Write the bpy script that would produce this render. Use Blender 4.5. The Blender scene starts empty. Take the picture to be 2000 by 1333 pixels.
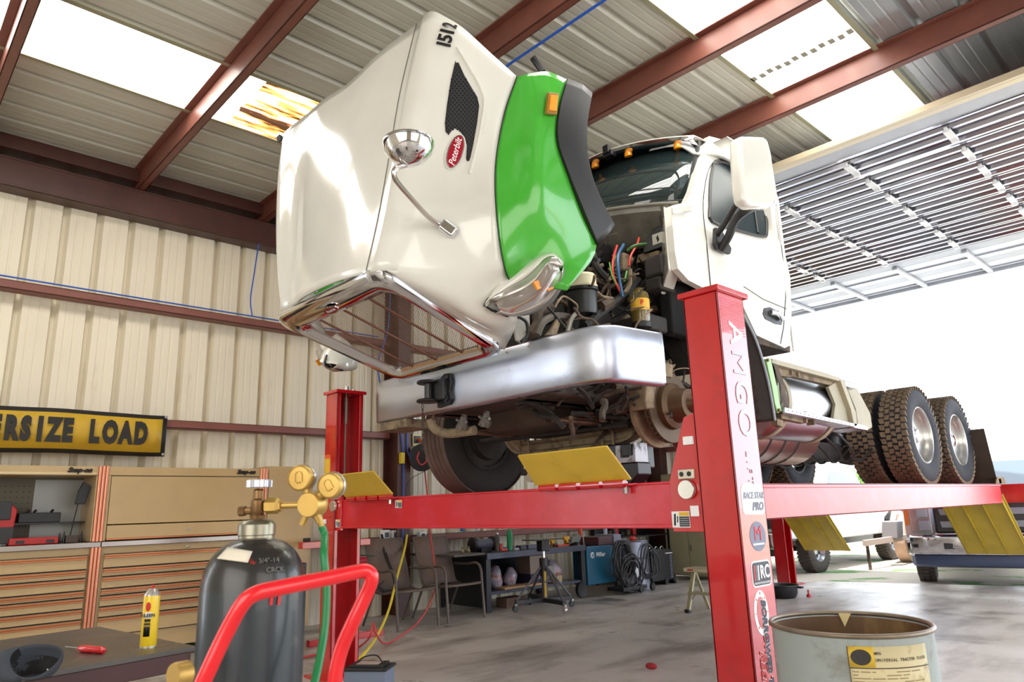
import bpy, math, random
from mathutils import Vector, Matrix, Euler
R = math.radians
PI = math.pi
scn = bpy.context.scene
COL = scn.collection
rnd = random.Random(7)

# ------------------------------------------------------------------ camera
FPX = 1373.4
CAMZ = 1.25
yaw, pitch, roll = -0.814059385, 0.233156556, -0.0308425049
cy_, sy_, cp_, sp_ = math.cos(yaw), math.sin(yaw), math.cos(pitch), math.sin(pitch)
FWD = Vector((sy_*cp_, cy_*cp_, sp_))
rt0 = Vector((cy_, -sy_, 0)); up0 = rt0.cross(FWD)
RGT = rt0*math.cos(roll) + up0*math.sin(roll)
UPV = -rt0*math.sin(roll) + up0*math.cos(roll)
cam = bpy.data.cameras.new('camera'); cam.sensor_width = 36; cam.sensor_fit = 'HORIZONTAL'
cam.lens = FPX/2000*36; cam.clip_start = .05; cam.clip_end = 500
camo = bpy.data.objects.new('camera', cam); COL.objects.link(camo)
m = Matrix((RGT, UPV, -FWD)).transposed().to_4x4(); m.translation = (0, 0, CAMZ)
camo.matrix_world = m
scn.camera = camo
cam.dof.use_dof = True; cam.dof.focus_distance = 4.6; cam.dof.aperture_fstop = 5.6

# ------------------------------------------------------------------ light
w = bpy.data.worlds.new('world'); scn.world = w; w.use_nodes = True
bg = w.node_tree.nodes['Background']
bg.inputs[0].default_value = (.84, .91, 1.0, 1); bg.inputs[1].default_value = 4.2
sun = bpy.data.lights.new('sun', 'SUN'); sun.energy = 10; sun.angle = R(1.0); sun.color = (1, .95, .86)
suno = bpy.data.objects.new('sun', sun); COL.objects.link(suno)
suno.rotation_euler = Vector((-.10, .27, -1)).to_track_quat('-Z', 'Y').to_euler()
def area(name, loc, target, sx, sy, power, col=(1, 1, 1)):
    l = bpy.data.lights.new(name, 'AREA'); l.shape = 'RECTANGLE'; l.size = sx; l.size_y = sy
    l.energy = power; l.color = col
    o = bpy.data.objects.new(name, l); COL.objects.link(o); o.location = loc
    o.rotation_euler = (Vector(target)-Vector(loc)).to_track_quat('-Z', 'Y').to_euler()
    return o
# added fill lights before the closed front and right walls, out of view
area('fill_front', (-1.0, -3.9, 2.4), (-3.2, 3, 1.6), 7, 3.6, 230, (1, .97, .92))
area('fill_side', (4.3, 1.5, 2.4), (-4, 4, 1.8), 5, 3.6, 130, (1, .97, .93))
scn.view_settings.view_transform = 'Standard'
scn.view_settings.look = 'None'
scn.view_settings.gamma = 1
scn.view_settings.use_curve_mapping = False
scn.view_settings.exposure = 0.42
try:
    scn.cycles.max_bounces = 7; scn.cycles.diffuse_bounces = 4; scn.cycles.glossy_bounces = 4
    scn.cycles.transmission_bounces = 6; scn.cycles.sample_clamp_indirect = 6; scn.cycles.caustics_reflective = False
    scn.cycles.caustics_refractive = False
except Exception: pass

# ------------------------------------------------------------------ helpers
def at(px, py, ax, val):
    """the point of the plane <axis>=val that the photo shows at a pixel"""
    d = FWD + RGT*((px-1000)/FPX) - UPV*((py-666.5)/FPX)
    c = Vector((0, 0, CAMZ)); i = 'xyz'.index(ax)
    return c + d*((val-c[i])/d[i])
def atd(px, py, dep):
    d = FWD + RGT*((px-1000)/FPX) - UPV*((py-666.5)/FPX)
    return Vector((0, 0, CAMZ)) + d*dep
def S(r, g, b):
    f = lambda c: ((c/255+.055)/1.055)**2.4 if c > 10 else c/255/12.92
    return (f(r), f(g), f(b), 1)
MATS = {}
def mat(name, col, rough=.5, metal=0., var=0., vs=6., bump=0., bs=40., spec=.5, dirt=None, ds=3., dth=(.5, .7), coat=0., emit=None, es=1., alpha=1., trans=0., stretch=None, rvar=0.):
    if name in MATS: return MATS[name]
    m = bpy.data.materials.new(name); m.use_nodes = True; MATS[name] = m
    nt = m.node_tree; b = nt.nodes['Principled BSDF']; N = nt.nodes.new; L = nt.links.new
    c = S(*col)
    b.inputs['Base Color'].default_value = c; b.inputs['Roughness'].default_value = rough
    b.inputs['Metallic'].default_value = metal; b.inputs['Specular IOR Level'].default_value = spec
    b.inputs['Coat Weight'].default_value = coat; b.inputs['Coat Roughness'].default_value = .04
    if trans: b.inputs['Transmission Weight'].default_value = trans
    if alpha < 1: b.inputs['Alpha'].default_value = alpha
    if emit: b.inputs['Emission Color'].default_value = S(*emit); b.inputs['Emission Strength'].default_value = es
    if var or bump or dirt or rvar:
        tc = N('ShaderNodeTexCoord'); mp = N('ShaderNodeMapping'); L(tc.outputs['Object'], mp.inputs[0])
        if stretch: mp.inputs['Scale'].default_value = stretch
        out = None
        if var or rvar:
            n = N('ShaderNodeTexNoise'); n.inputs['Scale'].default_value = vs; n.inputs['Detail'].default_value = 5
            L(mp.outputs[0], n.inputs['Vector'])
            if var:
                mx = N('ShaderNodeMix'); mx.data_type = 'RGBA'
                mx.inputs[6].default_value = [max(0, x*(1-var)) for x in c[:3]]+[1]
                mx.inputs[7].default_value = [min(1, x*(1+var)) for x in c[:3]]+[1]
                rp = N('ShaderNodeMapRange'); rp.inputs[1].default_value = .3; rp.inputs[2].default_value = .7
                L(n.outputs['Fac'], rp.inputs[0]); L(rp.outputs[0], mx.inputs[0]); out = mx.outputs[2]
            if rvar:
                r2 = N('ShaderNodeMapRange'); r2.inputs[1].default_value = .3; r2.inputs[2].default_value = .7
                r2.inputs[3].default_value = max(0, rough-rvar); r2.inputs[4].default_value = min(1, rough+rvar)
                L(n.outputs['Fac'], r2.inputs[0]); L(r2.outputs[0], b.inputs['Roughness'])
        if dirt:
            n = N('ShaderNodeTexNoise'); n.inputs['Scale'].default_value = ds; n.inputs['Detail'].default_value = 8
            n.inputs['Roughness'].default_value = .65
            L(mp.outputs[0], n.inputs['Vector'])
            rp = N('ShaderNodeMapRange'); rp.inputs[1].default_value = dth[0]; rp.inputs[2].default_value = dth[1]
            L(n.outputs['Fac'], rp.inputs[0])
            mx = N('ShaderNodeMix'); mx.data_type = 'RGBA'; L(rp.outputs[0], mx.inputs[0])
            if out: L(out, mx.inputs[6])
            else: mx.inputs[6].default_value = c
            mx.inputs[7].default_value = S(*dirt); out = mx.outputs[2]
        if out: L(out, b.inputs['Base Color'])
        if bump:
            n = N('ShaderNodeTexNoise'); n.inputs['Scale'].default_value = bs; n.inputs['Detail'].default_value = 4
            L(mp.outputs[0], n.inputs['Vector'])
            bp = N('ShaderNodeBump'); bp.inputs['Strength'].default_value = bump; bp.inputs['Distance'].default_value = .02
            L(n.outputs['Fac'], bp.inputs['Height']); L(bp.outputs[0], b.inputs['Normal'])
    return m

def tag(o, label=None, cat=None, group=None, kind=None):
    if label: o['label'] = label
    if cat: o['category'] = cat
    if group: o['group'] = group
    if kind: o['kind'] = kind
    return o
def off(o):
    v = Vector((0, 0, 0))
    while o is not None: v += o.location; o = o.parent
    return v
def thing(name, label=None, cat=None, loc=(0, 0, 0), rz=0, group=None, kind=None):
    o = bpy.data.objects.new(name, None); COL.objects.link(o); o.empty_display_size = .1
    o.location = loc; o.rotation_euler = (0, 0, rz)
    return tag(o, label, cat, group, kind)
def link(name, me, parent=None, loc=(0, 0, 0)):
    o = bpy.data.objects.new(name, me); COL.objects.link(o)
    if parent: o.parent = parent
    o.location = loc
    return o
def dup(root, loc=None, rz=None, label=None, group=None, parent=None):
    r = root.copy(); COL.objects.link(r)
    if parent is not None: r.parent = parent
    if loc is not None: r.location = loc
    if rz is not None: r.rotation_euler = (0, 0, rz)
    if label: r['label'] = label
    if group: r['group'] = group
    for ch in list(root.children):
        c = ch.copy(); COL.objects.link(c); c.parent = r
        for g in ch.children:
            d = g.copy(); COL.objects.link(d); d.parent = c
    return r

class MB:
    def __init__(s): s.v = []; s.f = []
    def add(s, vs, fs):
        n = len(s.v); s.v += [Vector(v) for v in vs]; s.f += [tuple(i+n for i in f) for f in fs]; return s
    def box(s, x0, x1, y0, y1, z0, z1):
        if x0 > x1: x0, x1 = x1, x0
        if y0 > y1: y0, y1 = y1, y0
        if z0 > z1: z0, z1 = z1, z0
        return s.add([(x0,y0,z0),(x1,y0,z0),(x1,y1,z0),(x0,y1,z0),(x0,y0,z1),(x1,y0,z1),(x1,y1,z1),(x0,y1,z1)],
                     [(3,2,1,0),(4,5,6,7),(0,1,5,4),(1,2,6,5),(2,3,7,6),(3,0,4,7)])
    def obox(s, c, a, b, d):
        """box about c with half-vectors a, b, d"""
        c, a, b, d = map(Vector, (c, a, b, d))
        if a.cross(b).dot(d) < 0: a = -a
        return s.add([c-a-b-d, c+a-b-d, c+a+b-d, c-a+b-d, c-a-b+d, c+a-b+d, c+a+b+d, c-a+b+d],
                     [(3,2,1,0),(4,5,6,7),(0,1,5,4),(1,2,6,5),(2,3,7,6),(3,0,4,7)])
    def bar(s, p, q, w, h, up=(0, 0, 1)):
        p, q = Vector(p), Vector(q); d = (q-p); u = Vector(up)
        sd = d.cross(u)
        if sd.length < 1e-6: sd = d.cross(Vector((1, 0, 0)))
        sd.normalize(); u = sd.cross(d).normalized()
        return s.obox((p+q)/2, d/2, sd*w/2, u*h/2)
    def prism(s, poly, vec):
        poly = [Vector(p) for p in poly]; vec = Vector(vec); n = len(poly)
        nrm = Vector((0, 0, 0))
        for i in range(n): nrm += poly[i].cross(poly[(i+1) % n])
        if nrm.dot(vec) < 0: poly = poly[::-1]
        return s.add(poly+[p+vec for p in poly], [tuple(range(n))[::-1], tuple(range(n, 2*n))]+[(i, (i+1) % n, n+(i+1) % n, n+i) for i in range(n)])
    def tube(s, pts, r, n=8, cap=True, r1=None):
        pts = [Vector(p) for p in pts]; k = len(pts); base = len(s.v)
        t = (pts[1]-pts[0]).normalized(); a = t.orthogonal().normalized()
        for i, p in enumerate(pts):
            if i == 0: d = pts[1]-pts[0]
            elif i == k-1: d = pts[-1]-pts[-2]
            else: d = (pts[i+1]-pts[i]).normalized()+(pts[i]-pts[i-1]).normalized()
            if d.length < 1e-9: d = t
            d.normalize(); a = (a-d*a.dot(d)); a = a.normalized() if a.length > 1e-6 else d.orthogonal().normalized(); b = d.cross(a)
            rr = r if not isinstance(r, (list, tuple)) else r[i]
            if r1 is not None: rr = r+(r1-r)*i/(k-1)
            for j in range(n):
                an = 2*PI*j/n; s.v.append(p+a*math.cos(an)*rr+b*math.sin(an)*rr)
        for i in range(k-1):
            for j in range(n):
                A = base+i*n+j; B = base+i*n+(j+1) % n; s.f.append((A, B, B+n, A+n))
        if cap:
            s.f.append(tuple(base+j for j in range(n))[::-1]); s.f.append(tuple(base+(k-1)*n+j for j in range(n)))
        return s
    def lathe(s, prof, o=(0, 0, 0), ax=(0, 0, 1), n=24, cap=True):
        """profile of (radius, height) turned about ax from o"""
        o = Vector(o); ax = Vector(ax).normalized(); a = ax.orthogonal().normalized(); b = ax.cross(a); base = len(s.v)
        for r, h in prof:
            for j in range(n):
                an = 2*PI*j/n; s.v.append(o+ax*h+(a*math.cos(an)+b*math.sin(an))*max(r, 1e-4))
        for i in range(len(prof)-1):
            for j in range(n):
                A = base+i*n+j; B = base+i*n+(j+1) % n; s.f.append((A, B, B+n, A+n))
        if cap:
            s.f.append(tuple(base+j for j in range(n))[::-1]); s.f.append(tuple(base+(len(prof)-1)*n+j for j in range(n)))
        return s
    def grid(s, rows, flip=False):
        base = len(s.v); n = len(rows[0])
        for r in rows: s.v += [Vector(p) for p in r]
        for i in range(len(rows)-1):
            for j in range(n-1):
                q = (base+i*n+j, base+i*n+j+1, base+(i+1)*n+j+1, base+(i+1)*n+j)
                s.f.append(q[::-1] if flip else q)
        return s
    def ball(s, c, r, n=10, sc=(1, 1, 1)):
        c = Vector(c); base = len(s.v); k = n//2+1
        for i in range(k+1):
            th = PI*i/k
            for j in range(n):
                an = 2*PI*j/n
                s.v.append(c+Vector((math.sin(th)*math.cos(an)*sc[0], math.sin(th)*math.sin(an)*sc[1], math.cos(th)*sc[2]))*r)
        for i in range(k):
            for j in range(n):
                A = base+i*n+j; B = base+i*n+(j+1) % n; s.f.append((A+n, B+n, B, A))
        return s
    def mirror(s, cx):
        n = len(s.v); s.v += [Vector((2*cx-v.x, v.y, v.z)) for v in s.v[:n]]
        s.f += [tuple(i+n for i in f[::-1]) for f in list(s.f)]; return s
    def weld(s, e=.0005):
        d = {}; mp = []; nv = []
        for v in s.v:
            k = (round(v.x/e), round(v.y/e), round(v.z/e))
            if k not in d: d[k] = len(nv); nv.append(v)
            mp.append(d[k])
        s.v = nv; fs = []
        for f in s.f:
            g = []
            for i in f:
                if mp[i] not in g: g.append(mp[i])
            if len(g) > 2: fs.append(tuple(g))
        s.f = fs; return s
    def build(s, name, m, parent=None, smooth=35, bevel=0., solid=0., world=True, label=None, kind=None, seg=2, soff=-1):
        o0 = off(parent) if (parent and world) else Vector((0, 0, 0))
        me = bpy.data.meshes.new(name)
        me.from_pydata([tuple(v-o0) for v in s.v], [], s.f); me.update()
        if isinstance(m, (list, tuple)):
            for q in m: me.materials.append(q)
        else: me.materials.append(m)
        if smooth:
            me.polygons.foreach_set('use_smooth', [True]*len(me.polygons)); me.set_sharp_from_angle(angle=R(smooth))
        o = link(name, me, parent)
        if solid:
            md = o.modifiers.new('s', 'SOLIDIFY'); md.thickness = solid; md.offset = soff
        if bevel:
            md = o.modifiers.new('b', 'BEVEL'); md.width = bevel; md.segments = seg; md.limit_method = 'ANGLE'; md.angle_limit = R(40)
            md.harden_normals = True
        if label: o['label'] = label
        if kind: o['kind'] = kind
        return o

def cr(p0, p1, p2, p3, t):
    return .5*((2*p1)+(p2-p0)*t+(2*p0-5*p1+4*p2-p3)*t*t+(3*p1-p0-3*p2+p3)*t*t*t)
def smooth_line(pts, k=4):
    pts = [Vector(p) for p in pts]; out = []
    n = len(pts)
    for i in range(n-1):
        p0 = pts[i-1] if i > 0 else pts[0]*2-pts[1]
        p3 = pts[i+2] if i+2 < n else pts[-1]*2-pts[-2]
        for j in range(k): out.append(cr(p0, pts[i], pts[i+1], p3, j/k))
    out.append(pts[-1]); return out
def smooth_grid(rows, k=4, kc=None):
    kc = kc or k
    rs = [smooth_line(r, kc) for r in rows]
    cols = [smooth_line([r[j] for r in rs], k) for j in range(len(rs[0]))]
    return [[c[i] for c in cols] for i in range(len(cols[0]))]
def lerp(a, b, t): return Vector(a)+(Vector(b)-Vector(a))*t

def text(name, s, m, c, right, up, size, parent=None, ext=.0015, kern=1., shear=0., bold=0., align='CENTER', squash=1., world=True):
    """flat lettering: centre c, reading direction right, letter-up direction up"""
    cu = bpy.data.curves.new(name, 'FONT'); cu.body = s; cu.size = size; cu.extrude = ext; cu.align_x = align; cu.align_y = 'CENTER'
    cu.space_character = kern; cu.shear = shear; cu.offset = bold; cu.resolution_u = 3
    t = bpy.data.objects.new('tmp', cu); COL.objects.link(t)
    dg = bpy.context.evaluated_depsgraph_get(); me = bpy.data.meshes.new_from_object(t.evaluated_get(dg))
    bpy.data.objects.remove(t); bpy.data.curves.remove(cu)
    r = Vector(right).normalized(); u = Vector(up); u = (u-r*u.dot(r)).normalized(); nn = r.cross(u)
    M = Matrix((r*squash, u, nn)).transposed().to_4x4(); M.translation = Vector(c)-(off(parent) if (parent and world) else Vector((0, 0, 0)))
    me.transform(M); me.materials.clear(); me.materials.append(m); me.name = name
    return link(name, me, parent)
# ------------------------------------------------------------------ materials
m_wall = mat('wall_steel', (232, 224, 203), .5, var=.05, vs=2.5, dirt=(190, 172, 140), ds=2.2, dth=(.56, .8), stretch=(1, 1, .25))
m_roof = mat('roof_steel', (192, 189, 176), .42, var=.06, vs=1.6, dirt=(150, 146, 130), ds=1.2, dth=(.5, .8), stretch=(1, .3, 1))
m_roofgal = mat('roof_galvanised', (170, 172, 170), .3, .6, var=.08, vs=3, stretch=(1, .3, 1))
m_purlin = mat('red_oxide_lit', (116, 68, 56), .4, var=.12, vs=5)  # same red oxide, colour lightened for the light falling on the purlins
m_brown = mat('red_oxide_shaded', (74, 40, 34), .42, var=.12, vs=5)  # same red oxide, colour darkened for the shade on eave and columns
m_girt = mat('girt_paint', (128, 76, 66), .45, var=.1, vs=4)
m_door = mat('door_steel', (168, 168, 178), .2, .9, var=.08, vs=3, stretch=(.2, 1, 1), rvar=.08)
m_doorflat = mat('door_flat_steel', (178, 182, 190), .5, .2, var=.05)
m_galv = mat('galvanised_clip', (240, 241, 243), .5)
m_red = mat('lift_red', (196, 14, 26), .25, var=.06, vs=5, coat=1.0, dirt=(160, 20, 26), ds=4, dth=(.55, .8))
m_redrun = mat('lift_red_mottled', (200, 14, 34), .38, var=.06, vs=5, coat=.45, dirt=(214, 60, 84), ds=3, dth=(.5, .8))  # patches of paler pinkish red over the red
MATS['lift_red_mottled'].node_tree.nodes['Principled BSDF'].inputs['Coat Roughness'].default_value = .2
m_redbright = mat('cart_red', (222, 24, 36), .25, coat=.3)
m_yellow = mat('stop_yellow', (206, 172, 54), .42, var=.07, vs=7, dirt=(160, 130, 30), ds=6, dth=(.6, .85))
m_yellowd = mat('ramp_yellow', (190, 165, 50), .45, var=.1, vs=5)
m_black = mat('black_steel', (22, 22, 24), .4, var=.1)
m_blackplastic = mat('black_plastic', (30, 29, 30), .5)
m_bolt = mat('bolt_steel', (170, 170, 168), .35, .9)
m_rust = mat('rusty_steel', (110, 78, 58), .75, var=.3, vs=14, dirt=(62, 44, 34), ds=8, dth=(.45, .7))
m_white = mat('truck_white', (228, 226, 217), .16, coat=.6, var=.02)
m_green = mat('truck_green', (70, 172, 52), .2, coat=.5)
m_chrome = mat('chrome', (225, 225, 228), .06, 1)
m_alu = mat('polished_aluminium', (206, 212, 228), .33, 1, var=.05, vs=3, bump=.06, bs=5, rvar=.09)
m_wheelalu = mat('wheel_aluminium', (206, 204, 198), .3, .95, var=.06)
m_tread = mat('tyre_tread', (116, 98, 78), .9, var=.22, vs=22, dirt=(60, 54, 50), ds=12, dth=(.5, .75))
m_tyre = mat('tyre_rubber', (46, 46, 52), .75, var=.12, vs=15, spec=.25)
m_tyredark = mat('tyre_dark', (40, 35, 33), .75, var=.12, vs=15)
m_dark = mat('underbody_dark', (40, 36, 32), .7, var=.35, vs=12, bump=.3, bs=30)
m_grime = mat('underbody_grime', (86, 70, 56), .78, var=.3, vs=14, dirt=(44, 36, 30), ds=9, dth=(.45, .65))
m_grimel = mat('underbody_dust', (140, 122, 98), .8, var=.2, vs=14, dirt=(74, 60, 48), ds=9, dth=(.5, .72))
m_hose = mat('hose_rubber', (30, 29, 28), .5, var=.2)
m_glass = mat('dark_glass', (40, 52, 52), .03, spec=.8, coat=.3)
m_lens = mat('lamp_lens', (196, 186, 178), .06, trans=.55, coat=.6)
m_amber = mat('amber_lens', (245, 150, 20), .2, coat=.4)
m_silver = mat('silver_paint', (200, 196, 190), .28, .7)
m_beige = mat('frame_beige', (168, 158, 134), .6, var=.08)
m_print_k = mat('print_black', (20, 20, 22), .5)
m_print_w = mat('print_white', (238, 238, 238), .5)
m_print_r = mat('print_red', (200, 30, 36), .5)
m_floor = None
# ------------------------------------------------------------------ the setting
def floor_mat():
    m = bpy.data.materials.new('concrete_floor'); m.use_nodes = True; nt = m.node_tree; b = nt.nodes['Principled BSDF']; N = nt.nodes.new; L = nt.links.new
    tc = N('ShaderNodeTexCoord')
    def noise(sc, det, st=(1, 1, 1)):
        mp = N('ShaderNodeMapping'); mp.inputs['Scale'].default_value = st; L(tc.outputs['Object'], mp.inputs[0])
        n = N('ShaderNodeTexNoise'); n.inputs['Scale'].default_value = sc; n.inputs['Detail'].default_value = det; n.inputs['Roughness'].default_value = .62
        L(mp.outputs[0], n.inputs['Vector']); return n.outputs['Fac']
    def rng(s, a, c, lo=0, hi=1):
        r = N('ShaderNodeMapRange'); r.inputs[1].default_value = a; r.inputs[2].default_value = c; r.inputs[3].default_value = lo; r.inputs[4].default_value = hi
        L(s, r.inputs[0]); return r.outputs[0]
    def mix(f, a, c):
        x = N('ShaderNodeMix'); x.data_type = 'RGBA'; L(f, x.inputs[0])
        if isinstance(a, tuple): x.inputs[6].default_value = a
        else: L(a, x.inputs[6])
        x.inputs[7].default_value = c; return x.outputs[2]
    c = mix(rng(noise(.55, 4), .35, .65), S(184, 177, 168), S(208, 202, 194))
    c = mix(rng(noise(2.2, 8, (1, .35, 1)), .48, .68), c, S(134, 126, 118))
    c = mix(rng(noise(1.1, 6, (.6, 1, 1)), .575, .69, 0, .85), c, S(84, 77, 72))
    c = mix(rng(noise(5.5, 3), .70, .76, 0, .85), c, S(45, 40, 38))
    L(c, b.inputs['Base Color'])
    L(rng(noise(1.6, 6), .3, .7, .24, .5), b.inputs['Roughness'])
    bp = N('ShaderNodeBump'); bp.inputs['Strength'].default_value = .15; bp.inputs['Distance'].default_value = .01
    L(noise(30, 5), bp.inputs['Height']); L(bp.outputs[0], b.inputs['Normal'])
    return m
m_floor = floor_mat()
b = MB(); b.prism([(-8.2, -5, -.2), (5, -5, -.2), (5, 13.9, -.2), (-2.66, 11.97, -.2), (-5.54, 11.2, -.2), (-8.2, 11.0, -.2)], (0, 0, .2))
b.build('floor', m_floor, kind='structure', smooth=0)

def ground_mat():
    m = bpy.data.materials.new('gravel_ground'); m.use_nodes = True; nt = m.node_tree; b = nt.nodes['Principled BSDF']; N = nt.nodes.new; L = nt.links.new
    tc = N('ShaderNodeTexCoord')
    n1 = N('ShaderNodeTexNoise'); n1.inputs['Scale'].default_value = 1.1; n1.inputs['Detail'].default_value = 6; L(tc.outputs['Object'], n1.inputs['Vector'])
    n2 = N('ShaderNodeTexNoise'); n2.inputs['Scale'].default_value = 38; n2.inputs['Detail'].default_value = 3; L(tc.outputs['Object'], n2.inputs['Vector'])
    g = N('ShaderNodeMapRange'); g.inputs[1].default_value = .56; g.inputs[2].default_value = .62; L(n1.outputs['Fac'], g.inputs[0])
    s = N('ShaderNodeMix'); s.data_type = 'RGBA'; L(n2.outputs['Fac'], s.inputs[0]); s.inputs[6].default_value = S(150, 140, 126); s.inputs[7].default_value = S(200, 190, 174)
    gr = N('ShaderNodeMix'); gr.data_type = 'RGBA'; L(n2.outputs['Fac'], gr.inputs[0]); gr.inputs[6].default_value = S(60, 96, 52); gr.inputs[7].default_value = S(110, 150, 84)
    x = N('ShaderNodeMix'); x.data_type = 'RGBA'; L(g.outputs[0], x.inputs[0]); L(s.outputs[2], x.inputs[6]); L(gr.outputs[2], x.inputs[7])
    L(x.outputs[2], b.inputs['Base Color']); b.inputs['Roughness'].default_value = .95
    return m
b = MB(); b.box(-60, 60, 10.9, 120, -.3, -.03)
b.build('ground', ground_mat(), kind='structure', smooth=0)

# corrugated sheet: runs along L, .915 wide, three major ribs, minor ribs between
def sheet_profile(wd=.915, rib=.032, mn=.006):
    p = []
    for k in range(3):
        x = k*wd/3
        p += [(x, 0), (x+.022, rib), (x+.052, rib), (x+.074, 0), (x+.128, 0), (x+.136, mn), (x+.146, mn), (x+.154, 0), (x+.208, 0), (x+.216, mn), (x+.226, mn), (x+.234, 0)]
    p.append((wd, 0)); return p
def sheet_mesh(name, P, m, rib=.032, mn=.006):
    """P(u, depth, t) -> point; t in 0..1 along the sheet"""
    pr = sheet_profile(rib=rib, mn=mn); b = MB()
    b.grid([[P(u, d, 0) for u, d in pr], [P(u, d, 1) for u, d in pr]])
    me = bpy.data.meshes.new(name); me.from_pydata([tuple(v) for v in b.v], [], b.f); me.materials.append(m); return me

wl = thing('wall_left', kind='structure', loc=(-7.95, 0, 0))
me = sheet_mesh('wall_panel', lambda u, d, t: (-d, u, 4.9*t), m_wall, .075)
for k in range(-4, 17):
    y = 1.0-.045+k*.915
    if y > 11.2-.5: break
    link('wall_panel', me, wl, (0, y, 0))
def girt(y0, y1, z, parent, dep=.16, h=.085):
    MB().box(-7.95+.0, -7.95+dep, y0, y1, z, z+.012).box(-7.95+dep-.012, -7.95+dep, y0, y1, z, z+h).box(-7.95+dep-.07, -7.95+dep, y0, y1, z+h-.01, z+h).build('girt', m_girt, parent, bevel=.004)
for z in (3.40, 2.17, .86):
    for y0, y1 in ((-4, 5.12), (5.33, 11.2)): girt(y0, y1, z, wl)
# eave beam, top strut and wall column
MB().box(-7.95, -7.72, -4, 11.2, 4.39, 4.41).box(-7.95, -7.72, -4, 11.2, 4.66, 4.68).box(-7.75, -7.73, -4, 11.2, 4.39, 4.68).build('eave_beam', m_brown, wl, bevel=.004)
MB().box(-7.95, -7.70, -4, 11.2, 4.76, 4.90).build('eave_strut', m_brown, wl, bevel=.004)
for yc in (5.22, 10.9, -.6):
    MB().box(-7.95, -7.62, yc-.012, yc+.012, 0, 4.7).box(-7.63, -7.61, yc-.10, yc+.10, 0, 4.7).box(-7.95, -7.93, yc-.10, yc+.10, 0, 4.7).build('column', m_brown, wl, bevel=.003)

# back wall left of the big opening, with the dark inner doorway beside the beige door
wb = thing('wall_back', kind='structure', loc=(-7.95, 11.15, 0))
me = sheet_mesh('wall_panel', lambda u, d, t: (u, d, 4.9*t), m_wall)
for k in range(2): link('wall_panel', me, wb, (k*.915, 0, 0))
MB().box(-6.10, -5.98, 11.02, 11.22, 0, 4.6).build('door_jamb', m_brown, wb, bevel=.004)
MB().box(-7.95, -6.0, 11.06, 11.15, 2.17, 2.26).build('girt', m_girt, wb, bevel=.004)
wr = thing('wall_right', kind='structure', loc=(4.6, 0, 0))
me = sheet_mesh('wall_panel', lambda u, d, t: (d, u, 4.9*t), m_wall)
for k in range(9): link('wall_panel', me, wr, (0, -4.2+.915*k, 0))
MB().box(4.45, 4.6, -4, 12, 4.5, 4.9).build('eave_beam', m_brown, wr)

wf0 = thing('wall_front', kind='structure', loc=(-8, -4.2, 0))
me = sheet_mesh('wall_panel', lambda u, d, t: (u, -d, 4.9*t), m_wall)
for k in range(14): link('wall_panel', me, wf0, (.915*k, 0, 0))
# roof: sheets along y, two runs of translucent sheets
def skylight_mat():
    m = bpy.data.materials.new('skylight_fibreglass'); m.use_nodes = True; nt = m.node_tree; b = nt.nodes['Principled BSDF']; N = nt.nodes.new; L = nt.links.new
    tc = N('ShaderNodeTexCoord'); n = N('ShaderNodeTexNoise'); n.inputs['Scale'].default_value = 3.0; n.inputs['Detail'].default_value = 7; L(tc.outputs['Object'], n.inputs['Vector'])
    r = N('ShaderNodeMapRange'); r.inputs[1].default_value = .45; r.inputs[2].default_value = .8; L(n.outputs['Fac'], r.inputs[0])
    x = N('ShaderNodeMix'); x.data_type = 'RGBA'; L(r.outputs[0], x.inputs[0]); x.inputs[6].default_value = (1, 1, .985, 1); x.inputs[7].default_value = (.9, .86, .62, 1)
    L(x.outputs[2], b.inputs['Base Color']); L(x.outputs[2], b.inputs['Emission Color'])
    b.inputs['Emission Strength'].default_value = 6.5; b.inputs['Roughness'].default_value = .4
    return m
m_sky = skylight_mat()
ce = thing('ceiling', kind='structure', loc=(0, 0, 4.9))
Y0, Y1 = -4.2, 12.3
def roof_sheet(x, y0, y1, m=m_roof, name='roof_sheet', parent=None, dz=0):
    me = sheet_mesh(name, lambda u, d, t: (u, y0+(y1-y0)*t, d+dz), m, .036, .0018)
    return link(name, me, parent or ce, (x, 0, 0))
for k in range(-2, 12):
    x = -6.20+.915*k
    if k == 0:
        roof_sheet(x, Y0, -1.2); roof_sheet(x, 3.15, Y1)
    elif k == 4:
        roof_sheet(x, Y0, 2.4); roof_sheet(x, 7.3, Y1)
    else: roof_sheet(x, Y0, 4.2, m_roof if k < 5 else m_roofgal); roof_sheet(x, 4.1, Y1, m_roof if k < 4 else m_roofgal, dz=.008)
w1 = thing('window_1', kind='structure', loc=(-6.20, 0, 4.9))
roof_sheet(0, -1.2, 2.25, m_sky, 'skylight_sheet', w1)
m_rustsky = bpy.data.materials.new('rust_stained_skylight'); m_rustsky.use_nodes = True
nt = m_rustsky.node_tree; bb = nt.nodes['Principled BSDF']; N = nt.nodes.new; L = nt.links.new
tc = N('ShaderNodeTexCoord'); mp = N('ShaderNodeMapping'); mp.inputs['Scale'].default_value = (1, .16, 1); L(tc.outputs['Object'], mp.inputs[0])
n = N('ShaderNodeTexNoise'); n.inputs['Scale'].default_value = 11; n.inputs['Detail'].default_value = 5; L(mp.outputs[0], n.inputs['Vector'])
rp = N('ShaderNodeValToRGB'); L(n.outputs['Fac'], rp.inputs[0]); e = rp.color_ramp.elements
e[0].position = .42; e[0].color = (1, .97, .9, 1); e[1].position = .60; e[1].color = (.02, .008, .003, 1)
q = rp.color_ramp.elements.new(.50); q.color = (.75, .25, .06, 1)
L(rp.outputs[0], bb.inputs['Base Color']); L(rp.outputs[0], bb.inputs['Emission Color']); bb.inputs['Emission Strength'].default_value = 5
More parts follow.
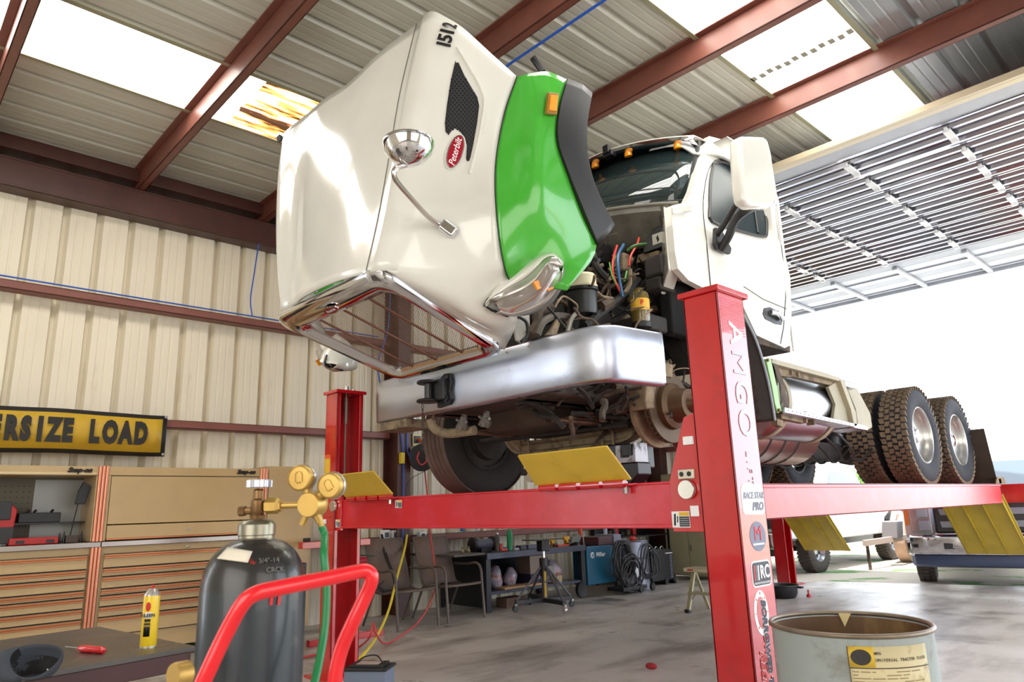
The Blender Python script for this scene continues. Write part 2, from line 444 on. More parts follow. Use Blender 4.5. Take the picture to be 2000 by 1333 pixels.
roof_sheet(0, 2.2, 3.15, m_rustsky, 'skylight_sheet', w1, dz=-.006)
w2 = thing('window_2', kind='structure', loc=(-6.20+.915*4, 0, 4.9))
roof_sheet(0, 2.4, 5.45, m_sky, 'skylight_sheet', w2)
roof_sheet(0, 5.38, 7.3, m_sky, 'skylight_sheet', w2, dz=-.006)
# foam closure strip where the second skylight laps
b = MB()
for k in range(12):
    x = -2.54+.076*k; b.obox((x+.03, 5.42+.01*math.sin(k*2.1), 4.893), (.022, 0, 0), (0, .035, 0), (0, 0, .008))
b.build('lap_closure', mat('grey_foam', (150, 146, 132), .8), w2, smooth=0, kind='stuff')
for xx in (-6.20, -5.285, -2.54, -1.625):
    MB().box(xx-.02, xx+.02, Y0 if xx < -4 else 2.4, 3.1 if xx < -4 else 7.3, 4.885, 4.895).build('sheet_lap', mat('lap_edge', (150, 146, 118), .5), ce, smooth=0)
# purlins (Z sections)
for y in (-2.3, -.95, .46, 1.87, 3.24, 4.55, 5.83, 7.4, 8.8, 10.2, 11.6):
    MB().box(-7.95, 4.6, y, y+.012, 4.69, 4.9).box(-7.95, 4.6, y, y+.075, 4.69, 4.702).box(-7.95, 4.6, y-.06, y, 4.888, 4.9).box(-7.95, 4.6, y+.063, y+.075, 4.69, 4.715).build('purlin', m_purlin, ce, bevel=.004)
tag(MB().tube([(-7.8, 3.41, 4.675), (-5.5, 3.42, 4.67), (-3.5, 3.41, 4.675), (-2.2, 3.42, 4.67), (4, 3.41, 4.675)], .012, 6).build('air_line', mat('blue_air_line', (42, 92, 190), .4)), 'blue air line running along the underside of the roof purlin above the hood', 'air line')

# ------------------------------------------------------------------ overhead sectional door, raised flat under the roof
dr = thing('door_1', kind='structure', loc=(0, 0, 4.5))
DX0, DX1, DZ = -6.0, 3.6, 4.50
MB().box(DX0, DX1, 6.40, 6.44, DZ-.02, DZ+.04).box(DX0, DX1, 6.44, 6.52, DZ-.02, DZ).build('top_rail', mat('door_top_rail', (206, 192, 164), .4, .2), dr, bevel=.004)
MB().box(DX0, DX1, 6.52, 6.80, DZ+.01, DZ+.02).build('top_panel', m_doorflat, dr)
PITCH = .546
def section_profile():
    # ribbed steel: (y, z) over one section
    return [(0, .0), (.03, .0), (.045, .03), (.12, .03), (.135, .0), (.175, .0), (.19, .03), (.30, .035), (.315, .0), (.36, .0), (.375, .03), (.47, .03), (.485, 0), (.52, 0), (.52, .04), (.545, .04)]
pr = section_profile(); b = MB()
b.grid([[(DX0, y, z) for y, z in pr], [(DX1, y, z) for y, z in pr]])
me = bpy.data.meshes.new('door_section'); me.from_pydata([tuple(v) for v in b.v], [], b.f); me.materials.append(m_door)
nsec = 0
for k in range(7):
    link('door_section', me, dr, (0, 6.80+PITCH*k, 0))
b = MB()
b.obox((0, .16, -.035), (.03, 0, 0), (0, .13, 0), (0, 0, .012)); b.obox((0, .285, -.055), (.03, 0, 0), (0, .015, 0), (0, 0, .012)); b.obox((0, .02, -.02), (.012, 0, 0), (0, .02, 0), (0, 0, .01))
clip = None
for xi in (-5.05, -4.15, -3.25, -2.36, -1.47, -.58, .32, 1.2, 2.1):
    for k in range(7):
        if clip is None:
            clip = b.build('hinge_clip', m_galv, dr, world=False, smooth=0); clip.location = (xi, 6.86+PITCH*k, 0)
        else:
            c = clip.copy(); COL.objects.link(c); c.location = (xi+.012*k*0, 6.86+PITCH*k, 0)
# lower sections: flatter, fine ribs, stiles
yy = 6.80+PITCH*7
b = MB(); prof = []
for i in range(9): prof += [(i*.03, 0), (i*.03+.02, 0), (i*.03+.022, .008), (i*.03+.03, .008)]
prof += [(.28, 0), (.55, 0), (.55, -.02), (.57, -.02)]
b.grid([[(DX0, y, z) for y, z in prof], [(DX1, y, z) for y, z in prof]])
me = bpy.data.meshes.new('door_section'); me.from_pydata([tuple(v) for v in b.v], [], b.f); me.materials.append(m_doorflat)
for k in range(2): link('door_section', me, dr, (0, yy+.75*k+.02*(k), 0))
MB().box(DX0, DX1, yy+.57, yy+.77, DZ, DZ+.01).box(DX0, DX1, yy+1.34, 12.12, DZ, DZ+.01).box(DX0, DX1, 12.09, 12.14, DZ-.05, DZ+.03).build('bottom_rail', m_doorflat, dr, bevel=.003)
st = None
for xi in (-5.05, -4.15, -3.25, -2.36, -1.47, -.58, .32, 1.2, 2.1):
    if st is None:
        st = MB().obox((0, 0, -.025), (.035, 0, 0), (0, .66, 0), (0, 0, .02)).build('stile', m_doorflat, dr, world=False, smooth=0, bevel=.004); st.location = (xi, 11.43, 0)
    else:
        c = st.copy(); COL.objects.link(c); c.location = (xi, 11.43, 0)
# ------------------------------------------------------------------ four post lift
LZ0, LZ1 = 1.13, 1.355
lift = thing('vehicle_lift', 'large red four post lift carrying the raised white and green truck', 'lift', (-3.57, 3, 0))
def post(x, y, sgn, name='post'):
    """channel open towards the lift centre; sgn -1: web on the left, +1: web on the right; x is the web's outer face"""
    x2 = x-sgn*.19; b = MB(); h = 2.24
    b.box(x, x-sgn*.012, y, y+.25, 0, h)
    b.box(x, x2, y, y+.012, 0, h).box(x, x2, y+.238, y+.25, 0, h)
    b.box(x2, x2+sgn*.012, y, y+.035, 0, h).box(x2, x2+sgn*.012, y+.215, y+.25, 0, h)
    o = b.build(name, m_red, lift, bevel=.004)
    MB().box(x+sgn*.02, x2-sgn*.02, y-.02, y+.27, h, h+.028).build('post_cap', m_red, o, bevel=.005)
    MB().box(x+sgn*.08, x2-sgn*.08, y-.08, y+.33, 0, .02).build('base_plate', m_red, o, bevel=.003)
    xc = (x+x2)/2
    MB().tube([(xc-sgn*.03, y+.12, h-.0), (xc-sgn*.03, y+.12, h+.07)], .022, 6).tube([(xc-sgn*.03, y+.185, h), (xc-sgn*.03, y+.185, h+.05)], .018, 6).build('cable_nut', m_bolt, o)
    MB().tube([(xc-sgn*.03, y+.12, h), (xc-sgn*.03, y+.12, 1.4)], .008, 6).tube([(xc-sgn*.03, y+.12, h-.03), (xc-sgn*.03, y+.12, h-.25)], .016, 8).build('lift_cable', mat('steel_cable', (140, 128, 116), .5, .6), o)
    # latch rail with slots down the channel
    lr = MB().box(x-sgn*.014, x-sgn*.05, y+.045, y+.115, 0, h-.03).build('latch_rail', m_black, o)
    return o
pa = post(-5.46, 2.94, -1); pb = post(-1.68, 2.95, 1); pc = post(-5.46, 10.5, -1); pd = post(-1.77, 10.5, 1)
for i in range(14):
    z = .25+i*.11
    MB().box(-5.409, -5.402, 2.94+.06, 2.94+.10, z, z+.05).build('latch_slot', m_red, pa, smooth=0)
def beam(y, x0, x1, name='cross_beam'):
    b = MB()
    b.box(x0, x1, y, y+.012, LZ0, LZ1).box(x0, x1, y+.17, y+.182, LZ0, LZ1).box(x0, x1, y-.006, y+.19, LZ1-.014, LZ1).box(x0, x1, y-.01, y+.19, LZ0, LZ0+.02)
    o = b.build(name, m_redrun, lift, bevel=.006)
    for xs, sg in ((x0, -1), (x1, 1)):
        # carriage plate rising beside the post
        MB().prism([(xs-sg*.05, y-.014, LZ0-.015), (xs+sg*.13, y-.014, LZ0-.015), (xs+sg*.13, y-.014, LZ1+.32), (xs+sg*.06, y-.014, LZ1+.30), (xs-sg*.05, y-.014, LZ1+.0)], (0, .02, 0)).build('carriage_plate', m_red, o, bevel=.003)
        MB().lathe([(.001, 0), (.043, 0), (.045, .004), (.045, .02)], (xs+sg*.055, y-.04, LZ1-.045), (0, 1, 0), 24).build('sheave_cap', mat('brushed_alu', (225, 222, 215), .25, .9), o)
        MB().box(xs+sg*.012, xs+sg*.10, y-.03, y-.014, LZ1+.005, LZ1+.05).build('latch_block', mat('zinc_plate', (210, 200, 180), .4, .6), o, bevel=.003)
        MB().tube([(xs+sg*.033, y-.032, LZ1+.028), (xs+sg*.033, y-.028, LZ1+.028)], .012, 10).tube([(xs+sg*.075, y-.032, LZ1+.028), (xs+sg*.075, y-.028, LZ1+.028)], .012, 10).build('plug', m_black, o)
    return o
bf = beam(2.97, -5.24, -1.99); br_ = beam(10.55, -5.24, -1.99)
def runway(x0, x1):
    b = MB()
    b.box(x0, x1, 2.93, 9.85, LZ1-.012, LZ1).box(x0, x0+.012, 3.16, 9.85, LZ0, LZ1).box(x1-.012, x1, 3.16, 9.85, LZ0, LZ1)
    b.box(x0, x0+.05, 3.16, 9.85, LZ0, LZ0+.012).box(x1-.05, x1, 3.16, 9.85, LZ0, LZ0+.012).box(x1-.012, x1+.012, 3.0, 9.85, LZ1-.03, LZ1-.018)
    for k in range(9): b.box(x0+.02, x1-.02, 3.5+.7*k, 3.56+.7*k, LZ0+.06, LZ1-.012)
    o = b.build('runway', m_redrun, lift, bevel=.004)
    # hinge tubes and front wheel stop
    for k in range(4):
        xa = x0+.04+k*.16
        MB().tube([(xa, 2.925, LZ1+.0), (xa+.13, 2.925, LZ1+.0)], .021 if k % 2 else .019, 12).build('hinge_tube', m_red, o)
    MB().tube([(x1-.06, 2.94, LZ1+.01), (x1-.06, 2.94, LZ1-.05)], .013, 6).build('hinge_bolt', m_bolt, o)
    MB().prism([(x0, 2.925, LZ1+.015), (x1-.01, 2.925, LZ1+.015), (x1-.03, 2.77, 1.535), (x0+.02, 2.77, 1.535)], (0, .010, .008)).build('wheel_stop', m_yellow, o, bevel=.003, label='yellow front wheel stop plate')
    # rear ramp, lever type: tall dark plate above, yellow ramp hanging below
    MB().prism([(x0+.02, 9.86, LZ1), (x1-.02, 9.86, LZ1), (x1-.02, 9.70, 1.99), (x0+.02, 9.70, 1.99)], (0, .012, .003)).box(x0, x1, 9.85, 9.95, LZ1, LZ1+.06).build('ramp_flap', mat('flap_brown', (62, 48, 38), .7, var=.2), o, bevel=.003)
    MB().prism([(x1-.012, 9.70, LZ1), (x1-.012, 10.14, LZ1), (x1-.012, 10.10, LZ1+.075), (x1-.012, 9.80, LZ1+.075)], (.012, 0, 0)).build('ramp_bracket', mat('bracket_brown', (120, 92, 50), .6), o)
    p, q = Vector((x0, 9.90, LZ0+.1)), Vector((x0, 10.72, .50)); nrm = Vector((0, .6, .82))
    rp = MB().prism([p, p+Vector((x1-x0, 0, 0)), q+Vector((x1-x0, 0, 0)), q], nrm*.012)
    for k in range(4):
        xx = x0+.03+k*(x1-x0-.06)/3
        rp.prism([p+Vector((xx-x0, 0, 0))-nrm*.05, q+Vector((xx-x0, 0, 0))-nrm*.01, q+Vector((xx-x0, 0, 0)), p+Vector((xx-x0, 0, 0))], (.008, 0, 0))
    rp.build('ramp', m_yellowd, o, bevel=.002, label='yellow rear drive-on ramp hanging down')
    return o
rn = runway(-2.94, -2.24); rf = runway(-5.08, -4.40)

# stickers and lettering on the near front post (outer web faces +x)
XW = -1.68
RT, UPZ = (0, 1, 0), (0, 0, 1)
DN = (0, 0, -1)
yc = 3.075
def sticker(poly, m, name='sticker', label=None, th=.0012, dx=0.):
    return MB().prism([(XW+dx, y, z) for y, z in poly], (th, 0, 0)).build(name, m, pb, smooth=0, label=label)
def rrect(y0, y1, z0, z1, r=.02, n=5):
    out = []
    for cx, cz, a0 in ((y1-r, z1-r, 0), (y0+r, z1-r, 90), (y0+r, z0+r, 180), (y1-r, z0+r, 270)):
        for k in range(n): a = R(a0+90*k/(n-1)); out.append((cx+r*math.cos(a), cz+r*math.sin(a)))
    return out
def disc(y, z, ry, rz, n=28): return [(y+ry*math.cos(2*PI*k/n), z+rz*math.sin(2*PI*k/n)) for k in range(n)]
m_lt = mat('lift_lettering', (176, 178, 190), .3)
m_ltw = mat('lift_lettering_pale', (226, 222, 226), .3)
# big maker lettering reading downwards
for s, z, m_ in (('A', 2.045, m_ltw), ('M', 1.90, m_lt), ('G', 1.755, m_lt), ('O', 1.61, m_lt)):
    text('maker_lettering', s, m_, (XW+.0015, yc+.01, z), DN, RT, .17, pb, bold=0 if s == 'M' else .002, squash=1.0)
text('maker_lettering', 'LIFT', m_lt, (XW+.0015, yc+.01, 1.40), DN, RT, .062, pb, kern=1.5)
b = MB()
for k in range(14): b.prism([(XW, 2.975, 2.215-k*.013), (XW, 3.18, 2.215-k*.013), (XW, 3.18, 2.210-k*.013), (XW, 2.975, 2.210-k*.013)], (.001, 0, 0))
b.build('pinstripes', mat('pinstripe_pink', (225, 90, 110), .4), pb, smooth=0)
s = sticker([(2.985, 1.205), (3.0, 1.19), (3.165, 1.185), (3.185, 1.2), (3.19, 1.31), (3.17, 1.325), (3.01, 1.33), (2.985, 1.30)], mat('peeling_white', (232, 232, 234), .5, var=.06, vs=20), 'sticker', 'worn white sticker')
text('sticker_lettering', 'RACE STAR', mat('print_grey', (150, 152, 165), .5), (XW+.002, 3.09, 1.272), RT, UPZ, .043, s, shear=.3, bold=.0006, squash=.85)
text('sticker_lettering', 'PRO', mat('print_greydark', (110, 112, 128), .5), (XW+.002, 3.12, 1.222), RT, UPZ, .052, s, shear=.3, bold=.0012)
s = sticker(disc(3.095, 1.09, .072, .066), mat('sticker_grey', (112, 118, 142), .5), 'sticker', 'round grey sticker')
text('sticker_lettering', 'M', mat('print_coral', (222, 60, 70), .5), (XW+.002, 3.095, 1.10), RT, UPZ, .092, s)
MB().prism([(XW+.0012, 3.045, 1.052), (XW+.0012, 3.145, 1.052), (XW+.0012, 3.145, 1.060), (XW+.0012, 3.045, 1.060)], (.001, 0, 0)).build('sticker_band', m_print_w, s, smooth=0)
s = sticker(rrect(3.005, 3.175, .872, .985, .022), m_print_w, 'sticker', 'dark rounded sticker with white rim')
sticker(rrect(3.012, 3.168, .879, .978, .018), mat('sticker_navy', (44, 46, 60), .5), 'sticker_field', dx=.0012).parent = s
for k, mm in enumerate((mat('stripe_red', (215, 50, 50), .5), mat('stripe_grey', (120, 122, 130), .5), m_print_w)):
    y = 3.022+k*.017
    MB().prism([(XW+.0024, y, .902), (XW+.0024, y+.010, .902), (XW+.0024, y+.013, .965), (XW+.0024, y+.003, .965)], (.001, 0, 0)).build('sticker_stripe', mm, s, smooth=0)
text('sticker_lettering', 'RC', m_print_w, (XW+.003, 3.118, .933), RT, UPZ, .078, s, bold=.0022, squash=.82)
text('sticker_lettering', 'INNOVATIVE RACECRAFT', m_print_w, (XW+.003, 3.09, .889), RT, UPZ, .0125, s)
# clock ring sticker with vertical lettering
s = sticker(disc(3.055, .765, .062, .095), m_print_w, 'sticker', 'white gauge-ring sticker with dark lettering')
sticker(disc(3.055, .765, .040, .068), m_red, 'sticker_field', dx=.0012).parent = s
for k in range(8):
    a = 2*PI*k/8
    MB().bar((XW+.0018, 3.055+.047*math.cos(a), .765+.076*math.sin(a)), (XW+.0018, 3.055+.056*math.cos(a), .765+.088*math.sin(a)), .002, .004, up=(1, 0, 0)).build('gauge_tick', m_print_r, s, smooth=0)
text('sticker_lettering', 'BORROWED TIME', mat('print_navy', (24, 24, 52), .5), (XW+.0035, 3.072, .605), DN, RT, .052, s, bold=.0022, shear=.2, squash=1.02)
text('sticker_lettering', 'BORROWED TIME', m_print_w, (XW+.0027, 3.072, .605), DN, RT, .052, s, bold=.0045, shear=.2, squash=1.02, ext=.0003)
text('sticker_lettering', 'Racing', m_print_r, (XW+.0035, 3.028, .52), DN, RT, .072, s, shear=.4, bold=.001)
text('sticker_lettering', 'Racing', m_print_w, (XW+.0027, 3.028, .52), DN, RT, .072, s, shear=.4, bold=.003, ext=.0003)
# warning labels on the beam
def warn(x, y, z, w_, h_, par):
    s = MB().box(x, x+w_, y-.0012, y, z, z+h_).build('warning_label', m_print_w, par, smooth=0, label='small black and white warning label')
    MB().box(x+w_*.42, x+w_*.97, y-.0022, y-.001, z+.004, z+h_*.68).build('label_text_block', mat('label_slate', (56, 60, 66), .6), s, smooth=0)
    MB().box(x+w_*.42, x+w_*.97, y-.0022, y-.001, z+h_*.72, z+h_*.95).build('label_header', mat('label_yellow', (226, 180, 50), .5), s, smooth=0)
    MB().prism([(x+w_*.1, y-.0012, z+h_*.12), (x+w_*.2, y-.0012, z+h_*.12), (x+w_*.24, y-.0012, z+h_*.85), (x+w_*.14, y-.0012, z+h_*.85)], (0, -.001, 0)).prism([(x+w_*.28, y-.0012, z+h_*.3), (x+w_*.34, y-.0012, z+h_*.3), (x+w_*.36, y-.0012, z+h_*.7), (x+w_*.3, y-.0012, z+h_*.7)], (0, -.001, 0)).build('label_symbol', m_print_k, s, smooth=0)
    b = MB()
    for k in range(4): b.box(x+w_*.46, x+w_*.93, y-.0028, y-.002, z+h_*(.15+.13*k), z+h_*(.19+.13*k))
    b.build('label_lines', mat('label_grey', (170, 172, 175), .6), s, smooth=0)
warn(-4.43, 2.964, 1.275, .085, .055, bf)
warn(-2.04, 2.954, 1.135, .10, .075, bf)
warn(-5.27, 2.954, 1.14, .07, .06, bf)
MB().box(-5.46+.01, -5.36, 2.938, 2.94, 1.45, 1.72).build('warning_label', mat('label_yellow', (226, 180, 50), .5), pa, smooth=0, label='yellow and orange warning label')
MB().box(-5.45, -5.36, 2.936, 2.938, 1.70, 1.73).build('label_header', mat('label_orange', (230, 90, 40), .5), pa, smooth=0)
MB().box(-1.93, -1.885, 2.945, 2.955, 1.185, 1.235).build('guide_block', m_galv, bf, bevel=.003)
MB().box(-5.44, -5.385, 2.925, 2.938, 1.17, 1.205).build('guide_block', m_galv, bf, bevel=.003)
MB().box(-1.935, -1.88, 2.94, 2.955, 1.52, 1.56).build('guide_block', m_galv, bf, bevel=.003)

# rolling bridge jack between the runways
jk = thing('rolling_bridge_jack', 'black rolling bridge jack sitting between the lift runways under the front axle', 'jack', (-3.57, 4.0, 1.3))
MB().box(-4.00, -2.95, 3.82, 4.12, 1.49, 1.65).build('bridge_beam', mat('jack_navy', (28, 30, 38), .35), jk, bevel=.01)
MB().prism([(-3.12, 3.8, 1.37), (-2.93, 3.8, 1.38), (-2.86, 3.8, 1.44), (-2.86, 3.8, 1.52), (-3.12, 3.8, 1.52)], (0, .15, 0)).build('end_housing', m_black, jk, bevel=.01)
MB().box(-3.03, -2.87, 3.79, 3.93, 1.52, 1.555).box(-3.03, -2.99, 3.79, 3.93, 1.55, 1.64).box(-2.88, -2.865, 3.79, 3.93, 1.52, 1.65).build('saddle_block', mat('worn_steel', (170, 172, 178), .5, .3, dirt=(50, 50, 52), ds=14), jk, bevel=.004)
MB().box(-2.97, -2.89, 3.78, 3.80, 1.565, 1.64).build('saddle_pad', m_black, jk, bevel=.004)
MB().tube([(-3.88, 3.84, 1.47), (-3.88, 3.80, 1.47)], .035, 16).build('guide_roller', m_silver, jk)
MB().prism([(-3.80, 3.9, 1.45), (-3.1, 3.9, 1.37), (-3.1, 3.9, 1.49), (-3.90, 3.9, 1.49)], (0, .2, 0)).build('scissor_arm', m_black, jk, bevel=.005)
text('jack_lettering', 'L', m_galv, (-3.94, 3.817, 1.56), (1, 0, 0), (0, 0, 1), .07, jk)
# ------------------------------------------------------------------ the truck
TX = -3.66
trk = thing('semi_truck', 'white and green semi truck with its hood tilted forward, raised on the red lift', 'truck', (TX, 4.05, 1.36))
def mx(v): return Vector((2*TX-v[0], v[1], v[2]))
def A(px, py, x): return at(px, py, 'x', x)

# --- hood: white side panel
side_c = [
 [A(845,17,-2.86), A(905,55,-2.74), A(960,105,-2.64), A(1010,150,-2.55)],
 [A(815,165,-2.90), A(872,180,-2.80), A(930,195,-2.70), A(985,225,-2.61)],
 [A(791,300,-2.95), A(852,310,-2.85), A(915,320,-2.75), A(968,325,-2.63)],
 [A(770,420,-2.99), A(838,430,-2.89), A(908,432,-2.77), A(971,430,-2.63)],
 [A(752,528,-3.03), A(832,530,-2.93), A(905,528,-2.82), A(985,520,-2.67)],
]
g = smooth_grid(side_c, 6, 6)
# seam column of the top panel, then across to the far side
top_near = [r[0] for r in side_c]
seam = [A(814,46,-3.02), A(782,180,-3.05), A(760,310,-3.07), A(739,425,-3.10), A(715,533,-3.14)]
far_seam = [A(600,222,-4.16), A(585,300,-4.17), A(578,400,-4.16), A(575,500,-4.14), A(572,600,-4.10)]
far_edge = [A(549,268,-4.47), A(540,340,-4.42), A(536,440,-4.36), A(539,530,-4.31), A(547,612,-4.28)]
full = []
for i in range(5):
    a, b_, c, d = top_near[i], seam[i], far_seam[i], far_edge[i]
    mid = (b_+c)/2+Vector((0, -.06, 0)); q1 = lerp(b_, mid, .5)+Vector((0, -.02, 0)); q2 = lerp(c, mid, .5)+Vector((0, -.02, 0))
    if i == 0: mid.z -= .10; q1.z -= .05; q2.z -= .06
    W1, W2, G_ = side_c[i][1:]
    a1 = lerp(a, b_, .42)+Vector((0, -.012, 0)); b1 = lerp(a, W1, .45); kc = a*.62+(a1+b1)*.19
    fr = [mx(p)+(d-mx(a))*(1-k/3) for k, p in enumerate(side_c[i])]
    d1 = lerp(d, c, .30)+Vector((0, -.012, 0)); d2 = lerp(d, fr[1], .4); dk = d*.7+(d1+d2)*.15
    full.append([fr[3], fr[2], fr[1], d2, dk, d1, c, q2, mid, q1, b_, a1, kc, b1, W1, W2, G_])
gfull = smooth_grid(full, 6, 4)
hood = MB().grid(gfull, flip=True)
# lower flank between grille surround and headlight
low = [[A(752,528,-3.03), A(832,530,-2.93), A(905,528,-2.82), A(985,520,-2.67)],
       [A(790,554,-3.04), A(850,570,-2.96), A(920,590,-2.88), A(1000,575,-2.78)],
       [A(862,601,-3.06), A(900,615,-3.01), A(945,630,-2.94), A(1010,620,-2.86)],
       [A(985,684,-3.10), A(992,670,-3.07), A(1000,655,-3.02), A(1010,632,-2.92)]]
low = [full[4][12:17]]+[[r[0], lerp(r[0], r[1], .45)]+r[1:] for r in low[1:]]
hood.grid(smooth_grid(low, 4, 4), flip=True)
ho = hood.weld(.002).build('hood', m_white, trk, solid=.012, smooth=60)
# seams
sl = smooth_line(seam, 8)
MB().tube([p+Vector((0, -.003, 0)) for p in sl], .0026, 5).build('hood_seam', mat('seam_dark', (120, 118, 108), .6), ho)

# --- fender, green
fen = [
 [A(1010,150,-2.55), A(1038,143,-2.49), A(1070,140,-2.45), A(1107,155,-2.42)],
 [A(985,225,-2.61), A(1020,210,-2.53), A(1056,200,-2.46), A(1091,215,-2.42)],
 [A(968,325,-2.63), A(1008,305,-2.55), A(1047,285,-2.46), A(1088,275,-2.42)],
 [A(971,430,-2.63), A(1015,410,-2.55), A(1060,385,-2.47), A(1110,342,-2.42)],
 [A(985,520,-2.67), A(1035,495,-2.60), A(1090,470,-2.50), A(1165,478,-2.43)],
 [A(1000,560,-2.74), A(1030,560,-2.66), A(1070,562,-2.56), A(1108,566,-2.48)],
]
gf = smooth_grid(fen, 6, 6)
fe = MB().grid(gf, flip=True).build('fender', m_green, trk, solid=.012, smooth=60, label='bright green fender flare')
MB().grid([[mx(p) for p in r] for r in gf[:20]]).build('fender', m_green, trk, solid=.012, smooth=60, label='far side green fender flare, hidden by the hood')
gl = [r[0]+Vector((.002, -.004, 0)) for r in gf]
MB().tube(gl, .003, 5).build('fender_seam', m_print_k, fe)
# arch extension, dark plastic
archA = smooth_line([A(1107,155,-2.42), A(1091,215,-2.415), A(1088,275,-2.415), A(1110,342,-2.415), A(1138,412,-2.415), A(1166,478,-2.425)], 5)
archB = smooth_line([A(1155,183,-2.40), A(1146,235,-2.385), A(1145,290,-2.38), A(1155,345,-2.38), A(1175,395,-2.385), A(1198,440,-2.40)], 5)
rows = []
for a, b_ in zip(archA, archB):
    n = Vector((1, 0, 0))
    rows.append([a-n*.02, a+n*.012, lerp(a, b_, .5)+n*.03, b_+n*.01, b_-n*.035])
MB().grid(rows, flip=True).build('arch_extension', m_blackplastic, fe, solid=.010, smooth=50, label='dark plastic wheel arch extension')
# side marker
ml = [A(1067,183,-2.435), A(1087,185,-2.425), A(1083,227,-2.42), A(1063,224,-2.43)]
nv = Vector((.022, 0, 0))
MB().prism([p for p in ml], nv).build('marker_lamp', mat('marker_bezel', (150, 110, 30), .4), fe, bevel=.004, label='amber side marker lamp')
cc = sum(ml, Vector())/4
MB().prism([cc+(p-cc)*.72 for p in ml], nv*1.3).build('marker_lens', m_amber, fe, bevel=.003)
# hood handle / pin at the cowl end of the fender
MB().tube([A(1040,112,-2.7), A(1047,122,-2.7), A(1060,140,-2.68)], .022, 8).build('hood_guide', m_black, trk)
# far fender bracket tip that peeks past the hood
MB().prism([A(546,262,-4.5), A(559,271,-4.5), A(548,274,-4.5)], (-.05, 0, 0)).build('hood_bracket', m_black, ho)

# --- number and air intake vent
def on_side(px, py, lift_=.004):
    """point of the near side panel under a pixel"""
    best = None
    o = Vector((0, 0, CAMZ)); d = (at(px, py, 'x', -2.5)-o).normalized()
    for i in range(len(gfull)-1):
        for j in range(44, len(gfull[0])-1):
            a, b_, c, e_ = gfull[i][j], gfull[i][j+1], gfull[i+1][j+1], gfull[i+1][j]
            for tri in ((a, b_, c), (a, c, e_)):
                h = mathutils.geometry.intersect_ray_tri(tri[0], tri[1], tri[2], d, o, True)
                if h is not None and (h-o).dot(d) > 0:
                    n = (tri[1]-tri[0]).cross(tri[2]-tri[0]).normalized()
                    if n.dot(d) > 0: n = -n
                    return h+n*lift_, n
    return at(px, py, 'x', -2.8), Vector((1, 0, 0))
import mathutils.geometry
for ch, px, py in (('1', 868, 89), ('5', 871, 77), ('1', 875, 64), ('2', 880, 52)):
    p, n = on_side(px, py, .006); q, _ = on_side(px+4, py-11.5, .006); u, _ = on_side(px-10, py-3.5, .006)
    text('fleet_number', ch, m_print_k, p+n*.004, q-p, u-p, .115, ho, bold=.003, ext=.0006)
def side_patch(pts, m, name, par, lift_=.006, **k):
    P = [on_side(x, y, lift_)[0] for x, y in pts]
    c = sum(P, Vector())/len(P); n = on_side(sum(x for x, y in pts)/len(pts), sum(y for x, y in pts)/len(pts))[1]
    return MB().prism(P, n*.004).build(name, m, par, **k), P, n
vo = [(889,121),(896,124),(907,148),(921,172),(932,190),(936,207),(932,240),(924,285),(919,308),(916,316),(910,313),(911,298),(912,285),(906,268),(899,258),(889,252),(882,256),(876,264),(870,258),(869,240),(873,205),(880,160)]
b = MB()
for yy0 in range(120, 317, 3):
    xs = []
    ym = yy0+1.5
    for i in range(len(vo)):
        (x1, y1), (x2, y2) = vo[i], vo[(i+1) % len(vo)]
        if (y1 > ym) != (y2 > ym): xs.append(x1+(ym-y1)/(y2-y1)*(x2-x1))
    xs.sort()
    for a_, b2 in zip(xs[::2], xs[1::2]):
        n2 = max(1, int((b2-a_)/12))
        b.grid([[on_side(a_+(b2-a_)*k/n2, y_, .0035)[0] for k in range(n2+1)] for y_ in (yy0, yy0+3.05)])
b.build('intake_vent', m_black, ho, smooth=0, label='black honeycomb intake vent')
# honeycomb wires over the vent, real thin strips
hexb = MB()
def inside(x, y, poly):
    c = False; n = len(poly)
    for i in range(n):
        x1, y1 = poly[i]; x2, y2 = poly[(i+1) % n]
        if (y1 > y) != (y2 > y) and x < (x2-x1)*(y-y1)/(y2-y1)+x1: c = not c
    return c
m_vent = mat('vent_mesh', (72, 72, 76), .35)
for i in range(9):
    for j in range(44):
        x = 868+i*8.0+(4.0 if j % 2 else 0); y = 121+j*4.5
        if not inside(x, y, vo): continue
        P = [(x-2.7, y+1.3), (x-2.7, y-1.3), (x, y-2.8), (x+2.7, y-1.3), (x+2.7, y+1.3), (x, y+2.8)]
        if not all(inside(a, b_, vo) for a, b_ in P): continue
        Q = [on_side(a, b_, .009)[0] for a, b_ in P]
        C = sum(Q, Vector())/6
        for k in range(6):
            a, b_ = Q[k], Q[(k+1) % 6]
            hexb.add([a, b_, C+(b_-C)*1.28, C+(a-C)*1.28], [(0, 1, 2, 3)])
hexb.build('vent_honeycomb', m_vent, ho, smooth=0, kind='stuff')
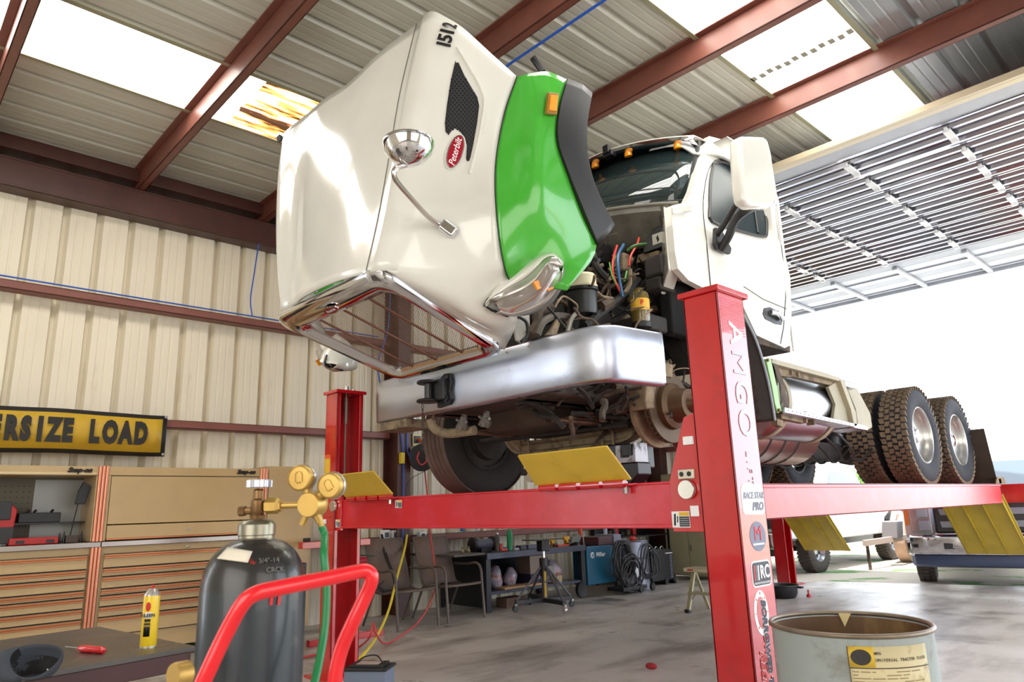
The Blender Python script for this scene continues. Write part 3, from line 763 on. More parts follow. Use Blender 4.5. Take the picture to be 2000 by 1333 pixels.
# badge
def ell(cx, cy, a, b_, th, n=24): return [(cx+a*math.cos(2*PI*k/n)*math.cos(th)-b_*math.sin(2*PI*k/n)*math.sin(th), cy+a*math.cos(2*PI*k/n)*math.sin(th)+b_*math.sin(2*PI*k/n)*math.cos(th)) for k in range(n)]
th = R(-72)
side_patch(ell(889, 298, 37, 18.5, th), m_white, 'badge_boss', ho, .003, smooth=0, bevel=.001)
side_patch(ell(889, 298, 34, 15.5, th), m_chrome, 'badge_rim', ho, .007, smooth=0)
side_patch(ell(889, 298, 32, 13.5, th), mat('badge_red', (160, 18, 40), .2, coat=.4), 'badge', ho, .009, smooth=0, label='red oval maker badge')
p, n = on_side(889, 299, .014); q, _ = on_side(892.5, 287, .014); u, _ = on_side(877, 295, .014)
text('badge_lettering', 'Peterbilt', m_print_w, p, q-p, u-p, .052, ho, bold=.0004, shear=.35, ext=.0006, squash=.92)
# raised ridge beside the vent
rl = [on_side(x, y, .004)[0] for x, y in ((893,93),(905,112),(920,138),(932,158),(941,178),(946,196),(943,230),(936,270),(926,310),(918,340))]
MB().tube(smooth_line(rl, 3), .009, 6).build('vent_ridge', m_white, ho)

# --- grille (now facing down) with chrome surround
Gt, Gb = Vector((TX, 1.925, 2.50)), Vector((TX, 2.865, 2.198))
gd = (Gb-Gt).normalized(); gn = gd.cross(Vector((1, 0, 0))).normalized()
if gn.z > 0: gn = -gn
def GP(s, t, o=0.):
    hw = .615+(.560-.615)*t
    arch = .035*(1-s*s)*(1-t)
    return Gt.lerp(Gb, t)+Vector((s*hw, 0, 0))+gn*o-gd*arch
def rr(s0, t0, t1, rs, rt_, n=7):
    out = []
    for sx, tt, a0 in ((1, 1, 0), (-1, 1, 90), (-1, 0, 180), (1, 0, 270)):
        for k in range(n):
            a = R(a0+90*k/(n-1)); cx = sx*(s0-rs); ct = t1-rt_ if tt else t0+rt_
            out.append((cx+rs*math.cos(a), ct+rt_*math.sin(a)))
    return out
loops = [(rr(1.0, 0, 1.0, .17, .10), -.035), (rr(1.03, -.02, 1.012, .19, .12), -.005), (rr(1.01, -.005, 1.0, .19, .12), .028), (rr(.94, .07, .965, .17, .10), .045), (rr(.86, .16, .91, .13, .08), .02), (rr(.83, .18, .89, .11, .07), -.01)]
b = MB(); rows = []
for lp, o in loops: L_ = [GP(s, t, o) for s, t in lp]; rows.append(L_+[L_[0]])
b.grid(rows, flip=True)
gs = b.build('grille_surround', m_chrome, trk, smooth=60, label='chrome grille surround')
# mesh: two sets of crossing wires
b = MB(); W_ = .0016
def wire(p, q, w_=W_):
    d = (q-p).normalized(); sd = d.cross(gn).normalized()*w_
    b.add([p-sd, p+sd, q+sd, q-sd], [(0, 1, 2, 3)])
s0, s1, t0, t1 = -.84, .84, .17, .90
n = 62
for k in range(n*2):
    # diagonal lines s +/- a*t = const, clipped to the rectangle
    for sg in (1, -1):
        c = -1.7+3.4*k/(n*2-1); a = .95
        pts = []
        for t in (t0, t1):
            s = c+sg*a*(t-.5)*1.6
            pts.append((s, t))
        (sa, ta), (sb, tb) = pts
        f0, f1 = 0., 1.
        ds_ = sb-sa
        for lim, lo in ((s1, False), (s0, True)):
            if abs(ds_) > 1e-9:
                f = (lim-sa)/ds_
                if (ds_ > 0) != lo: f1 = min(f1, f)
                else: f0 = max(f0, f)
        if f1-f0 < .01: continue
        wire(GP(sa+ds_*f0, ta+(tb-ta)*f0), GP(sa+ds_*f1, ta+(tb-ta)*f1))
b.build('grille_mesh', mat('grille_mesh_steel', (150, 132, 116), .45, .5), trk, smooth=0, kind='stuff')
m_gbar = mat('grille_bar', (128, 88, 72), .35, .5)
for s in (-.50, -.02, .46):
    MB().bar(GP(s, .14, .004), GP(s, .92, .004), .016, .012, up=gn).build('grille_bar', m_gbar, gs, bevel=.003)
# grille badge
bc = GP(.02, .105, .052)
MB().lathe([(.001, .0), (.052, 0), (.056, .003), (.056, .012)], (0, 0, 0), (0, 0, -1), 28)
b = MB(); E1 = [bc+Vector((.075*math.cos(a), 0, 0))+gd*.034*math.sin(a) for a in [2*PI*k/28 for k in range(28)]]
b.prism(E1, gn*.006).build('badge_rim', m_chrome, gs, smooth=0)
E2 = [bc+gn*.006+Vector((.067*math.cos(a), 0, 0))+gd*.028*math.sin(a) for a in [2*PI*k/28 for k in range(28)]]
MB().prism(E2, gn*.002).build('badge', mat('badge_maroon', (130, 22, 30), .2, coat=.4), gs, smooth=0, label='red oval grille badge')
text('badge_lettering', 'Peterbilt', m_galv, bc+gn*.009, (1, 0, 0), -gd, .028, gs, shear=.35, ext=.0004)
# hood ornament (bird) standing on the surround's top edge
oc = A(612,560,-4.0)
orn = MB()
pts = [A(590,541,-4.0), A(608,540,-4.0), A(622,531,-4.0), A(627,527,-4.0), A(626,538,-4.0), A(620,551,-4.0), A(619,565,-4.0), A(622,572,-4.0), A(614,571,-4.0), A(604,562,-4.0), A(592,556,-4.0)]
orn.prism(pts, (.012, -.012, 0)).build('hood_ornament', m_chrome, ho, bevel=.004)

# --- hood mirror on its arm
hm = MB()
hb = A(875,452,-2.86)
dome_c = A(798,283,-2.55)
upd = Vector((.02, -.02, 1)).normalized()
prof = [(.001, -.105), (.045, -.098), (.085, -.075), (.112, -.04), (.122, 0), (.123, .012), (.118, .02), (.10, .024), (.001, .026)]
hm.lathe(prof, dome_c, upd, 32)
mo = hm.build('hood_mirror', m_chrome, trk, smooth=50, label='round chrome convex hood mirror on a stalk')
MB().tube(smooth_line([A(793,322,-2.57), A(772,330,-2.58), A(772,350,-2.6), A(805,390,-2.70), A(838,425,-2.8), A(868,446,-2.85)], 4), .0135, 10).build('mirror_arm', mat('brushed_tube', (190, 182, 176), .25, .95), mo)
pbs, nbs = on_side(875, 449, .02)
qbs = on_side(893, 462, .02)[0]-on_side(857, 436, .02)[0]; qbs = qbs.normalized(); rbs = nbs.cross(qbs).normalized()
MB().obox(pbs, qbs*.048, rbs*.032, nbs*.026).build('mirror_base', m_chrome, mo, bevel=.014, seg=3)

# --- headlights
U_ = [A(948,598,-2.84), A(966,566,-2.79), A(1000,534,-2.72), A(1040,503,-2.64), A(1068,491,-2.58), A(1090,500,-2.52), A(1100,516,-2.48)]
M_ = [A(951, 590, -2.81), A(976, 567, -2.75), A(1008, 544, -2.67), A(1038, 519, -2.585), A(1060, 502, -2.53), A(1080, 498, -2.48), A(1097, 511, -2.45)]
B_ = [A(957, 584, -2.79), A(994, 561, -2.71), A(1026, 543, -2.63), A(1049, 522, -2.55), A(1065, 506, -2.50), A(1083, 502, -2.455), A(1099, 520, -2.43)]
C_ = [A(969, 589, -2.79), A(990, 580, -2.71), A(1017, 569, -2.64), A(1041, 554, -2.57), A(1058, 533, -2.51), A(1071, 516, -2.465), A(1091, 521, -2.45)]
D_ = [A(972, 600, -2.78), A(998, 598, -2.72), A(1028, 588, -2.64), A(1052, 572, -2.56), A(1072, 550, -2.49), A(1083, 532, -2.46), A(1094, 530, -2.45)]
E_ = [A(977, 607, -2.80), A(998, 612, -2.76), A(1029, 604, -2.70), A(1062, 587, -2.62), A(1084, 563, -2.55), A(1094, 543, -2.50), A(1096, 531, -2.47)]
F_ = [A(968,611,-2.84), A(1000,617,-2.82), A(1038,612,-2.76), A(1071,596,-2.70), A(1092,570,-2.62), A(1101,545,-2.55), A(1100,520,-2.48)]
def patch(rows, name, m, par, both=True, **k):
    g_ = smooth_grid(rows, 3, 5); q = MB().grid(g_)
    if both: q.grid([[mx(p) for p in r] for r in g_], flip=True)
    return q.build(name, m, par, smooth=60, **k)
def headlight(far):
    SH = Vector((-.10, -.05, -.035))
    f = (lambda rows: [[mx(p)+SH for p in r] for r in rows]) if far else (lambda rows: rows)
    hl = patch(f([U_, M_, B_]), 'headlight', m_white, trk, False, solid=.006, label='headlight pod with a silver bezel')
    patch(f([U_, [lerp(p, q, .5)+Vector((-.06, .03, -.0)) for p, q in zip(U_, F_)], F_]), 'housing_back', m_white, hl, False, solid=.004)
    patch(f([B_, C_]), 'bezel', m_silver, hl, False, solid=.006)
    patch(f([E_, F_]), 'bezel', m_silver, hl, False, solid=.006)
    patch(f([C_, D_, E_]), 'lens', m_lens, hl, False)
    patch(f([[p+Vector((-.035, .01, .02)) for p in C_], [p+Vector((-.05, .02, .03)) for p in D_], [p+Vector((-.03, .01, .03)) for p in E_]]), 'reflector', mat('lamp_reflector', (176, 160, 150), .15, .9), hl, False)
    for a, b_, c_, d_ in (((1038,552),(1056,546),(1062,560),(1046,568)), ((1062,556),(1080,548),(1084,562),(1066,570))):
        q = [A(x, y, -2.575) for x, y in (a, b_, c_, d_)]
        q = [p+Vector((.028, -.022, -.01)) for p in q]
        if far: q = [mx(p)+SH for p in q]
        MB().prism(q, (.012, 0, 0)).build('turn_signal', m_amber, hl, smooth=0)
    q = A(1020,592,-2.70); q = mx(q)+SH if far else q
    MB().lathe([(.001, .02), (.03, .012), (.045, 0), (.05, -.01)], q, (gn*1+Vector((.5 if not far else -.5, 0, 0))), 20).build('projector', m_chrome, hl)
    MB().tube(f([[A(957,577,-2.83), A(946,597,-2.85), A(960,606,-2.84), A(992,618,-2.83)]])[0], .008, 6).build('gasket', m_print_k, hl)
headlight(False); headlight(True)

# --- bumper: polished channel, swept corners
zt, zb = 2.245, 1.925
half = []
cxs = [(0, 2.975), (.55, 2.98), (.95, 2.995), (1.10, 3.02), (1.18, 3.06), (1.225, 3.13), (1.24, 3.22), (1.255, 3.35), (1.275, 3.50)]
rows = []
for zz, ins in ((zt-.012, .10), (zt, .06), (zt, .012), (zt-.012, 0), (zt-.10, -.004), (zb+.16, -.004), (zb+.014, 0), (zb, .014), (zb, .07), (zb+.012, .09)):
    r = []
    pts = [(-x, y) for x, y in cxs[::-1]]+cxs[1:]
    pts = [(p.x, p.y) for p in smooth_line([(x, y, 0) for x, y in pts], 4)]
    for i, (x, y) in enumerate(pts):
        x2, y2 = pts[min(i+1, len(pts)-1)]; x1, y1 = pts[max(i-1, 0)]
        t = Vector((x2-x1, y2-y1, 0)).normalized(); nn = Vector((-t.y, t.x, 0))
        hcut = 0
        r.append(Vector((TX+x, y, zz+.008*abs(x)))+nn*ins)
    rows.append(r)
bp = MB().grid(rows).build('bumper', m_alu, trk, solid=.004, smooth=50, label='polished aluminium front bumper')
b = MB()
for x in (-4.4, -4.15, -3.9, -3.45, -3.2, -3.0): b.lathe([(.001, .006), (.007, .004), (.009, 0)], (x, 2.972, 2.215), (0, -1, 0), 8)
b.build('bumper_bolt', m_bolt, bp, kind='stuff')
# tow hitch (pintle) on the bumper
hx = -3.92
hb_ = MB()
hb_.lathe([(.001, 0), (.07, 0), (.078, .01), (.07, .024), (.04, .028)], (hx, 2.88, 2.105), (0, 0, 1), 20)
hb_.lathe([(.04, 0), (.074, .002), (.08, .012), (.07, .024), (.001, .026)], (hx, 2.88, 1.975), (0, 0, 1), 20)
hb_.tube([(hx+.01, 2.88, 1.98), (hx+.01, 2.88, 2.12)], .028, 10)
hb_.box(hx-.03, hx+.15, 2.90, 2.97, 1.985, 2.13)
hb_.prism([(hx+.03, 2.94, 1.94), (hx+.16, 2.94, 1.95), (hx+.185, 2.94, 1.985), (hx+.165, 2.94, 2.04), (hx+.19, 2.94, 2.10), (hx+.17, 2.94, 2.165), (hx+.11, 2.94, 2.17), (hx+.03, 2.94, 2.12)], (0, .035, 0))
ht = hb_.build('tow_hitch', m_black, trk, bevel=.005, label='black pintle tow hitch')
b = MB()
for dx, dz in ((.145, 2.135), (.145, 1.99), (.06, 2.06)): b.lathe([(.02, 0), (.02, .014), (.001, .015)], (hx+dx, 2.938, dz), (0, -1, 0), 6)
b.build('hitch_bolt', mat('dark_bolt', (70, 72, 78), .4, .8), ht, kind='stuff')
b = MB()
for k in range(9):
    z = 1.95-.035*k; a = k % 2
    ring = [Vector((hx-.03+(.008*math.cos(t) if a else 0), 2.86+(0 if a else .008*math.cos(t)), z+.021*math.sin(t))) for t in [2*PI*i/8 for i in range(9)]]
    b.tube(ring, .0025, 5, cap=False)
b.build('safety_chain', mat('chain_steel', (70, 62, 55), .6, .5), ht, kind='stuff')
MB().tube([(hx-.03, 2.87, 1.98), (hx-.03, 2.86, 1.95)], .003, 5).build('chain_hook', m_bolt, ht)
MB().box(-4.75, -4.35, 3.0, 3.25, 1.86, 1.925).build('bumper_bracket', m_grimel, bp, bevel=.004)
b = MB()
for x in (-4.62, -4.5, -4.35, -4.2, -4.08): b.tube([(x, 3.05, 1.93), (x, 3.05, 1.885)], .012, 6)
b.build('bracket_bolt', m_rust, bp, kind='stuff')

# --- cab
def CP(px, py, x0=-2.6, zb_=3.15):
    """cab side point: flat below the belt line, leaning inwards above it"""
    x = x0
    for _ in range(8):
        p = A(px, py, x); x = x0-max(0, p.z-zb_)*.17
    return A(px, py, x)
side = [(1312,402),(1313,440),(1318,490),(1324,525),(1345,548),(1372,562),(1420,575),(1452,600),(1478,655),(1533,680),(1541,676),(1546,612),(1534,500),(1521,392),(1503,330),(1475,308),(1440,290),(1408,272),(1385,266),(1374,290),(1352,370),(1340,396)]
SP = [CP(*p) for p in side]
def clipz(P, z0, above):
    out = []
    for i, p in enumerate(P):
        q = P[(i+1) % len(P)]; ip = (p.z >= z0) == above; iq = (q.z >= z0) == above
        if ip: out.append(p)
        if ip != iq: out.append(lerp(p, q, (z0-p.z)/(q.z-p.z)))
    return out
SL, SU = clipz(SP, 3.15, False), clipz(SP, 3.15, True)
for p in SL: p.x = -2.6
for p in SU: p.x = -2.6-max(0, p.z-3.15)*.17
cab = MB().prism(SL, (-.05, 0, 0)).prism(SU, (-.05, 0, 0)).build('cab', m_white, trk, smooth=0, label='white cab body', kind='stuff')
del cab['kind']
MB().prism([mx(p) for p in SL], (.05, 0, 0)).build('cab_side', m_white, trk, smooth=0)
MB().prism([mx(p) for p in SU], (.05, 0, 0)).build('cab_side', m_white, trk, smooth=0)
# roof, back wall, floor
zr = 4.22
roofr = []
for yy_, dz_, hw in ((4.78, .0, .86), (4.95, .045, .90), (5.2, .06, .92), (5.5, .02, .93), (5.66, -.08, .93), (5.74, -.22, .94)):
    roofr.append([Vector((TX+hw*s, yy_-(.20*(1-s*s) if yy_ < 4.9 else .1*(1-s*s) if yy_ < 5 else 0), zr+dz_-.05*s*s-(.10 if abs(s) > .96 else 0))) for s in (-1.04, -1, -.85, -.5, 0, .5, .85, 1, 1.04)])
MB().grid(smooth_grid(roofr, 3, 3)).build('cab_roof', m_white, trk, solid=.02, smooth=50)
MB().box(-4.72, -2.62, 5.70, 5.76, 2.5, 4.0).build('cab_back', m_white, trk, bevel=.02)
MB().box(-4.7, -2.62, 4.62, 5.72, 2.46, 2.52).build('cab_floor', m_grime, trk, bevel=.01)
# sun visor / marker light strip above the windscreen
vis = []
for s in [(i/10-1)*.94 for i in range(21)]:
    x = TX+.92*s; y = 4.50+.34*s*s
    vis.append([Vector((x, y+.22, 4.285-.05*s*s)), Vector((x, y, 4.27-.06*s*s)), Vector((x, y-.02, 4.24-.06*s*s)), Vector((x, y+.08, 4.20-.06*s*s))])
vi = MB().grid(vis, flip=True).build('sun_visor', m_chrome, trk, solid=.008, smooth=50)
MB().grid([[Vector((p[0].x, p[0].y, p[0].z+.006)), Vector((p[1].x, p[1].y-.002, p[1].z+.008))] for p in vis], flip=True).build('visor_top', m_white, vi, solid=.01)
for s in (-.8, -.35, .02, .38, .80):
    x = TX+.92*s; y = 4.53+.34*s*s
    MB().lathe([(.035, 0), (.035, .02), (.022, .05), (.001, .055)], (x, y, 4.185-.06*s*s), (0, -.25, 1), 14).build('roof_marker', m_amber, vi)
for s in (-.18, .22):
    x = TX+.92*s; y = 4.50+.34*s*s
    MB().box(x-.05, x+.05, y-.05, y+.02, 4.20, 4.25).box(x-.03, x+.03, y-.07, y-.03, 4.225, 4.30).build('camera_bracket', m_black, vi, bevel=.006)
MB().box(-2.74, -2.60, 5.0, 5.2, 4.20, 4.215).build('roof_antenna_plate', m_silver, cab, bevel=.004)
# windscreen
WT = [Vector((TX+s*.84, 4.90-.30*(1-s*s), 4.205+.02*(1-s*s))) for s in [i/8-1 for i in range(17)]]
WB = [Vector((TX+s*.92, 4.50-.45*(1-s*s), 3.53-.02*(1-s*s))) for s in [i/8-1 for i in range(17)]]
MB().grid([WT, [lerp(a, b_, .5)+Vector((0, -.03, .01)) for a, b_ in zip(WT, WB)], WB], flip=True).build('windscreen', m_glass, trk, solid=.006, smooth=60, label='dark curved windscreen')
MB().tube([WT[0]]+WT+[WT[-1]]+[WB[-1]]+WB[::-1]+[WB[0], WT[0]], .022, 6).build('windscreen_gasket', m_blackplastic, trk)
MB().prism([A(1365,318,-2.83), A(1374,291,-2.83), A(1352,372,-2.77), A(1344,394,-2.75), A(1340,394,-2.76), A(1352,350,-2.79)], (.004, -.01, 0)).build('pillar_trim', m_blackplastic, cab, smooth=0)
# white A-pillar faces
for f in (lambda p: p, mx):
    a = [f(v) for v in (Vector((-2.82, 4.90, 4.20)), Vector((-2.79, 4.93, 4.16)), Vector((-2.67, 4.52, 3.50)), Vector((-2.76, 4.50, 3.50)))]
    MB().prism(a, (0, .05, .0)).build('pillar', m_white, trk, bevel=.004)
# cowl corner, fills between windscreen foot and cab side
for f in (lambda p: p, mx):
    a = [f(v) for v in (A(1310,402,-2.82), A(1342,393,-2.72), A(1350,400,-2.6), A(1312,404,-2.6))]
    MB().prism(a, (0, 0, -.06)).prism([f(v) for v in (Vector((-2.86, 4.22, 2.75)), Vector((-2.86, 4.35, 3.45)), Vector((-2.652, 4.04, 3.33)), Vector((-2.652, 4.04, 2.85)))], (0, .14, 0)).build('cowl_corner', m_white, trk, bevel=.012)
# door: seams, window, handle
MB().tube(smooth_line([CP(x, y)+Vector((.003, 0, 0)) for x, y in ((1388,566),(1380,480),(1373,410),(1377,360),(1387,325),(1405,312),(1440,330),(1478,352),(1500,372))], 4), .0035, 5).tube([CP(x, y)+Vector((.003, 0, 0)) for x, y in ((1524,672),(1530,640),(1534,580),(1528,500),(1515,400))], .0035, 5).tube([CP(x, y)+Vector((.003, 0, 0)) for x, y in ((1452,560),(1490,585),(1536,604))], .0025, 5).build('door_seam', m_print_k, cab)
wi = [(1392,322),(1410,317),(1447,333),(1475,350),(1487,378),(1494,414),(1496,454),(1489,463),(1442,452),(1389,434),(1385,405),(1386,355)]
WI = [CP(*p) for p in wi]
dw = MB().prism([p+Vector((-.01, 0, 0)) for p in WI], (.016, 0, 0)).build('door_window', mat('side_glass', (30, 42, 46), .3, spec=.08), cab, smooth=0)
MB().tube(smooth_line([p+Vector((.008, 0, 0)) for p in WI+[WI[0]]], 3), .013, 6).build('window_gasket', m_blackplastic, cab)
MB().tube([CP(1462,340)+Vector((.01, 0, 0)), CP(1478,456)+Vector((.01, 0, 0))], .011, 6).build('window_divider', m_blackplastic, cab)
hp = [(1493,604),(1503,602),(1524,612),(1527,622),(1524,634),(1513,632),(1495,623),(1491,614)]
HP = [CP(*p) for p in hp]; c = sum(HP, Vector())/len(HP)
MB().prism([c+(p-c)*1.1 for p in HP], (.006, 0, 0)).build('handle_recess', m_black, cab, smooth=0, bevel=.002)
MB().tube([CP(1498,612)+Vector((.03, 0, 0)), CP(1508,614)+Vector((.045, 0, 0)), CP(1522,624)+Vector((.03, 0, 0))], .022, 10).build('door_handle', m_chrome, cab)
# step and lower cab skirt, grab ladder behind the cab
b = MB()
b.tube([(-2.66, 5.86, 2.5), (-2.66, 5.86, 3.85)], .012, 8).tube([(-2.86, 5.86, 2.5), (-2.86, 5.86, 3.85)], .012, 8)
for k in range(9): b.tube([(-2.66, 5.86, 2.6+.15*k), (-2.86, 5.86, 2.6+.15*k)], .008, 6)
b.build('grab_ladder', m_silver, trk)
# door mirror
mp_ = [(1446,268),(1454,264),(1492,265),(1500,270),(1508,300),(1521,380),(1518,396),(1505,405),(1470,404),(1458,395),(1452,370),(1448,310)]
MP = [A(x, y, -2.12) for x, y in mp_]
dm = MB().prism(MP, (-.10, 0, 0)).build('door_mirror', m_white, trk, smooth=50, bevel=.035, seg=4, label='tall white door mirror housing')
MB().tube(smooth_line([A(1478,402,-2.18), A(1455,412,-2.22), A(1436,430,-2.32), A(1424,460,-2.45), A(1408,487,-2.55)], 4), .032, 10).tube(smooth_line([A(1452,385,-2.2), A(1440,398,-2.3), A(1420,430,-2.42), A(1400,460,-2.56)], 4), .024, 10).build('mirror_arm', m_blackplastic, dm)
pl = [A(1391,446,-2.58), A(1402,450,-2.58), A(1422,488,-2.58), A(1420,499,-2.58), A(1394,489,-2.58), A(1390,478,-2.58)]
MB().prism(pl, (.035, 0, 0)).build('mirror_bracket', m_blackplastic, dm, bevel=.01)

# --- chassis
for s in (-1, 1):
    x = TX+s*.43
    MB().box(x-.04, x+.04, 3.02, 10.0, 1.93, 1.945).box(x-.04, x+.04, 3.02, 10.0, 2.175, 2.19).box(x-.006*s-.004, x-.006*s+.004, 3.02, 10.0, 1.93, 2.19).build('frame_rail', m_grime, trk, bevel=.004)
for y in (3.3, 5.9, 7.3, 9.8): MB().box(TX-.43, TX+.43, y-.06, y+.06, 1.98, 2.14).build('cross_member', m_grime, trk, bevel=.01)
# front I-beam axle
pts = [Vector((TX+s, 4.05, z)) for s, z in ((-.86, 1.90), (-.74, 1.88), (-.62, 1.76), (-.45, 1.72), (0, 1.72), (.45, 1.73), (.62, 1.77), (.74, 1.89), (.86, 1.91))]
pts = smooth_line(pts, 3); b = MB()
rows = []
for p in pts: rows.append([p+Vector((0, dy, dz)) for dy, dz in ((-.055, .055), (-.055, .035), (-.02, .02), (-.02, -.02), (-.055, -.035), (-.055, -.055), (.055, -.055), (.055, .055), (-.055, .055))])
ax = b.grid(rows).build('front_axle', m_grimel, trk, smooth=30)
for s in (-1, 1):
    x = TX+s*.43
    b = MB()
    for k in range(4): b.box(x-.045, x+.045, 4.05-.62+.09*k, 4.05+.62-.09*k, 1.80+.022*k, 1.818+.022*k)
    b.build('leaf_spring', m_rust, trk, bevel=.004)
    b = MB()
    for dy in (-.09, .09):
        for dx in (-.05, .05): b.tube([(x+dx, 4.05+dy, 1.66), (x+dx, 4.05+dy, 1.95)], .011, 6)
    b.box(x-.07, x+.07, 3.93, 4.17, 1.89, 1.93)
    b.build('spring_clamp', m_grimel, trk)
# near hub and vented brake disc
hub = MB().lathe([(.001, .20), (.05, .20), (.065, .15), (.10, .14), (.12, .04), (.155, .02), (.16, -.02)], (-2.72, 4.05, 1.89), (1, 0, 0), 28).build('wheel_hub', mat('disc_hat', (88, 66, 46), .45, .5, var=.2), trk)
MB().lathe([(.12, -.022), (.245, -.022), (.245, -.004), (.235, -.004), (.235, .006), (.245, .006), (.245, .022), (.13, .022)], (-2.76, 4.05, 1.89), (1, 0, 0), 40).build('brake_disc', mat('disc_brown', (84, 66, 48), .55, .4, var=.2), hub)
b = MB()
for k in range(36):
    a = 2*PI*k/36; b.obox((-2.76, 4.05+.236*math.cos(a), 1.89+.236*math.sin(a)), (.006, 0, 0), (0, .011*math.cos(a), .011*math.sin(a)), (0, -.004*math.sin(a), .004*math.cos(a)))
b.build('disc_vane', m_rust, hub, kind='stuff', smooth=0)
MB().prism([(-2.86, 4.05+.30*math.cos(a), 1.89+.30*math.sin(a)) for a in [R(80+k*12) for k in range(10)]]+[(-2.86, 4.05+.20*math.cos(a), 1.89+.20*math.sin(a)) for a in [R(188-k*12) for k in range(10)]], (.14, 0, 0)).build('brake_caliper', m_grimel, hub, bevel=.012)
MB().lathe([(.25, 0), (.27, .02), (.27, .05)], (-2.90, 4.05, 1.89), (1, 0, 0), 32).build('dust_shield', m_grimel, hub, solid=.004)
# steering links
MB().tube([(-4.5, 3.86, 1.80), (-2.95, 3.86, 1.78)], .022, 8).build('tie_rod', m_dark, trk)
MB().tube(smooth_line([A(1080,745,-3.4), A(1130,765,-3.3), A(1190,785,-3.15), A(1245,808,-3.0), A(1262,812,-2.95)], 3), .026, 10).build('drag_link', mat('link_black', (34, 30, 28), .45), trk)
MB().tube([(-2.95, 3.7, 1.86), (-2.85, 3.95, 1.93), (-2.72, 4.2, 2.0)], .03, 8).tube([(-2.85, 3.6, 2.0), (-2.75, 4.0, 2.02)], .022, 8).build('steering_arm', m_grime, trk)

# wheels -------------------------------------------------------------
def tyre_prof(r, w_):
    h = w_/2
    return [(r*.56, -h*.80), (r*.60, -h*.90), (r*.70, -h*1.0), (r*.83, -h*1.02), (r*.94, -h*.93), (r*.985, -h*.84), (r*.992, -h*.5), (r*.996, 0), (r*.992, h*.5), (r*.985, h*.84), (r*.94, h*.93), (r*.83, h*1.02), (r*.70, h*1.0), (r*.60, h*.90), (r*.56, h*.80)]
def wheel(name, x, y, z, r, w_, kind, out=1, label=None):
    """kind: drive (blocks) or steer (ribs); out=+1 outer face towards +x"""
    o = MB().lathe(tyre_prof(r, w_), (x, y, z), (1, 0, 0), 48, cap=False).build(name, m_tyre if kind == 'drive' else m_tyredark, trk, smooth=50, label=label)
    if kind == 'drive':
        b = MB(); nb = 46
        for i in range(nb):
            a = 2*PI*i/nb
            for j, (xo, ww, st_, ln) in enumerate(((-.385, .088, 0, .40), (-.19, .082, .5, .36), (.0, .075, 0, .34), (.19, .082, .5, .36), (.385, .088, 0, .40))):
                aa = a+st_*2*PI/nb; c = Vector((x+xo*w_*1.02, y+math.cos(aa)*(r-.010), z+math.sin(aa)*(r-.010)))
                tv = Vector((0, -math.sin(aa), math.cos(aa))); nv_ = Vector((0, math.cos(aa), math.sin(aa)))
                b.obox(c, Vector((ww*w_, 0, 0)), tv*(2*PI*r/nb*ln)+Vector((.006*(-1)**j, 0, 0)), nv_*.018)
        b.build('tread_blocks', m_tread, o, kind='stuff', smooth=0)
    else:
        b = MB()
        for xo in (-.40, -.2, 0, .2, .40):
            b.lathe([(r*.985, (xo-.085)*w_), (r*1.004, (xo-.078)*w_), (r*1.004, (xo+.078)*w_), (r*.985, (xo+.085)*w_)], (x, y, z), (1, 0, 0), 64, cap=False)
        b.build('tread_ribs', mat('rib_rubber', (104, 88, 80), .85, var=.15, vs=10), o, smooth=30)
    d = out
    MB().lathe([(r*.585, d*w_*.44), (r*.57, d*w_*.46), (r*.55, d*w_*.42), (r*.53, d*w_*.22), (r*.50, -d*w_*.02), (r*.42, -d*w_*.10), (r*.26, -d*w_*.12), (r*.22, -d*w_*.06), (.001, -d*w_*.05)], (x, y, z), (1, 0, 0), 40, cap=False).build('rim', m_wheelalu if kind == 'drive' else m_tyredark, o, smooth=50)
    MB().lathe([(r*.56, -d*w_*.42), (r*.50, -d*w_*.40), (r*.46, -d*w_*.15)], (x, y, z), (1, 0, 0), 40, cap=False).build('rim_back', m_dark, o, smooth=50)
    return o
RW = .50
for yy_ in (8.08, 9.28):
    for s in (1, -1):
        wo = wheel('drive_wheel', TX+s*1.12, yy_, 1.355+RW, RW, .26, 'drive', s)
        if s == 1: wn = wo
        wi_ = wheel('drive_wheel', TX+s*.79, yy_, 1.355+RW, RW, .26, 'drive', s)
        b = MB()
        for k in range(10):
            a = 2*PI*k/10; b.lathe([(.014, 0), (.014, .03), (.001, .032)], (TX+s*(1.12-.03), yy_+.17*math.cos(a), 1.355+RW+.17*math.sin(a)), (s, 0, 0), 6)
        b.lathe([(.09, -.02), (.085, .07), (.06, .10), (.001, .11)], (TX+s*(1.12-.03), yy_, 1.355+RW), (s, 0, 0), 20)
        b.build('hub_cap', m_chrome, wo)
        # raised sidewall lettering (a few blocks of it)
        if s == 1:
            for i, ch in enumerate('ADVANCE'):
                a = R(62-i*9.0); c = Vector((TX+1.12+.133, yy_+.41*math.cos(a)*1, 1.355+RW+.41*math.sin(a)))
                text('sidewall_lettering', ch, mat('letter_rubber', (84, 84, 92), .6), c, (0, math.sin(a), -math.cos(a)), (0, math.cos(a), math.sin(a)), .055, wo, bold=.001, ext=.003)
    MB().tube([(TX-.9, yy_, 1.87), (TX+.9, yy_, 1.87)], .07, 14).lathe([(.06, -.2), (.2, -.12), (.23, 0), (.2, .12), (.06, .2)], (TX, yy_, 1.87), (1, 0, 0), 20).build('drive_axle', m_dark, trk)
wf = wheel('steer_wheel', TX-1.10, 4.05, 1.355+.50, .50, .28, 'steer', -1, label='ribbed front tyre on the far side')
MB().lathe([(.29, 0), (.28, .05), (.20, .07), (.19, .14), (.10, .16), (.001, .16)], (TX-1.06, 4.05, 1.855), (1, 0, 0), 32).build('brake_drum', m_dark, trk)
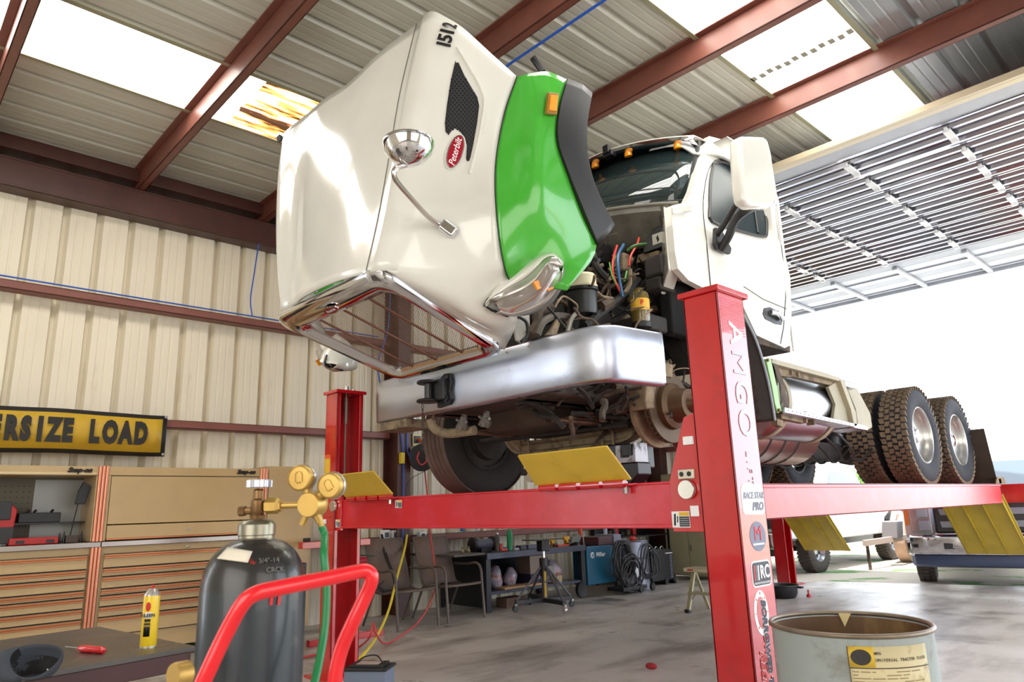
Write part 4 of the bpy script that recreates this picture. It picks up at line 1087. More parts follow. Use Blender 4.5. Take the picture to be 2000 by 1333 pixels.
MB().lathe([(.262, -.07), (.275, -.03), (.285, 0), (.292, .006)], (TX-1.02, 4.05, 1.855), (1, 0, 0), 32, cap=False).build('rim_face', mat('rim_dark', (84, 80, 78), .4, .4), wf)

# --- near side of the chassis: splash guard, green quarter fender, steps, tank
X1 = -2.42
arc_o = smooth_line([A(1452,615,X1), A(1478,668,X1), A(1498,735,X1), A(1509,790,X1), A(1514,822,X1)], 4)
rows = [[p, p+Vector((-.52, .0, 0))] for p in arc_o]
sg = MB().grid(rows).build('splash_guard', mat('splash_black', (46, 38, 36), .6, var=.2), trk, solid=.01, smooth=50)
MB().tube(arc_o, .010, 6).build('guard_edge', mat('guard_trim', (150, 158, 170), .4), sg)
b = MB()
for k in range(3, len(arc_o)-1, 2): b.bar(arc_o[k]+Vector((-.1, -.02, 0)), arc_o[k]+Vector((-.42, -.02, 0)), .02, .02)
b.build('guard_rib', m_grime, sg, smooth=0)
gp = [(1496,701),(1505,699),(1512,715),(1522,745),(1530,775),(1533,800),(1520,808),(1514,790),(1508,755)]
GPs = [A(x, y, X1) for x, y in gp]
gq = MB().prism(GPs, (-.03, 0, 0)).build('quarter_panel', mat('panel_green', (140, 182, 106), .4), trk, bevel=.006, label='pale green quarter panel behind the front wheel')
for x, y in ((1498,704),(1520,802)): MB().lathe([(.013, 0), (.013, .012), (.001, .014)], A(x, y, X1), (1, 0, 0), 8).build('panel_bolt', m_rust, gq)
MB().prism([p+Vector((.0, .07, 0)) for p in GPs], (-.5, 0, 0)).build('battery_box', m_grime, trk, bevel=.006)
# fuel tank with straps, in a stepped beige frame
yt0, yt1 = 5.20, 6.28
tk = MB().lathe([(.001, 0), (.24, .01), (.285, .035), (.29, .06), (.29, yt1-yt0-.06), (.285, yt1-yt0-.035), (.24, yt1-yt0-.01), (.001, yt1-yt0)], (-2.78, yt0, 2.02), (0, 1, 0), 40).build('fuel_tank', mat('tank_aluminium', (190, 194, 200), .28, 1), trk, smooth=40, label='polished aluminium fuel tank')
for y in (5.28, 6.12): MB().lathe([(.292, 0), (.300, .005), (.300, .055), (.292, .06)], (-2.78, y, 2.02), (0, 1, 0), 40, cap=False).build('tank_strap', m_beige, tk)
def quad(pts, x, th, name, m, par=trk, **k): return MB().prism([A(a, b_, x) for a, b_ in pts], (th, 0, 0)).build(name, m, par, **k)
fr = quad([(1508,710),(1640,745),(1640,738),(1612,728),(1508,700)], -2.42, -.12, 'tank_cradle', m_beige, bevel=.003)
quad([(1510,713),(1640,748),(1640,757),(1614,751),(1512,727)], -2.47, -.05, 'cradle_rail', m_grimel, fr)
quad([(1533,796),(1669,828),(1669,834),(1533,806)], -2.40, -.30, 'tank_step', m_alu, fr, bevel=.003)
b = MB()
for k in range(16): b.lathe([(.006, 0), (.001, .004)], A(1540+8*k, 802+1.9*k, -2.398), (1, 0, 0), 6)
b.build('step_holes', m_dark, fr, kind='stuff')
quad([(1618,756),(1640,742),(1646,745),(1672,815),(1674,832),(1668,832),(1628,818),(1632,790)], -2.46, -.03, 'cradle_end', m_beige, fr, bevel=.004)
quad([(1640,740),(1648,742),(1672,806),(1675,832),(1669,834),(1662,800)], -2.42, -.25, 'cradle_gusset', m_beige, fr, bevel=.004)
quad([(1648,742),(1672,750),(1676,762),(1700,808),(1704,835),(1696,840),(1676,830),(1672,800)], -2.50, -.05, 'rear_gusset', m_beige, fr, bevel=.004)
quad([(1650,745),(1673,752),(1673,760),(1653,755)], -2.45, -.30, 'upper_step', m_alu, fr, bevel=.003)
quad([(1669,827),(1694,833),(1695,841),(1669,836)], -2.42, -.25, 'rear_step', m_alu, fr, bevel=.003)
b = MB()
for x, y in ((1540,722),(1553,726),(1568,816),(1583,820)): b.obox(A(x, y, -2.48), (.03, 0, 0), (0, .012, 0), (0, 0, .045))
b.bar(A(1515,727,-2.5), A(1540,731,-2.5), .05, .06); b.bar(A(1520,812,-2.5), A(1566,822,-2.5), .05, .05); b.bar(A(1512,825,-2.5), A(1524,829,-2.5), .05, .05)
b.build('cradle_bracket', m_grimel, fr, smooth=0, kind='stuff')
# belly (air box) under the frame, reddish reflection below the tank painted into its steel
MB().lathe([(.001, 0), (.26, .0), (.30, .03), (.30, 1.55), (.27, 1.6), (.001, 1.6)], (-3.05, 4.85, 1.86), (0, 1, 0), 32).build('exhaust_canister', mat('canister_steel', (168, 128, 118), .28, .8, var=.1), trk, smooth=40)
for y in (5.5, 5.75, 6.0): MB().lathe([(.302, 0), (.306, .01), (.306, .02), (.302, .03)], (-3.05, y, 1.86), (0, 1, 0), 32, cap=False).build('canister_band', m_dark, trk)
# dark drive shaft, suspension, air lines between the axles and the canister
MB().tube([(TX, 5.4, 2.0), (TX, 8.0, 1.95)], .06, 12).build('drive_shaft', m_dark, trk)
for s in (-1, 1):
    for y in (7.6, 8.75, 9.8): MB().lathe([(.09, 0), (.12, .03), (.11, .08), (.12, .13), (.09, .16)], (TX+s*.5, y, 1.75), (0, 0, 1), 16).build('air_bag', m_black, trk)
b = MB()
for k in range(7):
    x0 = TX+.2+.12*k; b.tube(smooth_line([(x0, 6.4, 1.95), (x0+.05, 6.8, 1.62+.02*k), (x0-.05, 7.3, 1.6), (x0, 7.8, 1.85)], 4), .011, 6)
b.build('air_hose', m_hose, trk)
MB().box(TX-.5, TX+.6, 6.6, 7.6, 1.62, 1.80).build('suspension_beam', m_dark, trk, bevel=.02)
# fifth wheel plate, white deck plate over the rails
MB().box(TX-.42, TX+.42, 6.0, 7.6, 2.2, 2.215).build('deck_plate', m_alu, trk, bevel=.003)
MB().lathe([(.001, 0), (.46, 0), (.46, .03), (.001, .04)], (TX, 8.7, 2.26), (0, 0, 1), 28).box(TX-.3, TX+.3, 8.55, 8.85, 2.19, 2.27).build('fifth_wheel', m_dark, trk)
# --- engine bay
rb = random.Random(21)
eng = MB()
eng.box(-4.1, -3.2, 3.55, 4.85, 2.05, 2.75)
for k in range(6): eng.box(-4.02, -3.28, 3.6+.2*k, 3.74+.2*k, 2.75, 2.92)
eng.box(-3.25, -3.12, 3.7, 4.6, 2.35, 2.6)
eo = eng.build('engine_block', m_dark, trk, bevel=.02, label='grimy engine block')
MB().box(-4.60, -2.72, 4.55, 4.60, 2.2, 3.48).build('firewall', m_dark, trk)
MB().box(-4.05, -3.25, 3.12, 3.32, 2.02, 2.35).build('radiator', m_dark, trk, bevel=.01)
MB().prism([(-3.9, 3.1, 1.95), (-2.95, 3.1, 1.95), (-2.86, 3.1, 2.25), (-4.0, 3.1, 2.25)], (0, .10, 0)).build('bumper_backing', m_dark, trk)
# oil pan and underside lumps
pan = [[(-4.0, 3.35, 1.93), (-3.3, 3.35, 1.93)], [(-3.95, 3.45, 1.78), (-3.35, 3.45, 1.78)], [(-3.95, 4.0, 1.72), (-3.35, 4.0, 1.72)], [(-3.95, 4.9, 1.74), (-3.35, 4.9, 1.74)], [(-4.0, 5.0, 2.0), (-3.3, 5.0, 2.0)]]
b = MB(); b.prism([(-4.25, 3.12, 1.93), (-3.0, 3.12, 1.93), (-3.0, 4.9, 1.93), (-4.25, 4.9, 1.93)], (0, 0, .1))
b.prism([(-4.0, 3.42, 1.95), (-4.0, 3.48, 1.80), (-4.0, 4.6, 1.78), (-4.0, 4.75, 1.95)], (.62, 0, 0))
b.build('oil_pan', mat('pan_brown', (62, 48, 38), .65, var=.3, vs=8), trk, bevel=.03)
MB().tube(smooth_line([(-4.15, 3.08, 1.90), (-4.13, 3.1, 1.83), (-4.05, 3.15, 1.79), (-3.8, 3.2, 1.79)], 4), .035, 10).build('coolant_pipe', m_grimel, trk)
for x, y, z in ((-3.83, 3.12, 1.84), (-3.62, 3.15, 1.84)):
    b = MB()
    b.lathe([(.03, -.05), (.045, -.02), (.03, .02), (.02, .06)], (x, y, z), (.2, .1, 1), 8)
    for k in range(5):
        a = 1.25*k; b.tube([(x, y, z), (x+.06*math.cos(a), y-.02, z+.05*math.sin(a))], .011, 6)
    b.build('drain_valve', mat('valve_alloy', (130, 124, 118), .4, .7), trk)
MB().prism([(-3.62, 3.75, 1.80), (-3.32, 3.75, 1.80), (-3.28, 3.75, 1.90), (-3.62, 3.75, 1.88)], (0, .03, 0)).build('skid_bracket', mat('bracket_cream', (150, 142, 112), .6), trk)
# weathered cowl lip under the windscreen
lipT = [Vector((TX+s*.90, 4.46-.45*(1-s*s), 3.50)) for s in [i/8-1 for i in range(17)]]
rows = [lipT, [p+Vector((0, -.05, -.01)) for p in lipT], [p+Vector((0, -.06, -.06)) for p in lipT], [p+Vector((0, .10, -.22)) for p in lipT], [p+Vector((0, .12, -.30)) for p in lipT]]
MB().grid(rows, flip=True).build('cowl_lip', mat('cowl_grey', (98, 94, 84), .7, var=.25, vs=9), trk, solid=.01, smooth=40)
MB().tube([p+Vector((0, -.05, 0)) for p in lipT], .014, 8).build('cowl_seal', mat('seal_grey', (120, 116, 104), .6), trk)
MB().tube([A(1297,404,-2.85), A(1300,425,-2.85), A(1306,447,-2.87)], .045, 10).build('air_duct', mat('duct_grey', (88, 84, 74), .6, var=.2), trk)
MB().lathe([(.001, 0), (.028, 0), (.03, .05), (.001, .05)], A(1238,445,-3.2), (0, -.4, -1), 12).build('sensor_cap', mat('cap_cream', (190, 182, 160), .5), trk)
# beige flange along the cab side with bolts
quad([(1300,425),(1312,410),(1318,490),(1326,525),(1338,548),(1312,545),(1305,500)], -2.72, -.02, 'cab_flange', m_beige, trk, smooth=0)
b = MB()
for x, y in ((1308,440),(1310,466),(1311,495),(1315,520)): b.lathe([(.014, 0), (.012, .012), (.001, .014)], A(x, y, -2.715), (1, 0, 0), 8)
b.build('flange_bolt', m_rust, trk, kind='stuff')
# fuse box with white label
p = A(1282,470,-2.95)
fb = MB().box(p.x-.12, p.x+.10, p.y-.02, p.y+.10, p.z-.08, p.z+.10).build('fuse_box', m_black, trk, bevel=.01)
MB().box(p.x-.02, p.x+.075, p.y-.024, p.y-.02, p.z-.04, p.z+.045).build('fuse_label', mat('label_dirty', (200, 196, 182), .6), fb, smooth=0)
MB().obox((p.x+.03, p.y-.025, p.z), (.008, 0, .01), (0, .001, 0), (-.006, 0, .02)).build('label_symbol', m_print_k, fb, smooth=0)
# steering fluid can with cream lid, round black body
q = A(1137,578,-2.98)
can = MB().lathe([(.001, -.13), (.095, -.13), (.10, -.11), (.10, .02), (.112, .03), (.112, .05)], q, (.05, -.05, 1), 28).build('filter_can', m_black, trk)
MB().lathe([(.108, .05), (.108, .065), (.100, .068), (.100, .13), (.088, .145), (.001, .15)], q, (.05, -.05, 1), 28).build('filter_lid', mat('lid_cream', (214, 206, 172), .5), can)
# coolant bottle, yellow label
q = A(1250,596,-2.85)
bo = MB().lathe([(.001, -.135), (.062, -.13), (.066, -.11), (.066, .06), (.058, .085), (.03, .105), (.03, .12), (.001, .12)], q, (0, 0, 1), 24).build('fluid_bottle', mat('bottle_amber', (120, 102, 50), .15, trans=.3, coat=.3), trk)
MB().lathe([(.067, -.05), (.0675, -.045), (.0675, .03), (.067, .035)], q, (0, 0, 1), 24, cap=False).build('bottle_label', mat('bottle_yellow', (222, 170, 50), .4), bo)
MB().lathe([(.001, -.19), (.045, -.19), (.07, -.17), (.07, -.135), (.001, -.135)], q, (0, 0, 1), 20).build('bottle_base', m_black, bo)
text('bottle_lettering', 'F', m_print_r, q+Vector((.052, -.048, .0)), (.7, .7, 0), (0, 0, 1), .045, bo, bold=.002)
# coloured lines
def hose(pts, r, m, name='wire'): return MB().tube(smooth_line([A(x, y, z) for x, y, z in pts], 5), r, 7).build(name, m, trk)
hose([(1205,480,-3.0),(1197,510,-2.95),(1198,540,-2.93),(1212,572,-2.93)], .009, mat('line_red', (205, 60, 44), .4), 'air_line')
hose([(1218,478,-3.0),(1207,500,-2.95),(1208,535,-2.92),(1216,580,-2.92)], .012, mat('line_blue', (46, 96, 140), .4), 'air_line')
hose([(1203,500,-3.0),(1195,520,-2.96),(1200,548,-2.93),(1212,568,-2.93)], .006, mat('line_green', (96, 190, 90), .4), 'air_line')
hose([(1190,513,-2.96),(1196,540,-2.93),(1208,562,-2.93)], .005, mat('line_green', (96, 190, 90), .4), 'air_line')
hose([(1225,490,-3.0),(1240,480,-2.95),(1262,477,-2.95)], .012, mat('line_darkgreen', (70, 120, 60), .5), 'air_line')
hose([(1248,465,-3.0),(1244,478,-2.96),(1232,500,-2.95),(1228,520,-2.95)], .009, mat('line_red', (205, 60, 44), .4), 'air_line')
hose([(1224,530,-2.95),(1220,548,-2.94),(1216,545,-2.94)], .006, mat('line_green', (96, 190, 90), .4), 'air_line')
# big hoses and pipes
hose([(1140,636,-2.95),(1170,612,-2.95),(1195,596,-2.95),(1225,572,-2.95),(1246,548,-3.0)], .032, m_hose, 'radiator_hose')
hose([(1172,600,-2.94),(1192,590,-2.94)], .045, m_grime, 'hose_joint')
hose([(1035,655,-3.0),(1050,635,-3.0),(1052,612,-3.05),(1075,600,-3.05)], .038, m_grime, 'coolant_hose')
hose([(1048,655,-2.95),(1060,630,-2.95),(1085,618,-2.98),(1110,620,-3.0)], .026, mat('hose_grey', (86, 78, 68), .6, var=.2), 'coolant_hose')
hose([(1020,560,-3.1),(1060,590,-3.0),(1105,640,-2.9)], .008, m_black, 'gas_strut')
hose([(1108,650,-2.92),(1118,620,-2.95),(1140,600,-2.98)], .016, mat('pipe_grey', (130, 124, 112), .5, .3), 'metal_pipe')
hose([(1012,618,-3.0),(1028,630,-2.97),(1030,655,-2.95),(1018,668,-2.95)], .011, m_black, 'radiator_hose')
hose([(1160,545,-3.1),(1185,560,-3.1),(1190,590,-3.1)], .018, m_grime, 'metal_pipe')
hose([(1150,470,-3.2),(1165,520,-3.1),(1185,545,-3.05)], .028, m_dark, 'coolant_hose')
quad([(1068,655),(1080,640),(1092,618),(1096,628),(1088,655)], -2.93, -.03, 'mount_bracket', m_grimel, trk, bevel=.006)
quad([(1010,665),(1005,640),(1022,610),(1034,606),(1036,640),(1022,672)], -3.02, -.02, 'radiator_plate', mat('plate_grey', (178, 174, 166), .6, var=.1), trk, bevel=.004)
# master cylinder / valve blocks on the firewall
def lump(px, py, x, sx, sy, sz, m, name):
    p = A(px, py, x); return MB().box(p.x-sx, p.x+sx, p.y-sy, p.y+sy, p.z-sz, p.z+sz).build(name, m, trk, bevel=min(sx, sy, sz)*.35, seg=3)
lump(1300, 528, -2.86, .09, .16, .085, mat('box_grey', (64, 60, 60), .55, var=.2), 'battery_cover')
lump(1290, 560, -2.86, .07, .10, .05, m_dark, 'bracket_block')
lump(1283, 505, -2.92, .05, .05, .045, mat('valve_brass', (120, 104, 76), .5, .5, var=.3), 'valve_block')
lump(1215, 515, -3.05, .05, .05, .07, m_grimel, 'valve_block')
lump(1228, 545, -3.02, .04, .05, .05, m_grime, 'valve_block')
lump(1160, 500, -3.3, .10, .12, .10, m_black, 'air_cleaner')
lump(1045, 600, -3.2, .12, .12, .12, m_dark, 'air_box')
lump(1330, 610, -2.85, .05, .2, .2, mat('shade_black', (16, 15, 15), .95), 'wheel_well_shade')  # near-black block painting the shade of the empty wheel well
lump(1250, 640, -2.95, .16, .12, .06, m_dark, 'frame_bracket')
# dense small lines, hoses and fittings that nobody could count
b1, b2, b3 = MB(), MB(), MB()
for k in range(150):
    x = rb.uniform(-3.45, -2.78); y = rb.uniform(3.35, 4.5); z = rb.uniform(2.15, 3.15)
    if x > -3.0 and z > 2.6: x -= .25
    pts = [Vector((x, y, z))]
    d = Vector((rb.uniform(-1, 1), rb.uniform(-1, 1), rb.uniform(-1, 1))).normalized()
    for j in range(5):
        d = (d+Vector((rb.uniform(-1, 1), rb.uniform(-1, 1), rb.uniform(-1, 1)))*.7).normalized(); pts.append(pts[-1]+d*rb.uniform(.04, .10))
    (b1, b2, b3)[k % 3].tube(smooth_line(pts, 3), rb.choice((.005, .007, .010, .016)), 6)
b1.build('hose_tangle', m_hose, trk, kind='stuff'); b2.build('pipe_tangle', m_grimel, trk, kind='stuff'); b3.build('wiring_loom', m_grime, trk, kind='stuff')
b1, b2 = MB(), MB()
for k in range(110):
    x = rb.uniform(-3.5, -2.85); y = rb.uniform(3.4, 4.55); z = rb.uniform(2.1, 3.2)
    if x > -3.05 and z > 2.6: x -= .2
    bb_ = (b1, b2)[k % 2]
    if k % 3: bb_.lathe([(rb.uniform(.01, .03), 0), (rb.uniform(.012, .04), .02), (rb.uniform(.01, .03), .05), (.001, .055)], (x, y, z), (rb.uniform(-1, 1), rb.uniform(-1, 1), rb.uniform(-1, 1)), 8)
    else: bb_.obox((x, y, z), (rb.uniform(.01, .05), .01, 0), (0, rb.uniform(.01, .05), .01), (.01, 0, rb.uniform(.01, .04)))
b1.build('engine_fittings', m_grimel, trk, kind='stuff'); b2.build('engine_brackets', m_dark, trk, kind='stuff')
# the same under the frame behind the bumper
b1, b2 = MB(), MB()
for k in range(90):
    x = rb.uniform(-3.4, -2.75); y = rb.uniform(3.3, 4.6); z = rb.uniform(1.78, 2.1)
    pts = [Vector((x, y, z))]; d = Vector((rb.uniform(-1, 1), rb.uniform(-1, 1), rb.uniform(-.5, .5))).normalized()
    for j in range(4):
        d = (d+Vector((rb.uniform(-1, 1), rb.uniform(-1, 1), rb.uniform(-.6, .6)))*.6).normalized(); pts.append(pts[-1]+d*rb.uniform(.04, .09))
    (b1, b2)[k % 2].tube(smooth_line(pts, 2), rb.choice((.006, .01, .016, .022)), 6)
b1.build('underbody_hoses', m_dark, trk, kind='stuff'); b2.build('underbody_pipes', m_grime, trk, kind='stuff')
# ------------------------------------------------------------------ left wall: banner, tool cabinets
m_tan = mat('cabinet_tan', (192, 164, 118), .35, var=.03)
m_copper = mat('copper_trim', (206, 140, 112), .28, .75)
m_copperd = mat('copper_pull', (176, 112, 74), .3, .75)
m_black2 = mat('gap_black', (18, 15, 14), .6)
m_steelstrip = mat('steel_strip', (150, 142, 136), .25, .9)
m_inside = mat('cabinet_inside', (104, 100, 84), .6)
BX = -7.74
def BP(px, py, dx=0.): p = at(px, py, 'x', BX); p.x += dx; return p
pR1, pR0 = BP(328, 817), BP(320, 895); pL1, pL0 = BP(0, 787), BP(0, 880)
zt_b, zb_b = (pR1.z+pL1.z)/2, (pR0.z+pL0.z)/2; yb_ = (pR1.y+pR0.y)/2; ya = yb_-2.75
bn = thing('banner', 'yellow OVERSIZE LOAD banner with black border hung on the ribbed wall', 'banner', (BX, (ya+yb_)/2, zb_b))
nseg = 24; rows = []
for zf in (0, 1):
    rows.append([Vector((BX+.008*math.sin(i*1.3), ya+(yb_-ya)*i/nseg, (zb_b if zf == 0 else zt_b)+.006*math.sin(i*.5))) for i in range(nseg+1)])
MB().grid(rows).build('border', mat('banner_black', (34, 32, 30), .55), bn, solid=.004)
fld = [[Vector((p.x+.010, max(ya+.04, min(yb_-.045, p.y)), p.z+(.04 if k == 0 else -.04))) for p in r] for k, r in enumerate(rows)]
MB().grid(fld).build('yellow_field', mat('banner_yellow', (202, 164, 46), .45, var=.05), bn, solid=.003)
m_let = mat('banner_letter', (36, 34, 32), .6)
zm = (zt_b+zb_b)/2
def blet(s_, px0, px1):
    y0_, y1_ = BP(px0, 850).y, BP(px1, 850).y; n_ = len(s_); st_ = (y1_-y0_)/n_
    for i, ch in enumerate(s_): text('banner_lettering', ch, m_let, (BX+.03, y0_+st_*(i+.5), zm), (0, 1, 0), (0, 0, 1), .285, bn, bold=.020 if ch != 'I' else .022, squash=.56, ext=.002)
blet('LOAD', 166, 288); blet('SIZE', 33, 143); blet('OVER', -98, 35)
for z_ in (zb_b+.018, zt_b-.018):
    MB().lathe([(.006, 0), (.014, .001), (.014, .003), (.006, .004)], (BX+.014, yb_-.02, z_), (1, 0, 0), 12).build('grommet', m_bolt, bn)

XF, XB_ = -7.30, -7.78
def drawer(par, y0, y1, z0, z1, pull=.034):
    d = MB().box(XF-.02, XF, y0, y1, z0, z1).build('drawer', m_tan, par, bevel=.003)
    b = MB(); zt_ = z1-.002
    b.box(XF-.01, XF+.012, y0+.004, y1-.004, zt_-pull, zt_-pull*.55).box(XF-.01, XF+.018, y0+.004, y1-.004, zt_-pull*.5, zt_-pull*.1)
    b.build('pull', m_copperd, d, bevel=.002)
    MB().box(XF-.004, XF+.001, y0, y1, z0-.006, z0-.001).box(XF-.004, XF+.001, y0, y1, zt_, zt_+.006).build('gap', m_black2, d, smooth=0)
def cabinet(y0, y1, open_):
    c = thing('tool_cabinet', '', 'tool cabinet', (XF-.3, (y0+y1)/2, .1))
    MB().box(XB_, XF-.02, y0, y1, .10, 1.02).build('carcass', m_tan, c, bevel=.004)
    MB().box(XB_, XF+.02, y0, y1+.055, 1.02, 1.065).build('steel_top', m_steelstrip, c, bevel=.004)
    # upper hutch
    b = MB(); b.box(XB_, XF, y0, y1, 1.65, 1.73).box(XB_, XB_+.02, y0, y1, 1.07, 1.65).box(XB_, XF, y0, y0+.03, 1.07, 1.65).box(XB_, XF, y1-.03, y1, 1.07, 1.65)
    b.build('hutch', m_tan, c, bevel=.004)
    for y in (y1,):
        b = MB()
        for k in range(3): b.tube([(XF+.004, y-.006+.029*k, 1.07), (XF+.004, y-.006+.029*k, 1.735)], .0155, 12).tube([(XF+.004, y-.006+.029*k, .12), (XF+.004, y-.006+.029*k, 1.02)], .0155, 12)
        b.build('corner_trim', m_copper, c, kind='stuff')
    if open_:
        MB().box(XB_+.02, XB_+.024, y0+.03, y1-.03, 1.07, 1.65).build('back_panel', m_inside, c, smooth=0)
        b = MB()
        for r_ in range(10):
            for q in range(28): b.box(XB_+.024, XB_+.0255, y0+.1+q*.045, y0+.108+q*.045, 1.12+.05*r_, 1.128+.05*r_)
        b.build('pegboard_holes', m_black2, c, kind='stuff', smooth=0)
        MB().box(XF-.02, XF+.003, y0+.03, y1-.03, 1.655, 1.675).build('door_lip', mat('lip_cream', (214, 196, 150), .35), c, bevel=.003)
        MB().box(XB_+.02, XF-.25, y0+.03, y1-.03, 1.235, 1.25).build('shelf', m_black, c)
        MB().box(XB_+.03, XB_+.032, y1-.42, y1-.03, 1.08, 1.63).build('mirror_panel', mat('inner_mirror', (150, 152, 148), .4, .3), c, smooth=0)
    else:
        MB().box(XF-.02, XF-.002, y0+.035, y1-.035, 1.215, 1.645).build('lid', m_tan, c, bevel=.003)
        MB().box(XF-.02, XF+.004, y0+.035, y1-.035, 1.075, 1.205).build('front_flap', m_tan, c, bevel=.006)
        MB().box(XF-.01, XF+.010, y0+.035, y1-.035, 1.075, 1.092).build('flap_pull', m_copperd, c, bevel=.003)
        for z in (1.145, .985): MB().lathe([(.012, 0), (.012, .005), (.006, .007), (.001, .007)], (XF+.004, (y0+y1)/2+.02, z), (1, 0, 0), 14).build('lock', m_bolt, c)
        MB().box(XF-.004, XF-.001, y0+.03, y1-.03, 1.645, 1.652).build('gap', m_black2, c, smooth=0)
    # maker's plate
    text('maker_plate', 'Snap-on', m_black2, (XF+.006, y1-.17, 1.695), (0, 1, 0), (0, 0, 1), .058, c, bold=.0032, shear=.35, ext=.003)
    # drawers
    zz = .955; wide = [.115, .065, .095]
    for h in wide:
        drawer(c, y0+.035, y1-.035, zz-h, zz); zz -= h+.008
    ysp = y0+.035+(y1-y0-.07)*(.70 if not open_ else .32)
    MB().box(XF-.012, XF+.006, ysp-.028, ysp+.028, .12, zz).build('divider_trim', m_copper, c, bevel=.006)
    for a, b_ in ((y0+.035, ysp-.032), (ysp+.032, y1-.035)):
        z2 = zz
        for h in (.05, .085, .08, .15, .15):
            if z2-h < .13: break
            drawer(c, a, b_, z2-h, z2); z2 -= h+.008
    for y in (y0+.12, y1-.12): MB().lathe([(.05, -.02), (.05, .02)], (XF-.15, y, .05), (0, 1, 0), 16).build('caster', m_black, c)
    return c
c1 = cabinet(.15, 1.70, True); c1['label'] = 'tan tool cabinet with open hutch and copper drawer pulls, at left edge'
c2 = cabinet(1.76, 3.21, False); c2['label'] = 'tan tool cabinet with closed hutch lid behind the gas cylinder'
lc = thing('side_locker', 'plain tan locker at the right end of the tool cabinets', 'locker', (XF-.3, 3.5, .1))
MB().box(XB_, XF, 3.27, 3.80, .10, 1.76).build('carcass', m_tan, lc, bevel=.006)
MB().box(XF, XF+.014, 3.29, 3.78, .14, 1.72).build('door', m_tan, lc, bevel=.004)
MB().box(XF-.01, XF+.03, 3.70, 3.78, .9, 1.0).build('latch', m_black, lc, bevel=.004)
# things inside the open hutch
def box_thing(name, label, cat, lo, hi, m, bev=.004, group=None):
    o = MB().box(lo[0], hi[0], lo[1], hi[1], lo[2], hi[2]).build(name, m, None, bevel=bev); return tag(o, label, cat, group)
m_toolred = mat('case_red', (176, 22, 24), .4)
t = thing('battery_charger', 'red and black charger at left edge inside the open hutch', 'charger', (-7.45, 1.0, 1.07))
MB().prism([(-7.40, .78, 1.07), (-7.40, 1.10, 1.07), (-7.40, 1.12, 1.36), (-7.40, 1.06, 1.43), (-7.40, .78, 1.43)], (-.22, 0, 0)).build('body', m_toolred, t, bevel=.012)
MB().box(-7.41, -7.385, .78, 1.075, 1.28, 1.43).box(-7.41, -7.385, .78, 1.11, 1.08, 1.22).build('face', m_black, t, bevel=.006)
t = thing('tool_case', 'low red tool case lying inside the open hutch', 'case', (-7.42, 1.25, 1.07))
MB().box(-7.52, -7.36, 1.08, 1.44, 1.067, 1.125).build('body', m_toolred, t, bevel=.008)
for y in (1.13, 1.35): MB().box(-7.362, -7.352, y, y+.06, 1.08, 1.105).build('latch', m_black, t, bevel=.002)
t = thing('socket_tray', 'black tool tray on the hutch shelf', 'tray', (-7.6, 1.25, 1.25))
MB().box(-7.75, -7.58, 1.16, 1.48, 1.25, 1.335).build('tray', m_black, t, bevel=.006)
for y in (1.22, 1.27, 1.40): MB().tube([(-7.6, y, 1.335), (-7.6, y+.02, 1.36)], .012, 6).build('tool_handle', m_black, t)
t = thing('inspection_lamp', 'black tool with a long stem standing at the right of the open hutch', 'tool', (-7.45, 1.58, 1.07))
MB().prism([(-7.42, 1.55, 1.40), (-7.42, 1.63, 1.40), (-7.42, 1.66, 1.56), (-7.42, 1.60, 1.60), (-7.42, 1.565, 1.52)], (-.04, 0, 0)).build('head', m_black, t, bevel=.006)
MB().tube([(-7.44, 1.575, 1.41), (-7.44, 1.54, 1.13)], .005, 6).build('stem', m_black, t)
MB().box(-7.50, -7.40, 1.50, 1.60, 1.067, 1.13).build('foot', mat('tool_brown', (70, 56, 46), .5), t, bevel=.006)
for k, (y, h) in enumerate(((1.455, .09), (1.49, .10), (1.625, .1))):
    o = MB().lathe([(.008, 0), (.012, .02), (.010, .06), (.003, h)], (-7.42, y, 1.066), (0, 0, 1), 8).build('small_tool', m_black)
    tag(o, ('short black tool left of its twin in the hutch', 'short black tool right of its twin in the hutch', 'short black tool beside the copper post in the hutch')[k], 'tool')
o = MB().ball((-7.42, 1.02, 1.085), .035, 10, (1, 2, .7)).build('shop_rag', mat('rag_white', (200, 200, 200), .9, bump=.6, bs=30)); tag(o, 'crumpled white rag at the front of the open hutch', 'rag')

# ------------------------------------------------------------------ air lines, reel, outlets on the wall
def line_thing(name, label, cat, pts, r, m, k=5, n=8, group=None):
    o = MB().tube(smooth_line(pts, k), r, n).build(name, m); return tag(o, label, cat, group)
m_blue = MATS['blue_air_line']
line_thing('air_line', 'blue air line running along the upper wall girt', 'air line', [(-7.77, .6, 3.505), (-7.76, 2.0, 3.50), (-7.77, 3.2, 3.505), (-7.76, 4.9, 3.50)], .008, m_blue)
line_thing('air_line', 'blue air line dropping from eave beam to upper girt', 'air line', [(-7.74, 3.22, 4.39), (-7.75, 3.19, 4.0), (-7.76, 3.17, 3.7), (-7.76, 3.2, 3.51)], .008, m_blue)
line_thing('air_line', 'long blue air line running down beside the brown column to the reel', 'air line', [(-7.6, 4.98, 4.3), (-7.6, 4.95, 3.6), (-7.6, 4.80, 3.0), (-7.6, 5.1, 2.4), (-7.59, 5.19, 1.95), (-7.59, 5.19, .9)], .009, m_blue)
line_thing('air_line', 'short blue air line looping into the hose reel', 'air line', [(-7.595, 5.25, 2.9), (-7.595, 5.25, 2.2), (-7.58, 5.26, 1.98), (-7.52, 5.27, 1.93)], .008, m_blue)
rl_ = thing('hose_reel', 'black hose reel with red hose mounted on the brown column', 'hose reel', (-7.55, 5.42, 1.92))
rc = Vector((-7.52, 5.44, 1.92)); ra = Vector((.85, -.53, 0)).normalized()
